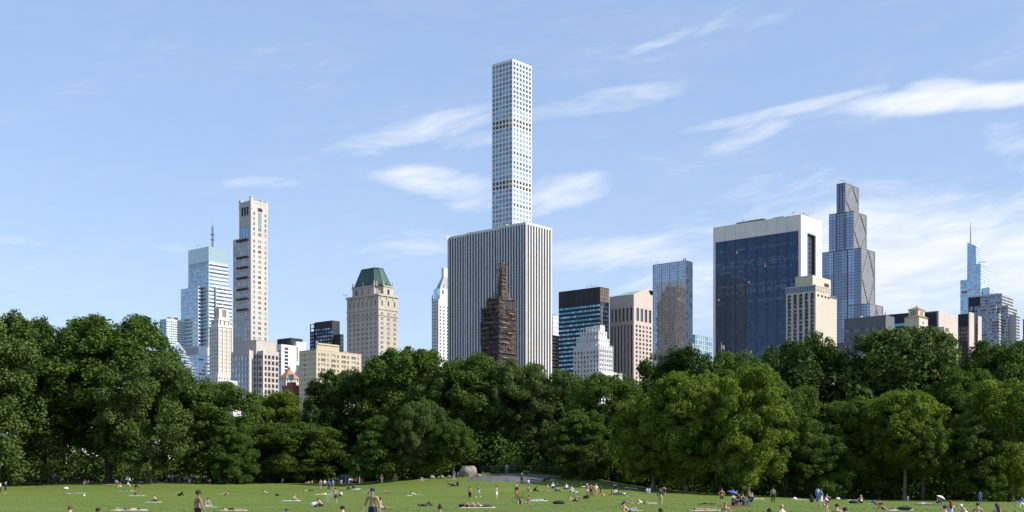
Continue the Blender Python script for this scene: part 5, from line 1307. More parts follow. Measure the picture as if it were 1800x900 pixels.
def fence(px0, px1, off, h, label, m):
    n = max(3, int((px1-px0)/22)); pts = []
    for k in range(n+1):
        px = px0+(px1-px0)*k/n; D = edge(px)[1]+off; x = (px-900)/F*D; pts.append(Vector((x, D, ground_z(x, D))))
    r = empty('meadow_fence', pts[0]); tag(r, label, 'fence', None, 'thing'); o = pts[0]
    for p in pts:
        mb = MB(); q = p-o; mb.tube([q+Vector((0, 0, -.2)), q+Vector((0, 0, h+.05))], .04, 6); mb.build('post', m, r)
    for z in (h, .12):
        mb = MB(); mb.tube([p-o+Vector((0, 0, z)) for p in pts], .035, 5); mb.build('rail', m, r)
    mb = MB()
    for a, b in zip(pts, pts[1:]):
        k = int((b-a).length/.22)
        for j in range(k):
            q = a.lerp(b, j/k)-o
            for s_ in (-1, 1): mb.tube([q+Vector((0, 0, .12)), q+Vector((s_*(h-.12)*.6, 0, h))], .008, 3, cap=False)
    mb.build('wire_mesh', M_WIRE, r)['kind'] = 'stuff'
fence(-60, 300, 9, 1.25, 'low wire fence with a teal top rail in the shade at the far left', M_TEAL)
fence(850, 1020, 6, 1.35, 'dark wire fence behind the bedrock slab', M_WIRE)
fence(440, 640, 11, 1.2, 'wire fence in the shade behind the four standing friends', M_WIRE)
def utility_cart():
    p = GP(626, 239); r = empty('utility_cart', p, 0); tag(r, 'parked utility cart with red seats and white hood under the trees', 'vehicle', None, 'thing')
    wh, rd, bk = mat('cart_white', (.7, .7, .7), .4), mat('cart_red', (.45, .05, .03), .5), mat('cart_black', (.02, .02, .02), .6)
    def pt(n, m, f): mb = MB(); f(mb); mb.build(n, m, r)
    pt('chassis', bk, lambda m: m.box(-1.4, 1.4, -.6, .6, .3, .55))
    pt('hood', wh, lambda m: m.frustum((-1.45, -.6, -.6, .6), (-1.2, -.65, -.5, .5), .55, 1.0))
    pt('seat', rd, lambda m: (m.box(-.4, .2, -.55, .55, .55, .85), m.box(.1, .28, -.55, .55, .85, 1.35)))
    pt('cargo_bed', bk, lambda m: (m.box(.4, 1.4, -.6, .6, .56, .62), m.box(.4, 1.4, -.62, -.56, .62, 1.), m.box(.4, 1.4, .56, .62, .62, 1.), m.box(1.36, 1.42, -.55, .55, .62, 1.)))
    pt('canopy', wh, lambda m: m.frustum((-.75, .45, -.62, .62), (-.65, .35, -.5, .5), 1.85, 1.95))
    for x in (-.65, .35):
        for y in (-.56, .56): pt('canopy_post', bk, lambda m: m.tube([(x, y, .55), (x, y, 1.86)], .03, 5))
    for x in (-.95, .95):
        for y in (-.6, .6):
            mb = MB(); mb.lathe([(.02, -.1), (.3, -.1), (.34, -.05), (.34, .05), (.3, .1), (.02, .1)], 16); o = mb.build('wheel', bk, r); o.rotation_euler = (R(90), 0, 0); o.location = (x, y, .33)
utility_cart()
def shade_furniture():
    p = GP(632, 238); m = MB(); m.tube([(0, 0, -.1), (0, 0, 1.2), (.15, 0, 1.7), (.6, 0, 1.95), (1.1, 0, 2.1)], [.05, .05, .045, .04, .04], 8); m.tube([(1.05, 0, 2.09), (1.45, 0, 2.12)], [.07, .05], 8)
    o = m.build('bent_pole', mat('pole_white', (.7, .7, .68), .5)); o.location = p; tag(o, 'white bent pole rising beside the utility cart in the shade', 'pole', None, 'thing')
    p = GP(694, 224.5); r = empty('stone_pillar', p, .3); tag(r, 'pale stone pillar at the edge of the lawn right of the pointed tree', 'pillar', None, 'thing'); st = stone('pillar_stone', (.50, .43, .32), .3, 2.)
    z = 0.
    for k in range(4):
        m = MB(); w = .42-.015*k; m.frustum((-w, w, -w, w), (-w+.02, w-.02, -w+.02, w-.02), z+.01, z+.33); m.build('stone_course', st, r); z += .34
    m = MB(); m.frustum((-.5, .5, -.5, .5), (-.3, .3, -.3, .3), z, z+.2); m.build('cap_stone', st, r)
shade_furniture()
def smoke():
    D = ground_hit(580, 884); x = (580-900)/F*D; bm = bmesh.new(); bmesh.ops.create_icosphere(bm, subdivisions=3, radius=1.)
    for v in bm.verts: v.co = Vector((v.co.x*.75+.25*v.co.z, v.co.y*.5, v.co.z*.8))*(1+.2*noise3(v.co, 2., 3))
    me = bpy.data.meshes.new('smoke'); bm.to_mesh(me); bm.free(); m = bpy.data.materials.new('smoke'); m.use_nodes = True; g = G(m.node_tree)
    pv = g.n('ShaderNodeVolumePrincipled'); pv.inputs['Color'].default_value = (.9, .92, .95, 1)
    tc = g.n('ShaderNodeTexCoord').outputs['Object']; g.l(g.m('MULTIPLY', g.ss(g.noise(tc, 2.2, 3), .42, .7), .7), pv.inputs['Density'])
    g.l(pv.outputs[0], g.n('ShaderNodeOutputMaterial').inputs['Volume']); me.materials.append(m)
    tag(obj('smoke', me, None, (x, D, ground_z(x, D)+.85)), 'faint puff of smoke drifting between the two bare backs', 'smoke', kind='stuff')
smoke()
def dark_van():
    p = GP(606, 244); r = empty('parked_van', p, 0); tag(r, 'dark van parked in the shade behind the standing friends', 'van', None, 'thing')
    bd, gl, bk, lt = mat('van_paint', (.025, .03, .04), .3), GD, mat('tyre', (.015, .015, .015), .8), mat('lamp_lens', (.5, .4, .3), .2)
    def pt(n, m, f):
        mb = MB(); f(mb); return mb.build(n, m, r)
    pt('body', bd, lambda m: (m.box(-2.4, 2.4, -.9, .9, .35, 1.05), m.frustum((-1.5, 2.4, -.9, .9), (-.9, 2.3, -.8, .8), 1.05, 1.9)))
    for x in (-.6, .5, 1.55): pt('window', gl, lambda m: m.face([(x-.45, -.905, 1.15), (x+.45, -.905, 1.15), (x+.4, -.845, 1.65), (x-.35, -.845, 1.65)]))
    for x in (-1.5, 1.5):
        for y in (-.85, .85):
            mb = MB(); mb.lathe([(.02, -.11), (.28, -.11), (.34, -.06), (.34, .06), (.28, .11), (.02, .11)], 16); o = mb.build('wheel', bk, r); o.rotation_euler = (R(90), 0, 0); o.location = (x, y, .34)
    for y in (-.65, .65): pt('headlight', lt, lambda m: m.box(-2.43, -2.38, y-.15, y+.15, .75, .92))
dark_van()
def grass_tufts():
    rg = np.random.default_rng(9); n = 30000; V = np.zeros((n, 3, 3)); 
    D = 84+(190-84)*rg.uniform(0, 1, n)**1.5; px = rg.uniform(-30, 1830, n); x = (px-900)/F*D
    for i in range(n):
        z = ground_z(x[i], D[i]); h = rg.uniform(.02, .065); a = rg.uniform(0, 6.28); w = rg.uniform(.02, .06)
        c, s_ = math.cos(a)*w, math.sin(a)*w; l = rg.uniform(-.05, .05, 2)
        V[i] = [(x[i]-c, D[i]-s_, z-.01), (x[i]+c, D[i]+s_, z-.01), (x[i]+l[0], D[i]+l[1], z+h)]
    me = bpy.data.meshes.new('grass'); me.from_pydata(V.reshape(-1, 3).tolist(), [], [(3*i, 3*i+1, 3*i+2) for i in range(n)])
    me.materials.append(mat('grass_blade', (.10, .155, .022), .8, col2=(.14, .175, .038), vscale=.3)); tag(obj('grass', me), 'short grass tufts of the meadow', 'grass', kind='stuff')
grass_tufts()

# ================================================================ people
def nv(v): return Vector(v).normalized()
LEN = dict(th=.43, sh=.42, ft=.19, ua=.29, fa=.25, hd=.09)
UPL = dict(torso=(0, 0, 1), head=(.05, 0, 1), lat=(0, 1, 0), face=None)
POSES = {   # limb directions, (forward, left, up); l and r limbs
 'stand': dict(th=((.02, .05, -1), (.0, -.05, -1)), sh=((-.03, .02, -1), (-.03, -.02, -1)), ft=((1, .2, -.05), (1, -.2, -.05)), ua=((0, .25, -1), (.0, -.25, -1)), fa=((.2, .08, -1), (.2, -.08, -1))),
 'hips': dict(th=((.06, .1, -1), (.0, -.1, -1)), sh=((-.06, .02, -1), (-.03, -.02, -1)), ft=((1, .2, -.05), (1, -.3, -.05)), ua=((-.2, .6, -.8), (-.2, -.6, -.8)), fa=((.45, -.6, -.5), (.45, .6, -.5))),
 'arms_up': dict(th=((.04, .06, -1), (.0, -.06, -1)), sh=((-.04, .02, -1), (-.03, -.02, -1)), ft=((1, .2, -.05), (1, -.2, -.05)), ua=((.3, .3, -.9), (.25, -.3, -.9)), fa=((.8, -.4, .5), (.8, .3, .5)), head=(.25, 0, 1)),
 'walk': dict(torso=(.05, 0, 1), th=((.38, .04, -1), (-.25, -.04, -1)), sh=((.08, 0, -1), (-.65, 0, -.9)), ft=((1, .1, .1), (.7, -.1, -.7)), ua=((-.35, .2, -1), (.35, -.2, -1)), fa=((-.05, .1, -1), (.6, -.08, -1))),
 'stride': dict(torso=(.03, 0, 1), th=((.18, .05, -1), (-.12, -.05, -1)), sh=((-.02, 0, -1), (-.3, 0, -1)), ft=((1, .15, -.02), (.9, -.1, -.4)), ua=((-.16, .30, -1), (.18, -.30, -1)), fa=((.12, .16, -1), (.45, -.12, -1))),
 'sit_knees': dict(torso=(.18, 0, 1), th=((.8, .14, .62), (.8, -.14, .58)), sh=((.35, 0, -1), (.35, 0, -1)), ft=((1, .1, -.1), (1, -.1, -.1)), ua=((.6, .2, -.6), (.6, -.2, -.6)), fa=((.9, -.2, .25), (.9, .2, .25)), head=(.2, 0, 1)),
 'sit_legs': dict(torso=(-.22, 0, 1), th=((1, .12, .12), (1, -.10, .25)), sh=((1, .1, -.12), (1, -.05, -.4)), ft=((.4, .2, 1), (.5, -.2, 1)), ua=((-.5, .35, -.9), (-.5, -.35, -.9)), fa=((-.15, .1, -1), (-.15, -.1, -1)), head=(.1, 0, 1)),
 'sit_cross': dict(torso=(.12, 0, 1), th=((.75, .75, .1), (.75, -.75, .1)), sh=((.05, -1, -.08), (.25, 1, -.08)), ft=((.5, -.9, -.05), (.5, .9, -.05)), ua=((.25, .25, -1), (.25, -.25, -1)), fa=((.85, -.25, -.25), (.85, .25, -.2)), head=(.3, 0, 1)),
 'sit_bent': dict(torso=(.62, 0, .9), th=((.9, .2, .3), (.9, -.2, .2)), sh=((.75, .05, -.5), (.8, .0, -.4)), ft=((1, .1, .3), (1, -.1, .3)), ua=((.5, .15, -.9), (.6, -.15, -.8)), fa=((.9, 0, -.3), (.9, 0, -.3)), head=(.75, 0, .8)),
 'recline': dict(torso=(-.8, 0, .62), th=((1, .12, .1), (.8, -.1, .6)), sh=((1, .05, -.12), (.5, 0, -1)), ft=((.4, .1, 1), (1, 0, -.1)), ua=((-.45, .3, -.9), (-.45, -.3, -.9)), fa=((.6, .2, -.35), (.6, -.2, -.35)), head=(-.25, 0, 1)),
 'side': dict(torso=(-.8, .25, .42), lat=(.2, .5, .9), th=((.9, -.2, .05), (.85, .15, -.02)), sh=((.6, .5, 0), (.9, .3, 0)), ft=((.8, .3, .1), (.8, .3, .1)), ua=((.3, -.5, -.4), (-.05, -.25, -1)), fa=((.8, -.4, -.3), (-.4, -.7, -.1)), head=(-.6, 0, .9), face=(.3, -.9, .1)),
 'supine': dict(torso=(-1, 0, .02), lat=(0, 1, 0), th=((1, .14, .0), (1, -.14, .0)), sh=((1, .08, 0), (1, -.08, 0)), ft=((.35, .3, 1), (.35, -.3, 1)), ua=((.8, .6, .0), (.8, -.6, .0)), fa=((.95, -.1, .1), (.95, .1, .1)), head=(-1, 0, .12), face=(0, 0, 1)),
 'supine_knees': dict(torso=(-1, 0, .03), lat=(0, 1, 0), th=((.65, .12, .78), (.72, -.12, .7)), sh=((.5, .02, -.9), (.45, -.02, -.95)), ft=((1, .1, -.05), (1, -.1, -.05)), ua=((-.5, .8, .05), (.7, -.6, .05)), fa=((-.5, -.8, .1), (.9, .3, .2)), head=(-1, 0, .2), face=(.1, 0, 1)),
 'prone': dict(torso=(1, 0, .03), lat=(0, 1, 0), th=((-1, .14, 0), (-1, -.14, 0)), sh=((-1, .03, .02), (-1, -.03, .02)), ft=((-1, .1, -.15), (-1, -.1, -.15)), ua=((.7, .8, -.05), (.7, -.8, -.05)), fa=((.6, -.8, -.02), (.6, .8, -.02)), head=(1, .1, .12), face=(.3, .8, -.2)),
 'prone_up': dict(torso=(.86, 0, .42), lat=(0, 1, 0), th=((-1, .14, -.06), (-1, -.14, -.06)), sh=((-1, .03, .02), (-.55, -.03, .85)), ft=((-1, .1, -.1), (-.3, -.1, 1)), ua=((.3, .2, -1), (.3, -.2, -1)), fa=((.95, -.25, -.05), (.95, .25, -.05)), head=(.55, 0, .9), face=(1, 0, -.1)),
 'bend': dict(torso=(.9, 0, .32), th=((.1, .1, -1), (-.1, -.1, -1)), sh=((-.12, 0, -1), (-.35, 0, -1)), ft=((1, .1, -.05), (1, -.1, -.1)), ua=((.25, .1, -1), (.35, -.1, -1)), fa=((.1, 0, -1), (.2, 0, -1)), head=(1, 0, .2), face=(.3, 0, -1)),
 'chair': dict(torso=(-.22, 0, 1), th=((1, .14, .08), (1, -.14, .08)), sh=((.2, .02, -1), (.25, -.02, -1)), ft=((1, .1, -.1), (1, -.1, -.1)), ua=((.3, .2, -1), (.3, -.2, -1)), fa=((.9, -.1, .1), (.9, .1, .1)), head=(.05, 0, 1)),
}
PC = {}
def build_pose(name, near=False):
    SW = .205 if near else .18; CH = .175 if near else .155
    key = (name, near)
    if key in PC: return PC[key]
    P = dict(UPL); P.update(POSES[name])
    T, Hd = nv(P['torso']), nv(P['head']); lat = Vector(P['lat']); lat = (lat-T*lat.dot(T)).normalized()
    face = nv(P['face']) if P['face'] else None
    pel = Vector((0, 0, 0)); V, E, Rr, tags = [], [], [], []
    def add(p, r, par=None, tg='torso'):
        V.append(Vector(p)); Rr.append(r if isinstance(r, tuple) else (r, r)); tags.append(tg)
        if par is not None: E.append((par, len(V)-1))
        return len(V)-1
    i0 = add(pel, (.135, .115), None, 'pelvis')
    i1 = add(pel+T*.20, (.125, .10), i0, 'torso'); i2 = add(pel+T*.37, (CH, .115), i1, 'chest'); i3 = add(pel+T*.46, (.12, .09), i2, 'chest')
    neck = pel+T*.52; i4 = add(neck, .062, i3, 'neck')
    hc = neck+T*.02+Hd*.118
    fw = face if face else lat.cross(Hd).normalized()
    fw = (fw-Hd*fw.dot(Hd)).normalized(); hl = Hd.cross(fw).normalized()
    i5 = add(neck+T*.03+Hd*.05, (.062, .066), i4, 'head'); i6 = add(hc, (.084, .100), i5, 'head'); i7 = add(hc+Hd*.085, (.068, .078), i6, 'head')
    add(hc+fw*.108-Hd*.012, .014, i6, 'head')
    for s_ in (1, -1): add(hc+hl*s_*.085, .018, i6, 'head')
    J = dict(head=hc, Hd=Hd, fw=fw, hl=hl, neck=neck, T=T, lat=lat)
    for k, s_ in enumerate((1, -1)):
        sh_ = pel+T*.45+lat*s_*SW; a = add(sh_, .062, i3, 'upper_arm')
        el = sh_+nv(P['ua'][k])*LEN['ua']; b = add(sh_.lerp(el, .5), .051, a, 'upper_arm'); b = add(el, .038, b, 'forearm')
        wr = el+nv(P['fa'][k])*LEN['fa']; c = add(el.lerp(wr, .35), .040, b, 'forearm'); c = add(wr, .025, c, 'hand')
        fd = nv(P['fa'][k]); sd_ = fd.cross(lat*s_ if abs(fd.dot(lat)) < .9 else T)
        sd_ = sd_.normalized() if sd_.length > .01 else Vector((1, 0, 0)); inn = fd.cross(sd_).normalized()
        palm = wr+fd*.055; d_ = add(palm, (.036, .018), c, 'hand')
        if near:
            for f_ in range(4):
                o_ = (f_-1.5)*.021; L_ = (.070, .082, .077, .060)[f_]
                k1 = add(palm+fd*.030+sd_*o_, .0095, d_, 'hand'); k2 = add(palm+fd*(.030+L_*.5)+sd_*o_*1.15+inn*.006, .009, k1, 'hand'); add(palm+fd*(.030+L_)+sd_*o_*1.1+inn*.022, .008, k2, 'hand')
            k1 = add(wr+fd*.03+sd_*.040, .011, c, 'hand'); k2 = add(wr+fd*.065+sd_*.058+inn*.008, .010, k1, 'hand'); add(wr+fd*.092+sd_*.060+inn*.018, .008, k2, 'hand')
        else:
            add(palm+fd*.08+inn*.012, (.028, .012), d_, 'hand'); add(wr+fd*.06+sd_*.05, .011, c, 'hand')
        hp = pel-T*.02+lat*s_*.085; a = add(hp, .094, i0, 'pelvis')
        kn = hp+nv(P['th'][k])*LEN['th']; b = add(hp.lerp(kn, .5), .078, a, 'thigh'); b = add(kn, .054, b, 'knee')
        an = kn+nv(P['sh'][k])*LEN['sh']; c = add(kn.lerp(an, .35), .056, b, 'calf'); c = add(an, .034, c, 'ankle')
        toe = an+nv(P['ft'][k])*LEN['ft']; c2 = add(an.lerp(toe, .45), (.038, .030), c, 'foot'); add(toe, (.034, .018), c2, 'foot')
    me = bpy.data.meshes.new('tmp'); me.from_pydata([tuple(v) for v in V], E, []); o = bpy.data.objects.new('tmp', me); COL.objects.link(o)
    md = o.modifiers.new('s', 'SKIN'); md.use_smooth_shade = True; md.branch_smoothing = .6
    for i, sv in enumerate(me.skin_vertices[0].data): sv.radius = Rr[i]; sv.use_root = (i == 0)
    ss_ = o.modifiers.new('b', 'SUBSURF'); ss_.levels = 2 if near else 1; ss_.render_levels = ss_.levels
    dg = bpy.context.evaluated_depsgraph_get(); dg.update()
    out = bpy.data.meshes.new_from_object(o.evaluated_get(dg)); bpy.data.objects.remove(o); bpy.data.meshes.remove(me)
    zs = [v.co.z for v in out.vertices]; z0 = min(zs) if zs else 0
    lift = -z0-.01
    if name == 'chair': lift = .45
    for v in out.vertices: v.co.z += lift
    for k_ in ('head', 'neck'): J[k_] = J[k_]+Vector((0, 0, lift))
    VV = [v+Vector((0, 0, lift)) for v in V]
    segs = [(VV[a], VV[b], tags[a], tags[b]) for a, b in E]
    reg = []
    for p in out.polygons:
        c = p.center; best = (9, 'torso', 0)
        for a, b, ta, tb in segs:
            ab = b-a; t = max(0, min(1, (c-a).dot(ab)/max(ab.length_squared, 1e-9))); d2 = (c-(a+ab*t)).length
            if d2 < best[0]: best = (d2, ta if t < .5 else tb, t)
        reg.append(best[1])
    PC[key] = dict(mesh=out, reg=reg, J=J, cloth={}); out.name = 'body'
    return PC[key]
CLOTH = {'shirt': ('torso', 'chest', 'upper_arm'), 'jacket': ('torso', 'chest', 'upper_arm', 'forearm'), 'tank': ('torso', 'chest'), 'bra': ('chest',), 'shorts': ('pelvis', 'thigh'), 'briefs': ('pelvis',),
         'trousers': ('pelvis', 'thigh', 'knee', 'calf', 'ankle'), 'long_shorts': ('pelvis', 'thigh', 'knee'), 'dress': ('torso', 'chest', 'pelvis', 'thigh'), 'shoes': ('foot',)}
def cloth_mesh(P, kind, off=.016):
    if kind in P['cloth']: return P['cloth'][kind]
    rs = set(CLOTH[kind]); src = P['mesh']; idx = {}; V, Fc = [], []
    for p, r in zip(src.polygons, P['reg']):
        if r in rs:
            f = []
            for vi in p.vertices:
                if vi not in idx: v = src.vertices[vi]; idx[vi] = len(V); V.append(v.co+v.normal*(off+(.012 if kind in ('shorts', 'dress', 'shirt', 'jacket', 'long_shorts') else 0)))
                f.append(idx[vi])
            Fc.append(f)
    # close the cloth with an inner lining so that hems have thickness
    n = len(V); inv = {v: k for k, v in idx.items()}
    me = bpy.data.meshes.new(kind); me.from_pydata([tuple(v) for v in V], [], Fc); me.polygons.foreach_set('use_smooth', [True]*len(Fc)); me.update()
    P['cloth'][kind] = me; return me
def hair_mesh(P, kind):
    if kind in P['cloth']: return P['cloth'][kind]
    J = P['J']; h, u, f, l = J['head'], J['Hd'], J['fw'], J['hl']; m = MB()
    def dome(rx, rf, ru, cut, lift, n=14, k=7):
        base = len(m.v)
        for i in range(k+1):
            t = (math.pi*cut)*i/k
            for j in range(n):
                w = 2*math.pi*j/n
                fr = math.sin(t)*math.cos(w)
                tt = t*(1-.32*max(0, math.cos(w))) if kind not in ('helmet',) else t
                m.v.append(tuple(h+u*(lift+ru*math.cos(tt))+f*(rf*math.sin(tt)*math.cos(w)-.012)+l*rx*math.sin(tt)*math.sin(w)))
        for i in range(k):
            for j in range(n): m.f.append((base+i*n+j, base+i*n+(j+1) % n, base+(i+1)*n+(j+1) % n, base+(i+1)*n+j)); m.mi.append(0)
    if kind in ('short_hair', 'long_hair', 'bun'): dome(.100, .114, .112, .62, .035)
    if kind == 'long_hair':
        b = h-f*.07; nk = J['neck']-J['fw']*.10
        m.tube([b+u*.05, b-u*.05, nk-J['T']*.05, nk-J['T']*.20], [.085, .09, .085, .045], 8)
    if kind == 'bun': m.tube([h+u*.13-f*.05, h+u*.17-f*.07, h+u*.2-f*.08], [.04, .05, .015], 8)
    if kind in ('cap', 'cap_back', 'helmet', 'sun_hat'):
        dome(.108, .122, .112 if kind != 'helmet' else .13, .5, .05)
        if kind in ('cap', 'cap_back'):
            s_ = 1 if kind == 'cap' else -1; bz = len(m.v)
            for i in range(7):
                w = -1.1+2.2*i/6
                for r_, d_ in ((.1, .0), (.185, -.018)): m.v.append(tuple(h+u*(.058+d_)+f*s_*(r_*math.cos(w)+.01)+l*r_*.62*math.sin(w)/.9*1.0))
            for i in range(6): m.f.append((bz+2*i, bz+2*i+1, bz+2*i+3, bz+2*i+2)); m.mi.append(0)
        if kind == 'sun_hat':
            bz = len(m.v)
            for i in range(16):
                w = 2*math.pi*i/16
                for r_, d_ in ((.1, .02), (.21, -.02)): m.v.append(tuple(h+u*(.05+d_)+f*r_*math.cos(w)+l*r_*math.sin(w)))
            for i in range(16): a = bz+2*i; b2 = bz+2*((i+1) % 16); m.f.append((a, a+1, b2+1, b2)); m.mi.append(0)
    me = m.mesh(kind, mat_c('black'), True); P['cloth'][kind] = me; return me
COLS = dict(white=(.75, .75, .74), black=(.018, .018, .02), grey=(.22, .22, .23), navy=(.018, .025, .07), blue=(.05, .16, .5), teal=(.04, .28, .36), lightblue=(.35, .5, .65), red=(.45, .035, .03), orange=(.6, .13, .05),
            pink=(.6, .22, .24), green=(.04, .26, .10), khaki=(.42, .36, .24), purple=(.14, .10, .26), lavender=(.42, .4, .55), brown=(.14, .075, .04), parasol=(.05, .10, .33), jeans=(.08, .13, .24), yellow=(.7, .62, .05), bronze=(.4, .22, .08), cream=(.62, .56, .44),
            blond=(.42, .27, .12), auburn=(.16, .04, .018), darkhair=(.022, .016, .012), brownhair=(.07, .04, .022), skin1=(.52, .33, .24), skin2=(.42, .25, .165), skin3=(.28, .155, .095), skin4=(.13, .07, .045), darkgreen=(.03, .1, .05), charcoal=(.05, .05, .055))
MC = {}
def mat_c(n):
    if n not in MC: MC[n] = mat('skin_tone' if n[:4] == 'skin' else 'cloth_'+n, COLS[n], .55 if n[:4] == 'skin' else .85, var=.15, vscale=6., spec=.35)
    return MC[n]
def colour(o, n):
    for s_ in o.material_slots: s_.link = 'OBJECT'; s_.material = mat_c(n)
def person(px, by, pose, rz, skin, outfit, label, D=None, group=None, scale=1., near=False, sink=0.):
    P = build_pose(pose, near)
    if D is None: D = ground_hit(px, by)
    x = (px-900)/F*D
    if not P['mesh'].materials: P['mesh'].materials.append(mat_c('skin2'))
    o = obj('person', P['mesh'], None, (x, D, ground_z(x, D)-.005-sink)); o.rotation_euler = (0, 0, R(rz)); o.scale = (scale,)*3
    colour(o, 'skin%d' % skin); tag(o, label, 'person', group, 'thing')
    for it in outfit.split():
        k, c = it.split(':')
        if k in CLOTH:
            me = cloth_mesh(P, k)
            if not len(me.polygons): continue
            if not me.materials: me.materials.append(mat_c('white'))
        else: me = hair_mesh(P, k)
        ch = obj('hat' if k in ('cap', 'cap_back', 'sun_hat') else ('hair' if k in ('short_hair', 'long_hair', 'bun') else k), me, o); colour(ch, c)
    if near:
        J = P['J']
        for s_ in (1, -1):
            m = MB(); c = J['head']+J['fw']*.088+J['hl']*s_*.032+J['Hd']*.012
            m.lathe([(.002, -.008), (.011, -.004), (.011, .004), (.002, .008)], 8); e = m.build('eye', mat_c('black'), o); e.location = c
    return o
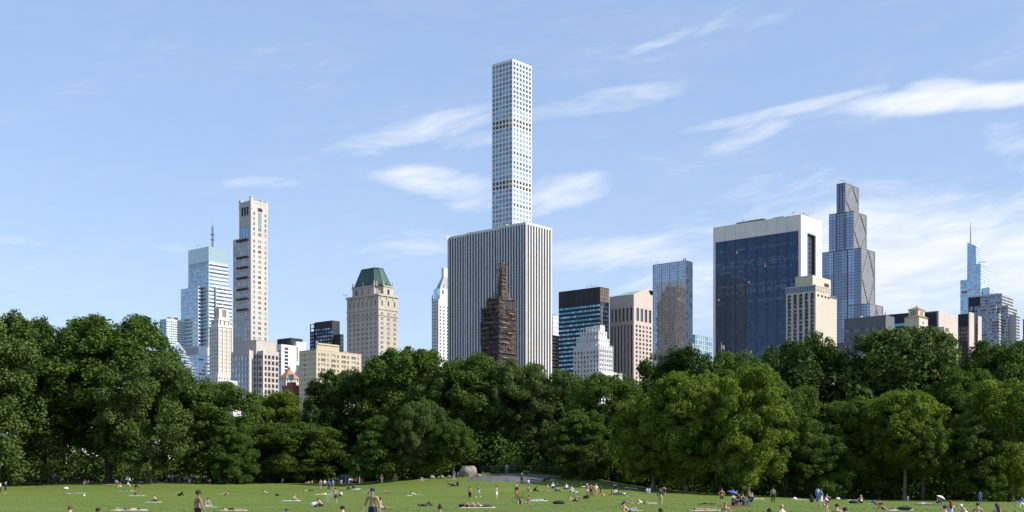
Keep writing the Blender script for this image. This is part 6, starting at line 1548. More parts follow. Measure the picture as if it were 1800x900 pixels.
# facing: 0 right, 90 away, 180 left, -90 towards the viewer
PEOPLE = [
 (10, 868, 'stand', -80, 3, 'shirt:black shorts:charcoal cap:white shoes:white', 'standing person in black shirt and white cap near the left edge'),
 (0.5, 866, 'stand', 0, 2, 'shirt:white trousers:black short_hair:darkhair', 'standing person in white shirt cut by the left edge'),
 (121, 869, 'supine', 0, 1, 'shorts:lightblue short_hair:darkhair', 'sunbather in light blue shorts lying left of the blue towel'),
 (220, 863, 'prone', 180, 2, 'shirt:charcoal trousers:charcoal short_hair:darkhair', 'person in dark clothes lying on a pale mat near the shade at left'),
 (237.6, 871, 'sit_knees', -30, 3, 'shorts:brown bun:darkhair', 'bare-backed person sitting upright on a pale blue mat at left'),
 (227, 897, 'supine', 180, 2, 'bra:white shorts:navy short_hair:darkhair', 'sunbather stretched on a white towel in the left foreground'),
 (275, 882, 'sit_bent', 150, 1, 'shorts:black short_hair:darkhair', 'bare-chested person in black shorts sitting hunched forward, left half'),
 (316.7, 873, 'side', 160, 2, 'shirt:black shorts:black long_hair:brownhair', 'long-haired person in black reclining on one side, left half'),
 (396, 871, 'recline', 180, 1, 'tank:pink briefs:black short_hair:darkhair', 'person in pink top leaning back on the elbows, right of the cap wearer'),
 (365, 891, 'sit_cross', -60, 1, 'tank:grey shorts:white short_hair:darkhair', 'cross-legged person in grey top just right of the black cap wearer'),
 (409, 897, 'prone', 190, 2, 'tank:black briefs:black short_hair:darkhair', 'person in a black swimsuit lying face down in the left foreground'),
 (469, 868, 'prone_up', 180, 3, 'bra:white briefs:white short_hair:darkhair', 'sunbather in white propped on the elbows, left of the seated blonde'),
 (514, 880, 'sit_bent', -20, 1, 'bra:white briefs:black long_hair:blond', 'blonde person sitting and bending forward on a white towel'),
 (542, 863, 'prone', 200, 1, 'trousers:black short_hair:darkhair', 'bare-backed person in black trousers lying left of the four friends'),
 (564, 860, 'stand', -60, 1, 'shorts:blue short_hair:brownhair', 'shirtless friend in blue shorts, first of the four standing'),
 (570.4, 860, 'hips', -90, 2, 'shirt:white shorts:black short_hair:darkhair', 'friend in white shirt and black shorts, second of the four standing'),
 (578, 861, 'stand', -90, 2, 'shirt:blue trousers:black short_hair:darkhair', 'friend in bright blue shirt and black trousers, third of the four'),
 (585, 860, 'stand', -120, 2, 'shirt:lightblue shorts:grey short_hair:darkhair', 'friend in pale blue shirt, last of the four standing'),
 (608, 852, 'walk', 180, 3, 'shirt:lavender trousers:lavender short_hair:darkhair', 'person in lavender clothes walking along the shade before the van'),
 (591, 850, 'bend', 0, 3, 'shirt:lightblue trousers:grey short_hair:darkhair', 'person bending over in the shade behind the four friends'),
 (600, 851, 'sit_knees', -90, 2, 'shirt:lavender shorts:white short_hair:darkhair', 'person sitting at the edge of the shade behind the four friends'),
 (589.6, 884, 'arms_up', 80, 1, 'shorts:black short_hair:darkhair shoes:white', 'shirtless person in black shorts standing with back to us, centre left'),
 (601, 874, 'sit_knees', 180, 2, 'shirt:white trousers:black short_hair:darkhair', 'person in white shirt sitting just right of the standing shirtless back'),
 (568, 869, 'supine', 180, 2, 'shirt:white shorts:khaki short_hair:darkhair', 'dark-haired person lying on a long pale mat, centre left'),
 (603, 860, 'supine', 0, 1, 'shorts:black short_hair:darkhair', 'first person from the left in the lying row behind the white-shirted sitter'),
 (609, 860, 'supine_knees', 0, 1, 'briefs:khaki short_hair:brownhair', 'second person in the lying row, with knees raised'),
 (614.5, 861, 'sit_bent', 180, 2, 'shirt:black trousers:black short_hair:darkhair', 'person in black sitting hunched in the lying row'),
 (620, 860, 'sit_knees', 0, 2, 'shirt:black trousers:black short_hair:darkhair', 'person in black sitting with raised knees at the right end of the row'),
 (629, 861, 'prone', 0, 2, 'shirt:white trousers:white short_hair:darkhair', 'person in white lying right of the black-clad sitters'),
 (567, 891, 'sit_bent', 170, 1, 'trousers:black short_hair:darkhair', 'bare-backed person in black trousers sitting beside a white bag'),
 (671, 897, 'sit_legs', -25, 2, 'bra:bronze shorts:white bun:darkhair', 'person in bronze top and white shorts sitting behind the near walker'),
 (679.5, 867, 'supine_knees', 180, 2, 'briefs:red short_hair:darkhair', 'sunbather with raised knees right of the near walker'),
 (648, 868, 'sit_legs', 180, 1, 'bra:white briefs:black short_hair:brownhair', 'sunbather sitting just left of the near walker\'s shoulder'),
 (730, 871, 'prone_up', 180, 1, 'bra:white briefs:white short_hair:darkhair', 'sunbather propped on the elbows on a pale towel, centre'),
 (664, 849, 'stand', -90, 2, 'shirt:khaki shorts:black short_hair:darkhair', 'person standing under the pointed tree, left of a pair'),
 (671, 849, 'stand', -90, 1, 'dress:pink short_hair:brownhair', 'person in pink standing under the pointed tree, right of a pair'),
 (749, 890, 'supine_knees', 20, 4, 'shirt:black trousers:charcoal shoes:black short_hair:darkhair', 'person in dark clothes lying on the back left of the three raised knees'),
 (793, 855, 'recline', 0, 2, 'shirt:black trousers:black short_hair:darkhair', 'left one of two people in black sitting below the boulder'),
 (805, 855, 'sit_knees', -100, 1, 'shirt:black trousers:black long_hair:brownhair', 'right one of two people in black sitting below the boulder'),
 (798, 844, 'walk', -150, 2, 'shirt:grey trousers:khaki short_hair:darkhair', 'person in grey walking at the foot of the boulder'),
 (804, 838, 'sit_knees', 0, 1, 'shirt:white trousers:grey short_hair:darkhair', 'person in white sitting beside the boulder'),
 (826, 879, 'stand', 75, 2, 'long_shorts:black short_hair:darkhair', 'shirtless person in long black shorts standing, left of three walkers'),
 (841, 874, 'walk', 0, 2, 'tank:black shorts:lightblue shoes:white short_hair:darkhair', 'walker in black tank top and light blue shorts'),
 (873, 878, 'arms_up', 160, 1, 'shorts:white short_hair:darkhair', 'shirtless person in white shorts standing alone below the bedrock slab'),
 (826, 892, 'supine_knees', 180, 2, 'briefs:black short_hair:darkhair', 'first sunbather of the three in a row with raised knees'),
 (836, 892, 'supine_knees', 175, 1, 'briefs:white short_hair:darkhair', 'middle sunbather of the three in a row with raised knees'),
 (845, 892, 'supine_knees', 185, 2, 'briefs:cream long_hair:brownhair', 'last sunbather of the three in a row with raised knees'),
 (908, 876, 'stand', -60, 4, 'shirt:black shorts:orange helmet:white', 'cyclist in white helmet and orange shorts standing behind the bicycle'),
 (914, 886, 'sit_bent', -90, 1, 'shirt:grey shorts:blue short_hair:darkhair', 'person in grey sitting hunched before the upright bicycle'),
 (928, 886, 'sit_legs', 180, 2, 'bra:black shorts:khaki short_hair:darkhair', 'person in black top sitting right of the upright bicycle'),
 (947, 880, 'supine', 180, 2, 'shirt:lightblue trousers:lightblue short_hair:darkhair', 'person in pale blue lying right of the upright bicycle'),
 (928, 865, 'sit_knees', -30, 1, 'tank:charcoal shorts:khaki short_hair:brownhair', 'left one of two people sitting at the shade line below the bedrock slab'),
 (938, 864, 'sit_bent', 0, 3, 'shirt:black trousers:black short_hair:darkhair', 'right one of two people sitting at the shade line below the bedrock slab'),
 (917, 851, 'stand', -90, 4, 'shirt:darkgreen trousers:black cap:white', 'dark-clad person in white cap standing at the edge of the bedrock'),
 (930, 852, 'sit_knees', 180, 1, 'shirt:white trousers:blue short_hair:darkhair', 'person in white and blue sitting on the bedrock edge'),
 (957, 846, 'sit_knees', -90, 3, 'shirt:blue trousers:navy short_hair:darkhair', 'person in bright blue sitting in the shade right of the bedrock'),
 (962, 845, 'sit_knees', -60, 3, 'shirt:black trousers:black short_hair:darkhair', 'person in black sitting beside the one in bright blue'),
 (891, 832, 'stand', -90, 2, 'shirt:lightblue trousers:grey short_hair:darkhair', 'person in pale blue standing above the bedrock by the wire fence'),
 (964, 865, 'sit_knees', 180, 2, 'tank:charcoal shorts:khaki sun_hat:cream', 'person in a straw hat sitting at the shade line'),
 (971, 860, 'sit_knees', -60, 2, 'shirt:white trousers:charcoal cap:white', 'person in white cap sitting in the shade, behind the one in pale blue'),
 (976, 864, 'sit_bent', 0, 3, 'shirt:lightblue trousers:navy short_hair:darkhair', 'person in pale blue sitting hunched at the shade line'),
 (980, 858, 'sit_knees', 180, 3, 'shirt:brown trousers:black short_hair:darkhair', 'person in brown sitting in the shade left of a lone white shirt'),
 (995.6, 860, 'sit_cross', 90, 2, 'shirt:white trousers:black short_hair:blond', 'lone person in white shirt sitting in the shade, back to us'),
 (1004, 866, 'sit_knees', 60, 2, 'shirt:white trousers:red cap:orange', 'person in white shirt and orange cap sitting at the shade line'),
 (1011, 867, 'supine_knees', 180, 2, 'shirt:white trousers:white short_hair:darkhair', 'person in white lying left of the standing family'),
 (1012, 877, 'sit_legs', 0, 2, 'shirt:green shorts:khaki short_hair:darkhair', 'person in green shirt sitting in front of the standing family'),
 (1008, 882, 'recline', 0, 1, 'shorts:navy short_hair:brownhair', 'shirtless person lying back below the one in green'),
 (1022, 858, 'sit_legs', 0, 3, 'shirt:black trousers:white short_hair:darkhair', 'person in black shirt and white trousers sitting in the shade'),
 (1032, 873, 'stand', 60, 2, 'shirt:pink shorts:white sun_hat:cream', 'person in pale pink and hat, first of the standing family'),
 (1039, 872, 'hips', 90, 2, 'shirt:orange trousers:black short_hair:darkhair', 'person in orange-red shirt, second of the standing family'),
 (1047.6, 873, 'stand', 90, 2, 'shirt:white shorts:pink short_hair:blond', 'person in white shirt, third of the standing family'),
 (1056, 872, 'walk', 0, 2, 'shirt:black shorts:red short_hair:darkhair', 'child in black shirt and red shorts kicking the yellow ball', None, None, .82),
 (1075, 873, 'walk', 0, 2, 'shirt:red shorts:red short_hair:darkhair', 'small child dressed all in red, running', None, None, .66),
 (1035, 877, 'sit_knees', 180, 2, 'shirt:red trousers:black short_hair:darkhair', 'person in red sitting at the feet of the standing family'),
 (1080, 860, 'sit_knees', -60, 3, 'shirt:lightblue trousers:charcoal short_hair:darkhair', 'person in pale blue sitting in the shade above the child in red'),
 (1082, 869, 'sit_cross', -90, 2, 'shirt:white trousers:navy short_hair:darkhair', 'person in white sitting right of the child in red'),
 (1087, 869, 'sit_knees', 180, 3, 'shirt:black trousers:black short_hair:darkhair', 'person in black sitting among the group right of the child in red'),
 (1093, 869, 'supine', 180, 3, 'shirt:white trousers:navy short_hair:darkhair', 'person in white and navy lying right of the child in red'),
 (1137, 868, 'sit_knees', -60, 2, 'shirt:lightblue trousers:lightblue short_hair:darkhair', 'left one of two people in pale blue sitting in the shade'),
 (1142, 868, 'sit_knees', -130, 2, 'shirt:lightblue trousers:grey short_hair:darkhair', 'right one of two people in pale blue sitting in the shade'),
 (1161, 888, 'stride', 90, 1, 'jacket:charcoal trousers:khaki shoes:white short_hair:brownhair', 'person in dark jacket and khaki trousers walking away, right of centre'),
 (1168, 871, 'bend', 90, 2, 'shirt:pink shorts:navy short_hair:darkhair', 'person in pink bending over right of the khaki trousers'),
 (1099, 884, 'prone', 0, 1, 'shorts:black short_hair:darkhair', 'sunbather in black shorts, leftmost of the three below the shade'),
 (1113, 884, 'supine_knees', 180, 2, 'briefs:navy short_hair:brownhair', 'middle sunbather of the three, one knee raised'),
 (1127, 885, 'supine_knees', 170, 1, 'shorts:white bra:black short_hair:blond', 'rightmost sunbather of the three, in white shorts'),
 (1107, 902, 'recline', 0, 1, 'shorts:lightblue short_hair:darkhair', 'bare-backed sunbather reclining at the bottom, right of centre'),
 (1238, 897, 'supine', 0, 1, 'briefs:red short_hair:darkhair', 'pale sunbather in red trunks lying in the right foreground'),
 (1269, 886, 'hips', -80, 2, 'bra:red shorts:charcoal bun:brownhair', 'person in red bikini top standing left of the blue parasol'),
 (1288, 890, 'sit_knees', -60, 2, 'shirt:navy trousers:navy sun_hat:cream', 'person in navy sitting on the red blanket under the blue parasol'),
 (1323, 877, 'sit_knees', 200, 1, 'briefs:khaki short_hair:brownhair', 'bare person sitting at the foot of the pale trunk'),
 (1359, 884, 'stride', -90, 3, 'shirt:grey trousers:black short_hair:darkhair', 'person in grey shirt and black trousers strolling alone by the trees'),
 (1444, 890, 'walk', 180, 2, 'shirt:teal trousers:white shoes:navy cap:charcoal', 'walker in teal shirt and white trousers'),
 (1437.5, 880, 'stand', -90, 2, 'shirt:lightblue trousers:blue short_hair:darkhair', 'person in pale blue half hidden behind the teal walker'),
 (1456, 884, 'sit_bent', 180, 2, 'shirt:white trousers:navy short_hair:darkhair', 'person in white shirt sitting right of the teal walker'),
 (1452, 881, 'sit_knees', 0, 2, 'shirt:lavender trousers:navy short_hair:brownhair', 'person in lavender sitting behind the white shirt near the teal walker'),
 (1514, 886, 'sit_knees', 100, 1, 'tank:white shorts:black long_hair:blond', 'blonde person in white top sitting with back to us, right half'),
 (1540, 887, 'supine_knees', 180, 2, 'shirt:red trousers:jeans shoes:white long_hair:auburn', 'person in red shirt and jeans lying with raised knees'),
 (1554, 897, 'supine_knees', 185, 3, 'briefs:brown short_hair:darkhair', 'tanned sunbather lying on a white towel near the right foreground'),
 (1647, 887, 'sit_knees', 0, 1, 'trousers:jeans short_hair:brownhair', 'bare-backed person in jeans sitting under the white parasol'),
 (1627, 887, 'supine', 0, 1, 'shirt:white shorts:grey sun_hat:white', 'person lying left of the white parasol'),
 (1596, 881, 'stand', 90, 2, 'shirt:white trousers:lightblue short_hair:darkhair', 'small child in white standing by the tall brown trunk', None, None, .5),
 (1723, 883, 'stand', -90, 3, 'shirt:blue trousers:blue short_hair:darkhair', 'person in blue standing in the shade of the far right trees', None, None, .85),
 (1798, 891, 'sit_knees', 200, 2, 'shirt:blue trousers:white short_hair:darkhair', 'person in blue top and white trousers cut by the right edge'),
]
for t in PEOPLE:
    px, by, pose, rz, sk, of, lab = t[:7]; person(px, by, pose, rz, sk, of, lab, D=t[7] if len(t) > 7 else None, scale=t[9] if len(t) > 9 else 1.)
NEAR = [   # nearer figures that rise into the frame from below
 (348, 48, 'stride', 35, 3, 'shorts:black cap:black short_hair:darkhair', 'near shirtless walker in black shorts and black cap, seen from behind', .965),
 (655, 47, 'stride', -115, 2, 'shorts:navy cap:navy short_hair:brownhair shoes:black', 'near shirtless walker in navy shorts and cap, facing us', 1.0),
 (119.6, 52, 'sit_knees', 60, 1, 'tank:white shorts:navy short_hair:auburn', 'red-haired head rising at the bottom edge, far left', 1.),
 (170.5, 48, 'sit_knees', 90, 2, 'shirt:black shorts:navy short_hair:darkhair', 'dark crown of a head at the bottom edge, left of the lying sunbather', 1.),
 (504, 52, 'sit_cross', 90, 2, 'shirt:grey shorts:navy cap:charcoal', 'dark capped head at the bottom edge, below the seated blonde', 1.),
 (604, 53, 'sit_knees', 120, 1, 'shorts:navy short_hair:darkhair', 'dark-haired head and bare shoulder at the bottom edge, left of the near walker', 1.),
 (773, 54, 'sit_knees', 90, 3, 'tank:brown shorts:black bun:darkhair', 'dark curly head at the bottom edge, centre', 1.),
 (1162, 49, 'sit_knees', 90, 2, 'shirt:black shorts:navy short_hair:darkhair', 'dark crown of a head at the bottom edge below the khaki trousers', 1.),
 (1274, 69, 'sit_knees', 60, 2, 'shorts:black cap_back:green', 'bare-shouldered person in a green cap, seated below the blue parasol', 1.),
 (1377, 58, 'sit_knees', 120, 1, 'tank:white shorts:navy short_hair:blond', 'blond head at the bottom edge below the strolling person in grey', 1.),
 (1353.5, 49, 'sit_knees', 90, 2, 'shirt:black shorts:navy short_hair:darkhair', 'dark crown of a head left of the blond head', 1.),
 (1453, 80, 'bend', 165, 1, 'briefs:red short_hair:darkhair', 'person in red trunks bending forward with hands low, right foreground', .82),
 (1470, 60, 'sit_knees', 60, 1, 'shorts:navy short_hair:darkhair', 'dark-haired bare-shouldered person right of the red trunks', 1.),
 (1487, 50, 'sit_knees', 90, 2, 'shirt:black shorts:navy short_hair:darkhair', 'dark crown of a head right of the bare-shouldered one', 1.),
 (1672, 70, 'sit_knees', 80, 1, 'tank:lavender shorts:jeans long_hair:auburn', 'auburn long-haired person seated at the bottom, right half', 1.),
 (1663, 54, 'sit_knees', 90, 1, 'tank:grey shorts:jeans short_hair:brownhair', 'brown crown of a head just left of the auburn long hair', 1.),
 (1703, 68, 'sit_bent', 180, 1, 'tank:white shorts:white cap:white', 'person in white cap and white clothes leaning forward at the bottom', 1.),
 (1718, 64, 'sit_knees', 60, 2, 'tank:khaki shorts:navy short_hair:brownhair', 'brown-haired person right of the white cap at the bottom', 1.),
 (1755, 62, 'sit_knees', 110, 1, 'tank:pink shorts:navy long_hair:brownhair', 'person with long brown hair seated at the bottom near the right edge', 1.),
]
for (px, D, pose, rz, sk, of, lab, sc_) in NEAR: person(px, 0, pose, rz, sk, of, lab, D=D, scale=sc_, near=(px in (348, 655)))
# people in the deep shade under the left trees, behind the fence: alike and tiny
for (px, off, pose, rz, top_, bot, lab) in [
    (16, 5, 'stand', -90, 'teal', 'navy', 'small person in teal behind the left fence'), (44, 6, 'sit_knees', 0, 'brown', 'navy', 'small brown-clad sitter behind the left fence'), (63, 5, 'sit_knees', -90, 'grey', 'black', 'small grey-clad sitter left of the dark bare trunk'),
    (94, 5, 'stand', -90, 'white', 'grey', 'person in white, left of a pair standing behind the left fence'), (102, 6, 'stand', -60, 'lightblue', 'navy', 'person in pale blue, right of a pair standing behind the left fence'), (152, 1, 'hips', -90, 'black', 'black', 'black-clad person in a white hat standing between the two bare trunks'),
    (167, 5, 'stand', 0, 'lavender', 'navy', 'person in lavender standing left of the tallest tree trunk'), (272, 1, 'sit_knees', 0, 'khaki', 'grey', 'person in khaki sitting deep in the shade right of the tallest tree'),
    (297, -2, 'stand', -90, 'white', 'black', 'first white shirt from the left in the shaded crowd'), (303, -1.5, 'stand', -60, 'white', 'grey', 'second white shirt from the left in the shaded crowd'), (309, -2.5, 'walk', 0, 'grey', 'navy', 'grey-shirted walker in the shaded crowd'),
    (320, -1, 'stand', -90, 'blue', 'navy', 'person in blue in the middle of the shaded crowd'), (328, -2, 'stand', 180, 'lavender', 'grey', 'person in lavender in the shaded crowd'), (334, -2.6, 'sit_knees', -90, 'white', 'white', 'person in white sitting in front of the shaded crowd'),
    (339, -1.2, 'hips', -90, 'khaki', 'black', 'person in khaki at the right of the shaded crowd'), (345, -2, 'stand', -120, 'white', 'black', 'last white shirt at the right end of the shaded crowd'), (369, -2, 'sit_knees', -90, 'white', 'pink', 'person in white sitting right of the shaded crowd'),
    (363, -2, 'sit_knees', 0, 'red', 'black', 'person in red sitting right of the shaded crowd')]:
    person(px, 0, pose, rz, 2, 'shirt:%s trousers:%s %s' % (top_, bot, 'sun_hat:white' if 'hat' in lab and 'white hat' in lab else 'short_hair:darkhair'), lab, D=edge(px)[1]+off, group='people in the shade under the left trees')
for t in [(125, 845, 'stand', -90, 2, 'shirt:pink trousers:black short_hair:darkhair', 'person in vivid pink standing in the shade behind the left fence', 243),
          (150, 852, 'sit_knees', -90, 2, 'shirt:pink trousers:lavender short_hair:darkhair', 'person in pink sitting at the shade line between the two bare trunks', None),
          (156, 852, 'sit_knees', -120, 3, 'shirt:purple trousers:charcoal short_hair:darkhair', 'person in purple sitting beside the pink one between the two bare trunks', None),
          (193, 853, 'supine', 0, 1, 'shorts:pink short_hair:darkhair', 'pale sunbather lying at the foot of the tallest left tree', None),
          (204, 851, 'sit_knees', -60, 2, 'shirt:white trousers:grey short_hair:darkhair', 'left one of two people in white sitting right of the tallest left trunk', None),
          (209, 851, 'sit_bent', 180, 2, 'shirt:white trousers:grey short_hair:darkhair', 'right one of two people in white sitting right of the tallest left trunk', None),
          (213, 857, 'sit_knees', 180, 2, 'shirt:red trousers:white short_hair:darkhair', 'person in red shirt sitting in the sun near the tallest left tree', None),
          (224, 856, 'sit_knees', 0, 1, 'shirt:white trousers:pink short_hair:brownhair', 'person in white sitting right of the red shirt', None),
          (237, 857, 'sit_bent', 0, 3, 'shirt:black trousers:black short_hair:darkhair', 'person in black sitting right of the red shirt group', None),
          (250, 850, 'sit_knees', 180, 3, 'shirt:charcoal trousers:white short_hair:darkhair', 'dark-shirted person at the shade line right of the red shirt group', None),
          (397, 849, 'sit_knees', -90, 1, 'shirt:orange trousers:khaki short_hair:brownhair', 'person in orange sitting under the round dense tree', None),
          (404, 849, 'sit_knees', -60, 1, 'shirt:white trousers:khaki short_hair:brownhair', 'person in white sitting under the round dense tree beside the orange one', None),
          (442, 847, 'sit_knees', -90, 2, 'shirt:lavender trousers:navy short_hair:darkhair', 'person in lavender sitting in the shade right of the round dense tree', None),
          (459, 847, 'stand', -90, 2, 'shirt:orange trousers:navy short_hair:darkhair', 'person in orange standing in the shade below the yellow-green tree', 241),
          (471, 849, 'sit_legs', 180, 2, 'shirt:white trousers:grey short_hair:darkhair', 'person in white sitting below the yellow-green tree', None),
          (497, 848, 'sit_knees', -90, 2, 'shirt:lavender trousers:lavender short_hair:darkhair', 'person in lavender sitting at the shade line below the olive tree', None),
          (545, 849, 'recline', 180, 1, 'shirt:khaki trousers:khaki short_hair:darkhair', 'person in khaki leaning back at the shade line below the dark maple', None)]:
    person(*t[:7], D=t[7])

# ================================================================ things on the lawn
def towel(px, by, w, dpt, rz, c, label, name='towel', cat='towel'):
    D = ground_hit(px, by); x = (px-900)/F*D; n = 8; m = MB(); ca, sa = math.cos(R(rz)), math.sin(R(rz)); V = []
    for i in range(n+1):
        for j in range(5):
            u, v = (i/n-.5)*w, (j/4-.5)*dpt; X_, Y_ = u*ca-v*sa, u*sa+v*ca
            V.append((X_, Y_, ground_z(x+X_, D+Y_)-ground_z(x, D)+.035+.014*math.sin(i*1.9+px)*math.cos(j*1.3)))
    k = len(V); m.v = V+[(a, b, z-.03) for a, b, z in V]
    for i in range(n):
        for j in range(4): a = i*5+j; m.f.append((a, a+1, a+6, a+5)); m.mi.append(0)
    rim = [i*5 for i in range(n+1)]+[n*5+j for j in range(1, 5)]+[i*5+4 for i in range(n-1, -1, -1)]+[j for j in range(3, 0, -1)]
    for a, b in zip(rim, rim[1:]+rim[:1]): m.f.append((a, b, b+k, a+k)); m.mi.append(0)
    o = m.build(name, mat_c(c), None, True); o.location = (x, D, ground_z(x, D)); tag(o, label, cat, None, 'thing')
for a in [(141.5, 867, 1.6, .9, 5, 'lightblue', 'pale blue towel right of the sunbather in light blue shorts'), (85, 866, 1.5, .8, -8, 'brown', 'crumpled brown towel near the left edge'), (221, 863, 2.2, 1.3, 0, 'cream', 'cream mat under the person in dark clothes at left'),
          (240, 871.5, 2.3, 1.2, 4, 'lightblue', 'pale blue mat under the bare-backed sitter at left'), (226, 897, 2.6, 1.4, 3, 'white', 'white towel in the left foreground under a sunbather'), (269, 883, 1.8, 1.1, -5, 'white', 'white towel under the hunched sitter in black shorts'),
          (512, 880.5, 2.2, 1.4, 2, 'white', 'white towel under the seated blonde'), (489, 871, .9, .7, 12, 'navy', 'folded navy towel left of the seated blonde'), (496, 871, .7, .5, 4, 'purple', 'small purple cloth left of the seated blonde'), (566, 869.5, 2.4, 1.1, 0, 'cream', 'long cream mat, centre left'),
          (728, 871.5, 2.2, 1.1, 0, 'white', 'pale towel under the propped sunbather, centre'), (838, 892.5, 3.2, 2., 0, 'cream', 'cream blanket under the three sunbathers with raised knees'), (947, 880.5, 2.1, 1., 2, 'white', 'white towel right of the upright bicycle'),
          (1110, 858, 2., 1.4, 0, 'white', 'white blanket spread in the shade, right of centre'), (1130, 884.5, 3., 1.8, 0, 'white', 'white blanket under the three sunbathers below the shade'), (1090, 870, 3., 1.6, 5, 'charcoal', 'dark blanket right of the child in red'),
          (1238, 897.5, 2.4, 1.1, 0, 'cream', 'cream towel under the sunbather in red trunks'), (1288, 891, 2.4, 1.7, 0, 'red', 'red blanket under the blue parasol'), (1331, 877, 1.8, .9, 0, 'white', 'white towel right of the pale trunk'), (1404, 878, 2.2, 1., 0, 'white', 'white towel left of the teal walker'),
          (1577, 897, 2.2, 1., 0, 'white', 'white towel beside the tanned sunbather'), (1635, 888, 3.2, 1.5, 0, 'charcoal', 'dark blanket under the white parasol'), (1496, 879, 1.4, .8, 0, 'white', 'white cloth at the shade line right of the teal walker'), (365, 891.5, 1.6, 1.2, 0, 'lavender', 'lavender mat under the cross-legged person'),
          (409, 897.5, 2.2, 1.1, 8, 'cream', 'cream towel under the black swimsuit')]: towel(*a)
def bag(px, by, w, h, c, label, cat='bag', name='bag'):
    D = ground_hit(px, by); x = (px-900)/F*D; bm = bmesh.new(); bmesh.ops.create_icosphere(bm, subdivisions=3, radius=1)
    for v in bm.verts:
        p = v.co; k = 1+.12*noise3(p, 2.4, px); q = Vector((math.copysign(abs(p.x)**.7, p.x), math.copysign(abs(p.y)**.7, p.y), math.copysign(abs(p.z)**.75, p.z)))*k
        v.co = Vector((q.x*w/2, q.y*w*.32, max(0, (q.z+.85)*h*.52)))
    me = bpy.data.meshes.new('bag_body'); bm.to_mesh(me); bm.free(); me.materials.append(mat_c(c)); me.polygons.foreach_set('use_smooth', [True]*len(me.polygons))
    r = empty(name, (x, D, ground_z(x, D))); tag(r, label, cat, None, 'thing'); obj('bag_body', me, r)
    m = MB(); m.tube([(w*.25*math.cos(a), 0, h*.85+h*.28*math.sin(a)) for a in [math.pi*i/8 for i in range(9)]], .015, 5); m.build('handle', mat_c(c), r)
for a in [(116, 860, .8, .35, 'white', 'white bag on the grass beyond the lying sunbather at left'), (487, 871.5, .5, .3, 'black', 'black bag by the folded navy towel'), (555, 891, 1., .45, 'white', 'white bag beside the black-trousered sitter'),
          (815, 892, .9, .3, 'black', 'black bag left of the three raised knees'), (857, 892, .9, .25, 'charcoal', 'dark bag right of the three raised knees'), (982, 886, 1.3, .35, 'black', 'black bundle alone on the grass below the standing family'),
          (614, 851, .5, .5, 'white', 'white cooler bag at the shade line before the van'), (1397, 879, .6, .35, 'white', 'white bag left of the teal walker'), (1427, 883, .5, .75, 'black', 'upright black backpack left of the teal walker'), (1473, 878, .6, .3, 'white', 'white bag at the shade line behind the lavender sitter'),
          (1500, 885, .9, .35, 'black', 'black bag left of the blonde in white'), (1590, 897, 1.1, .3, 'black', 'black bag on the right foreground towel'), (1029, 877, .6, .4, 'black', 'black bag at the feet of the standing family'), (1016, 882, .5, .3, 'charcoal', 'dark bag beside the reclining shirtless person')]: bag(*a)
def ball(px, by, r, c, label):
    D = ground_hit(px, by); x = (px-900)/F*D; bm = bmesh.new(); bmesh.ops.create_icosphere(bm, subdivisions=3, radius=r)
    for v in bm.verts: v.co *= 1-.03*max(0, math.cos(v.co.x/r*7)*math.cos(v.co.y/r*7)*math.cos(v.co.z/r*7))
    me = bpy.data.meshes.new('ball'); bm.to_mesh(me); bm.free(); me.materials.append(mat_c(c)); me.polygons.foreach_set('use_smooth', [True]*len(me.polygons))
    tag(obj('ball', me, None, (x, D, ground_z(x, D)+r*.95)), label, 'ball', None, 'thing')
ball(148, 873, .16, 'white', 'white ball on the grass, left part of the lawn'); ball(1061, 872, .14, 'yellow', 'yellow ball at the feet of the running child'); ball(1102, 874, .13, 'lightblue', 'pale ball on the grass right of the child in red'); ball(595, 842, .28, 'orange', 'orange balloon in the shade before the van')
def parasol(px, by, top, wpx, c, label, tilt):
    D = ground_hit(px, by); x = (px-900)/F*D; r = empty('parasol', (x, D, ground_z(x, D))); tag(r, label, 'parasol', None, 'thing')
    h = (by-top)/F*D; w = wpx/F*D/2; m = MB(); m.tube([(0, 0, -.1), (0, 0, h*.95)], .022, 6); m.build('pole', mat_c('white'), r)
    can = empty('tmp', (0, 0, 0)); bpy.data.objects.remove(can)
    m = MB(); n = 16; rings = [(0, h), (w*.4, h-.10*w), (w*.75, h-.27*w), (w, h-.48*w)]
    for (rr, z) in rings:
        for j in range(n): a = 2*math.pi*j/n; k = 1 if j % 2 == 0 else .955; m.v.append((rr*k*math.cos(a), rr*k*math.sin(a), z+(0 if j % 2 == 0 else .03*rr)))
    for i in range(3):
        for j in range(n): m.f.append((i*n+j, i*n+(j+1) % n, (i+1)*n+(j+1) % n, (i+1)*n+j)); m.mi.append(0)
    o = m.build('canopy', mat_c(c), r); 
    o.location = (0, 0, 0); o.matrix_local = Matrix.Translation((0, 0, h*.7)) @ Matrix.Rotation(R(tilt), 4, 'Y') @ Matrix.Translation((0, 0, -h*.7))
    for j in range(8):
        a = 2*math.pi*j/8; m = MB(); m.tube([(.02*math.cos(a), .02*math.sin(a), h-.03), (w*.98*math.cos(a), w*.98*math.sin(a), h-.49*w)], .008, 4); q = m.build('rib', mat_c('charcoal'), o)
parasol(1287, 889, 861.5, 22, 'parasol', 'blue parasol shading the seated group, right half', 12)
parasol(1653, 887, 871, 17, 'white', 'white parasol tilted over the sitter in jeans, far right', 26)
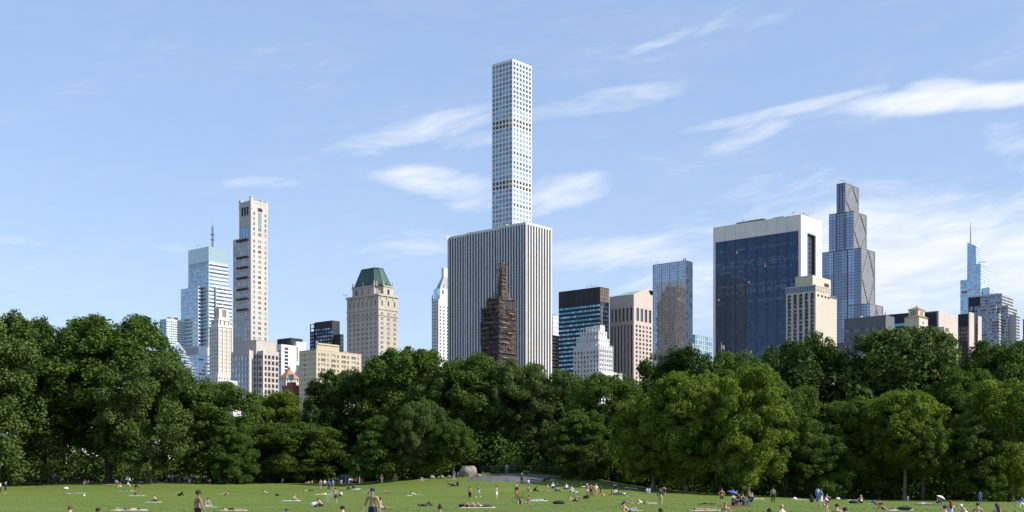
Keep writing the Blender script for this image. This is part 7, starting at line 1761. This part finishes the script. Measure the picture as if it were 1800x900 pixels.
def chair(px, by, rz, c, label):
    D = ground_hit(px, by); x = (px-900)/F*D; r = empty('folding_chair', (x, D, ground_z(x, D)), R(rz)); tag(r, label, 'chair', None, 'thing')
    m = MB(); m.frustum((-.25, .25, -.25, .25), (-.25, .25, -.25, .25), .38, .41); m.build('seat', mat_c(c), r)
    m = MB(); m.face([(-.24, -.25, .4), (-.24, .25, .4), (-.42, .25, .88), (-.42, -.25, .88)]); m.face([(-.26, -.25, .4), (-.44, -.25, .88), (-.44, .25, .88), (-.26, .25, .4)]); m.build('backrest', mat_c(c), r)
    for y in (-.27, .27):
        for (a, b) in (((.25, 0), (-.25, .42)), ((-.28, 0), (.26, .42)), ((-.22, .38), (-.44, .92))):
            m = MB(); m.tube([(a[0], y, a[1]), (b[0], y, b[1])], .014, 5); m.build('frame_bar', mat_c('charcoal'), r)
        m = MB(); m.tube([(.24, y, .42), (.24, y, .58), (-.32, y, .6)], .016, 5); m.build('armrest', mat_c('charcoal'), r)
for (px, rz, c, lab, pl, of) in ((1297, 200, 'navy', 'navy folding chair, nearest the blue parasol pole', 'person in navy and jeans lounging in the chair nearest the parasol pole', 'shirt:charcoal trousers:navy short_hair:darkhair'),
                                 (1307, -60, 'blue', 'blue folding chair, middle of the three right of the parasol', 'person with bare arms in the middle folding chair', 'tank:navy trousers:jeans short_hair:brownhair'),
                                 (1316, 190, 'charcoal', 'dark folding chair, rightmost of the three by the parasol', 'person in navy in the rightmost folding chair', 'shirt:navy trousers:jeans short_hair:blond')):
    chair(px, 890, rz, c, lab); person(px, 890, 'chair', rz, 1, of, pl, sink=.02)
def bicycle(px, by, rz, label, lying=False):
    D = ground_hit(px, by); x = (px-900)/F*D; r = empty('bicycle', (x, D, ground_z(x, D)), R(rz)); tag(r, label, 'bicycle', None, 'thing')
    if lying: r.rotation_euler = (R(82), 0, R(rz)); r.location.z += .12
    bk = mat_c('black'); fr = mat_c('navy' if lying else 'charcoal')
    for wx in (-.52, .52):
        m = MB(); m.tube([(wx+.34*math.cos(a), 0, .34+.34*math.sin(a)) for a in [2*math.pi*i/24 for i in range(25)]], .02, 6, cap=False); w_ = m.build('wheel', bk, r)
        for i in range(10):
            a = math.pi*i/5; m = MB(); m.tube([(wx, 0, .34), (wx+.33*math.cos(a), 0, .34+.33*math.sin(a))], .004, 3); m.build('spoke', mat_c('grey'), w_)
    B, S_, H_ = (-.08, 0, .30), (-.2, 0, .82), (.40, 0, .80)
    for a, b in ((B, S_), (S_, H_), (B, H_), (B, (-.52, 0, .34)), (S_, (-.52, 0, .34)), (H_, (.52, 0, .34))):
        m = MB(); m.tube([a, b], .018, 6); m.build('frame_tube', fr, r)
    m = MB(); m.frustum((-.36, -.08, -.07, .07), (-.35, -.1, -.05, .05), .9, .95); m.build('saddle', bk, r)
    m = MB(); m.tube([S_, (-.22, 0, .92)], .013, 5); m.tube([H_, (.38, 0, .98)], .013, 5); m.build('seat_post', bk, r)
    m = MB(); m.tube([(.46, -.28, 1.), (.38, 0, 1.), (.46, .28, 1.)], .014, 5); m.build('handlebar', bk, r)
    m = MB(); m.tube([(-.08, -.1, .16), (-.08, -.1, .3), (-.08, .1, .3), (-.08, .1, .44)], .012, 5); m.build('crank', bk, r)
bicycle(913.5, 884.5, 8, 'upright black bicycle standing on the lawn below the bedrock')
bicycle(1242, 889, -5, 'bicycle lying flat on the grass left of the red bikini top', True)
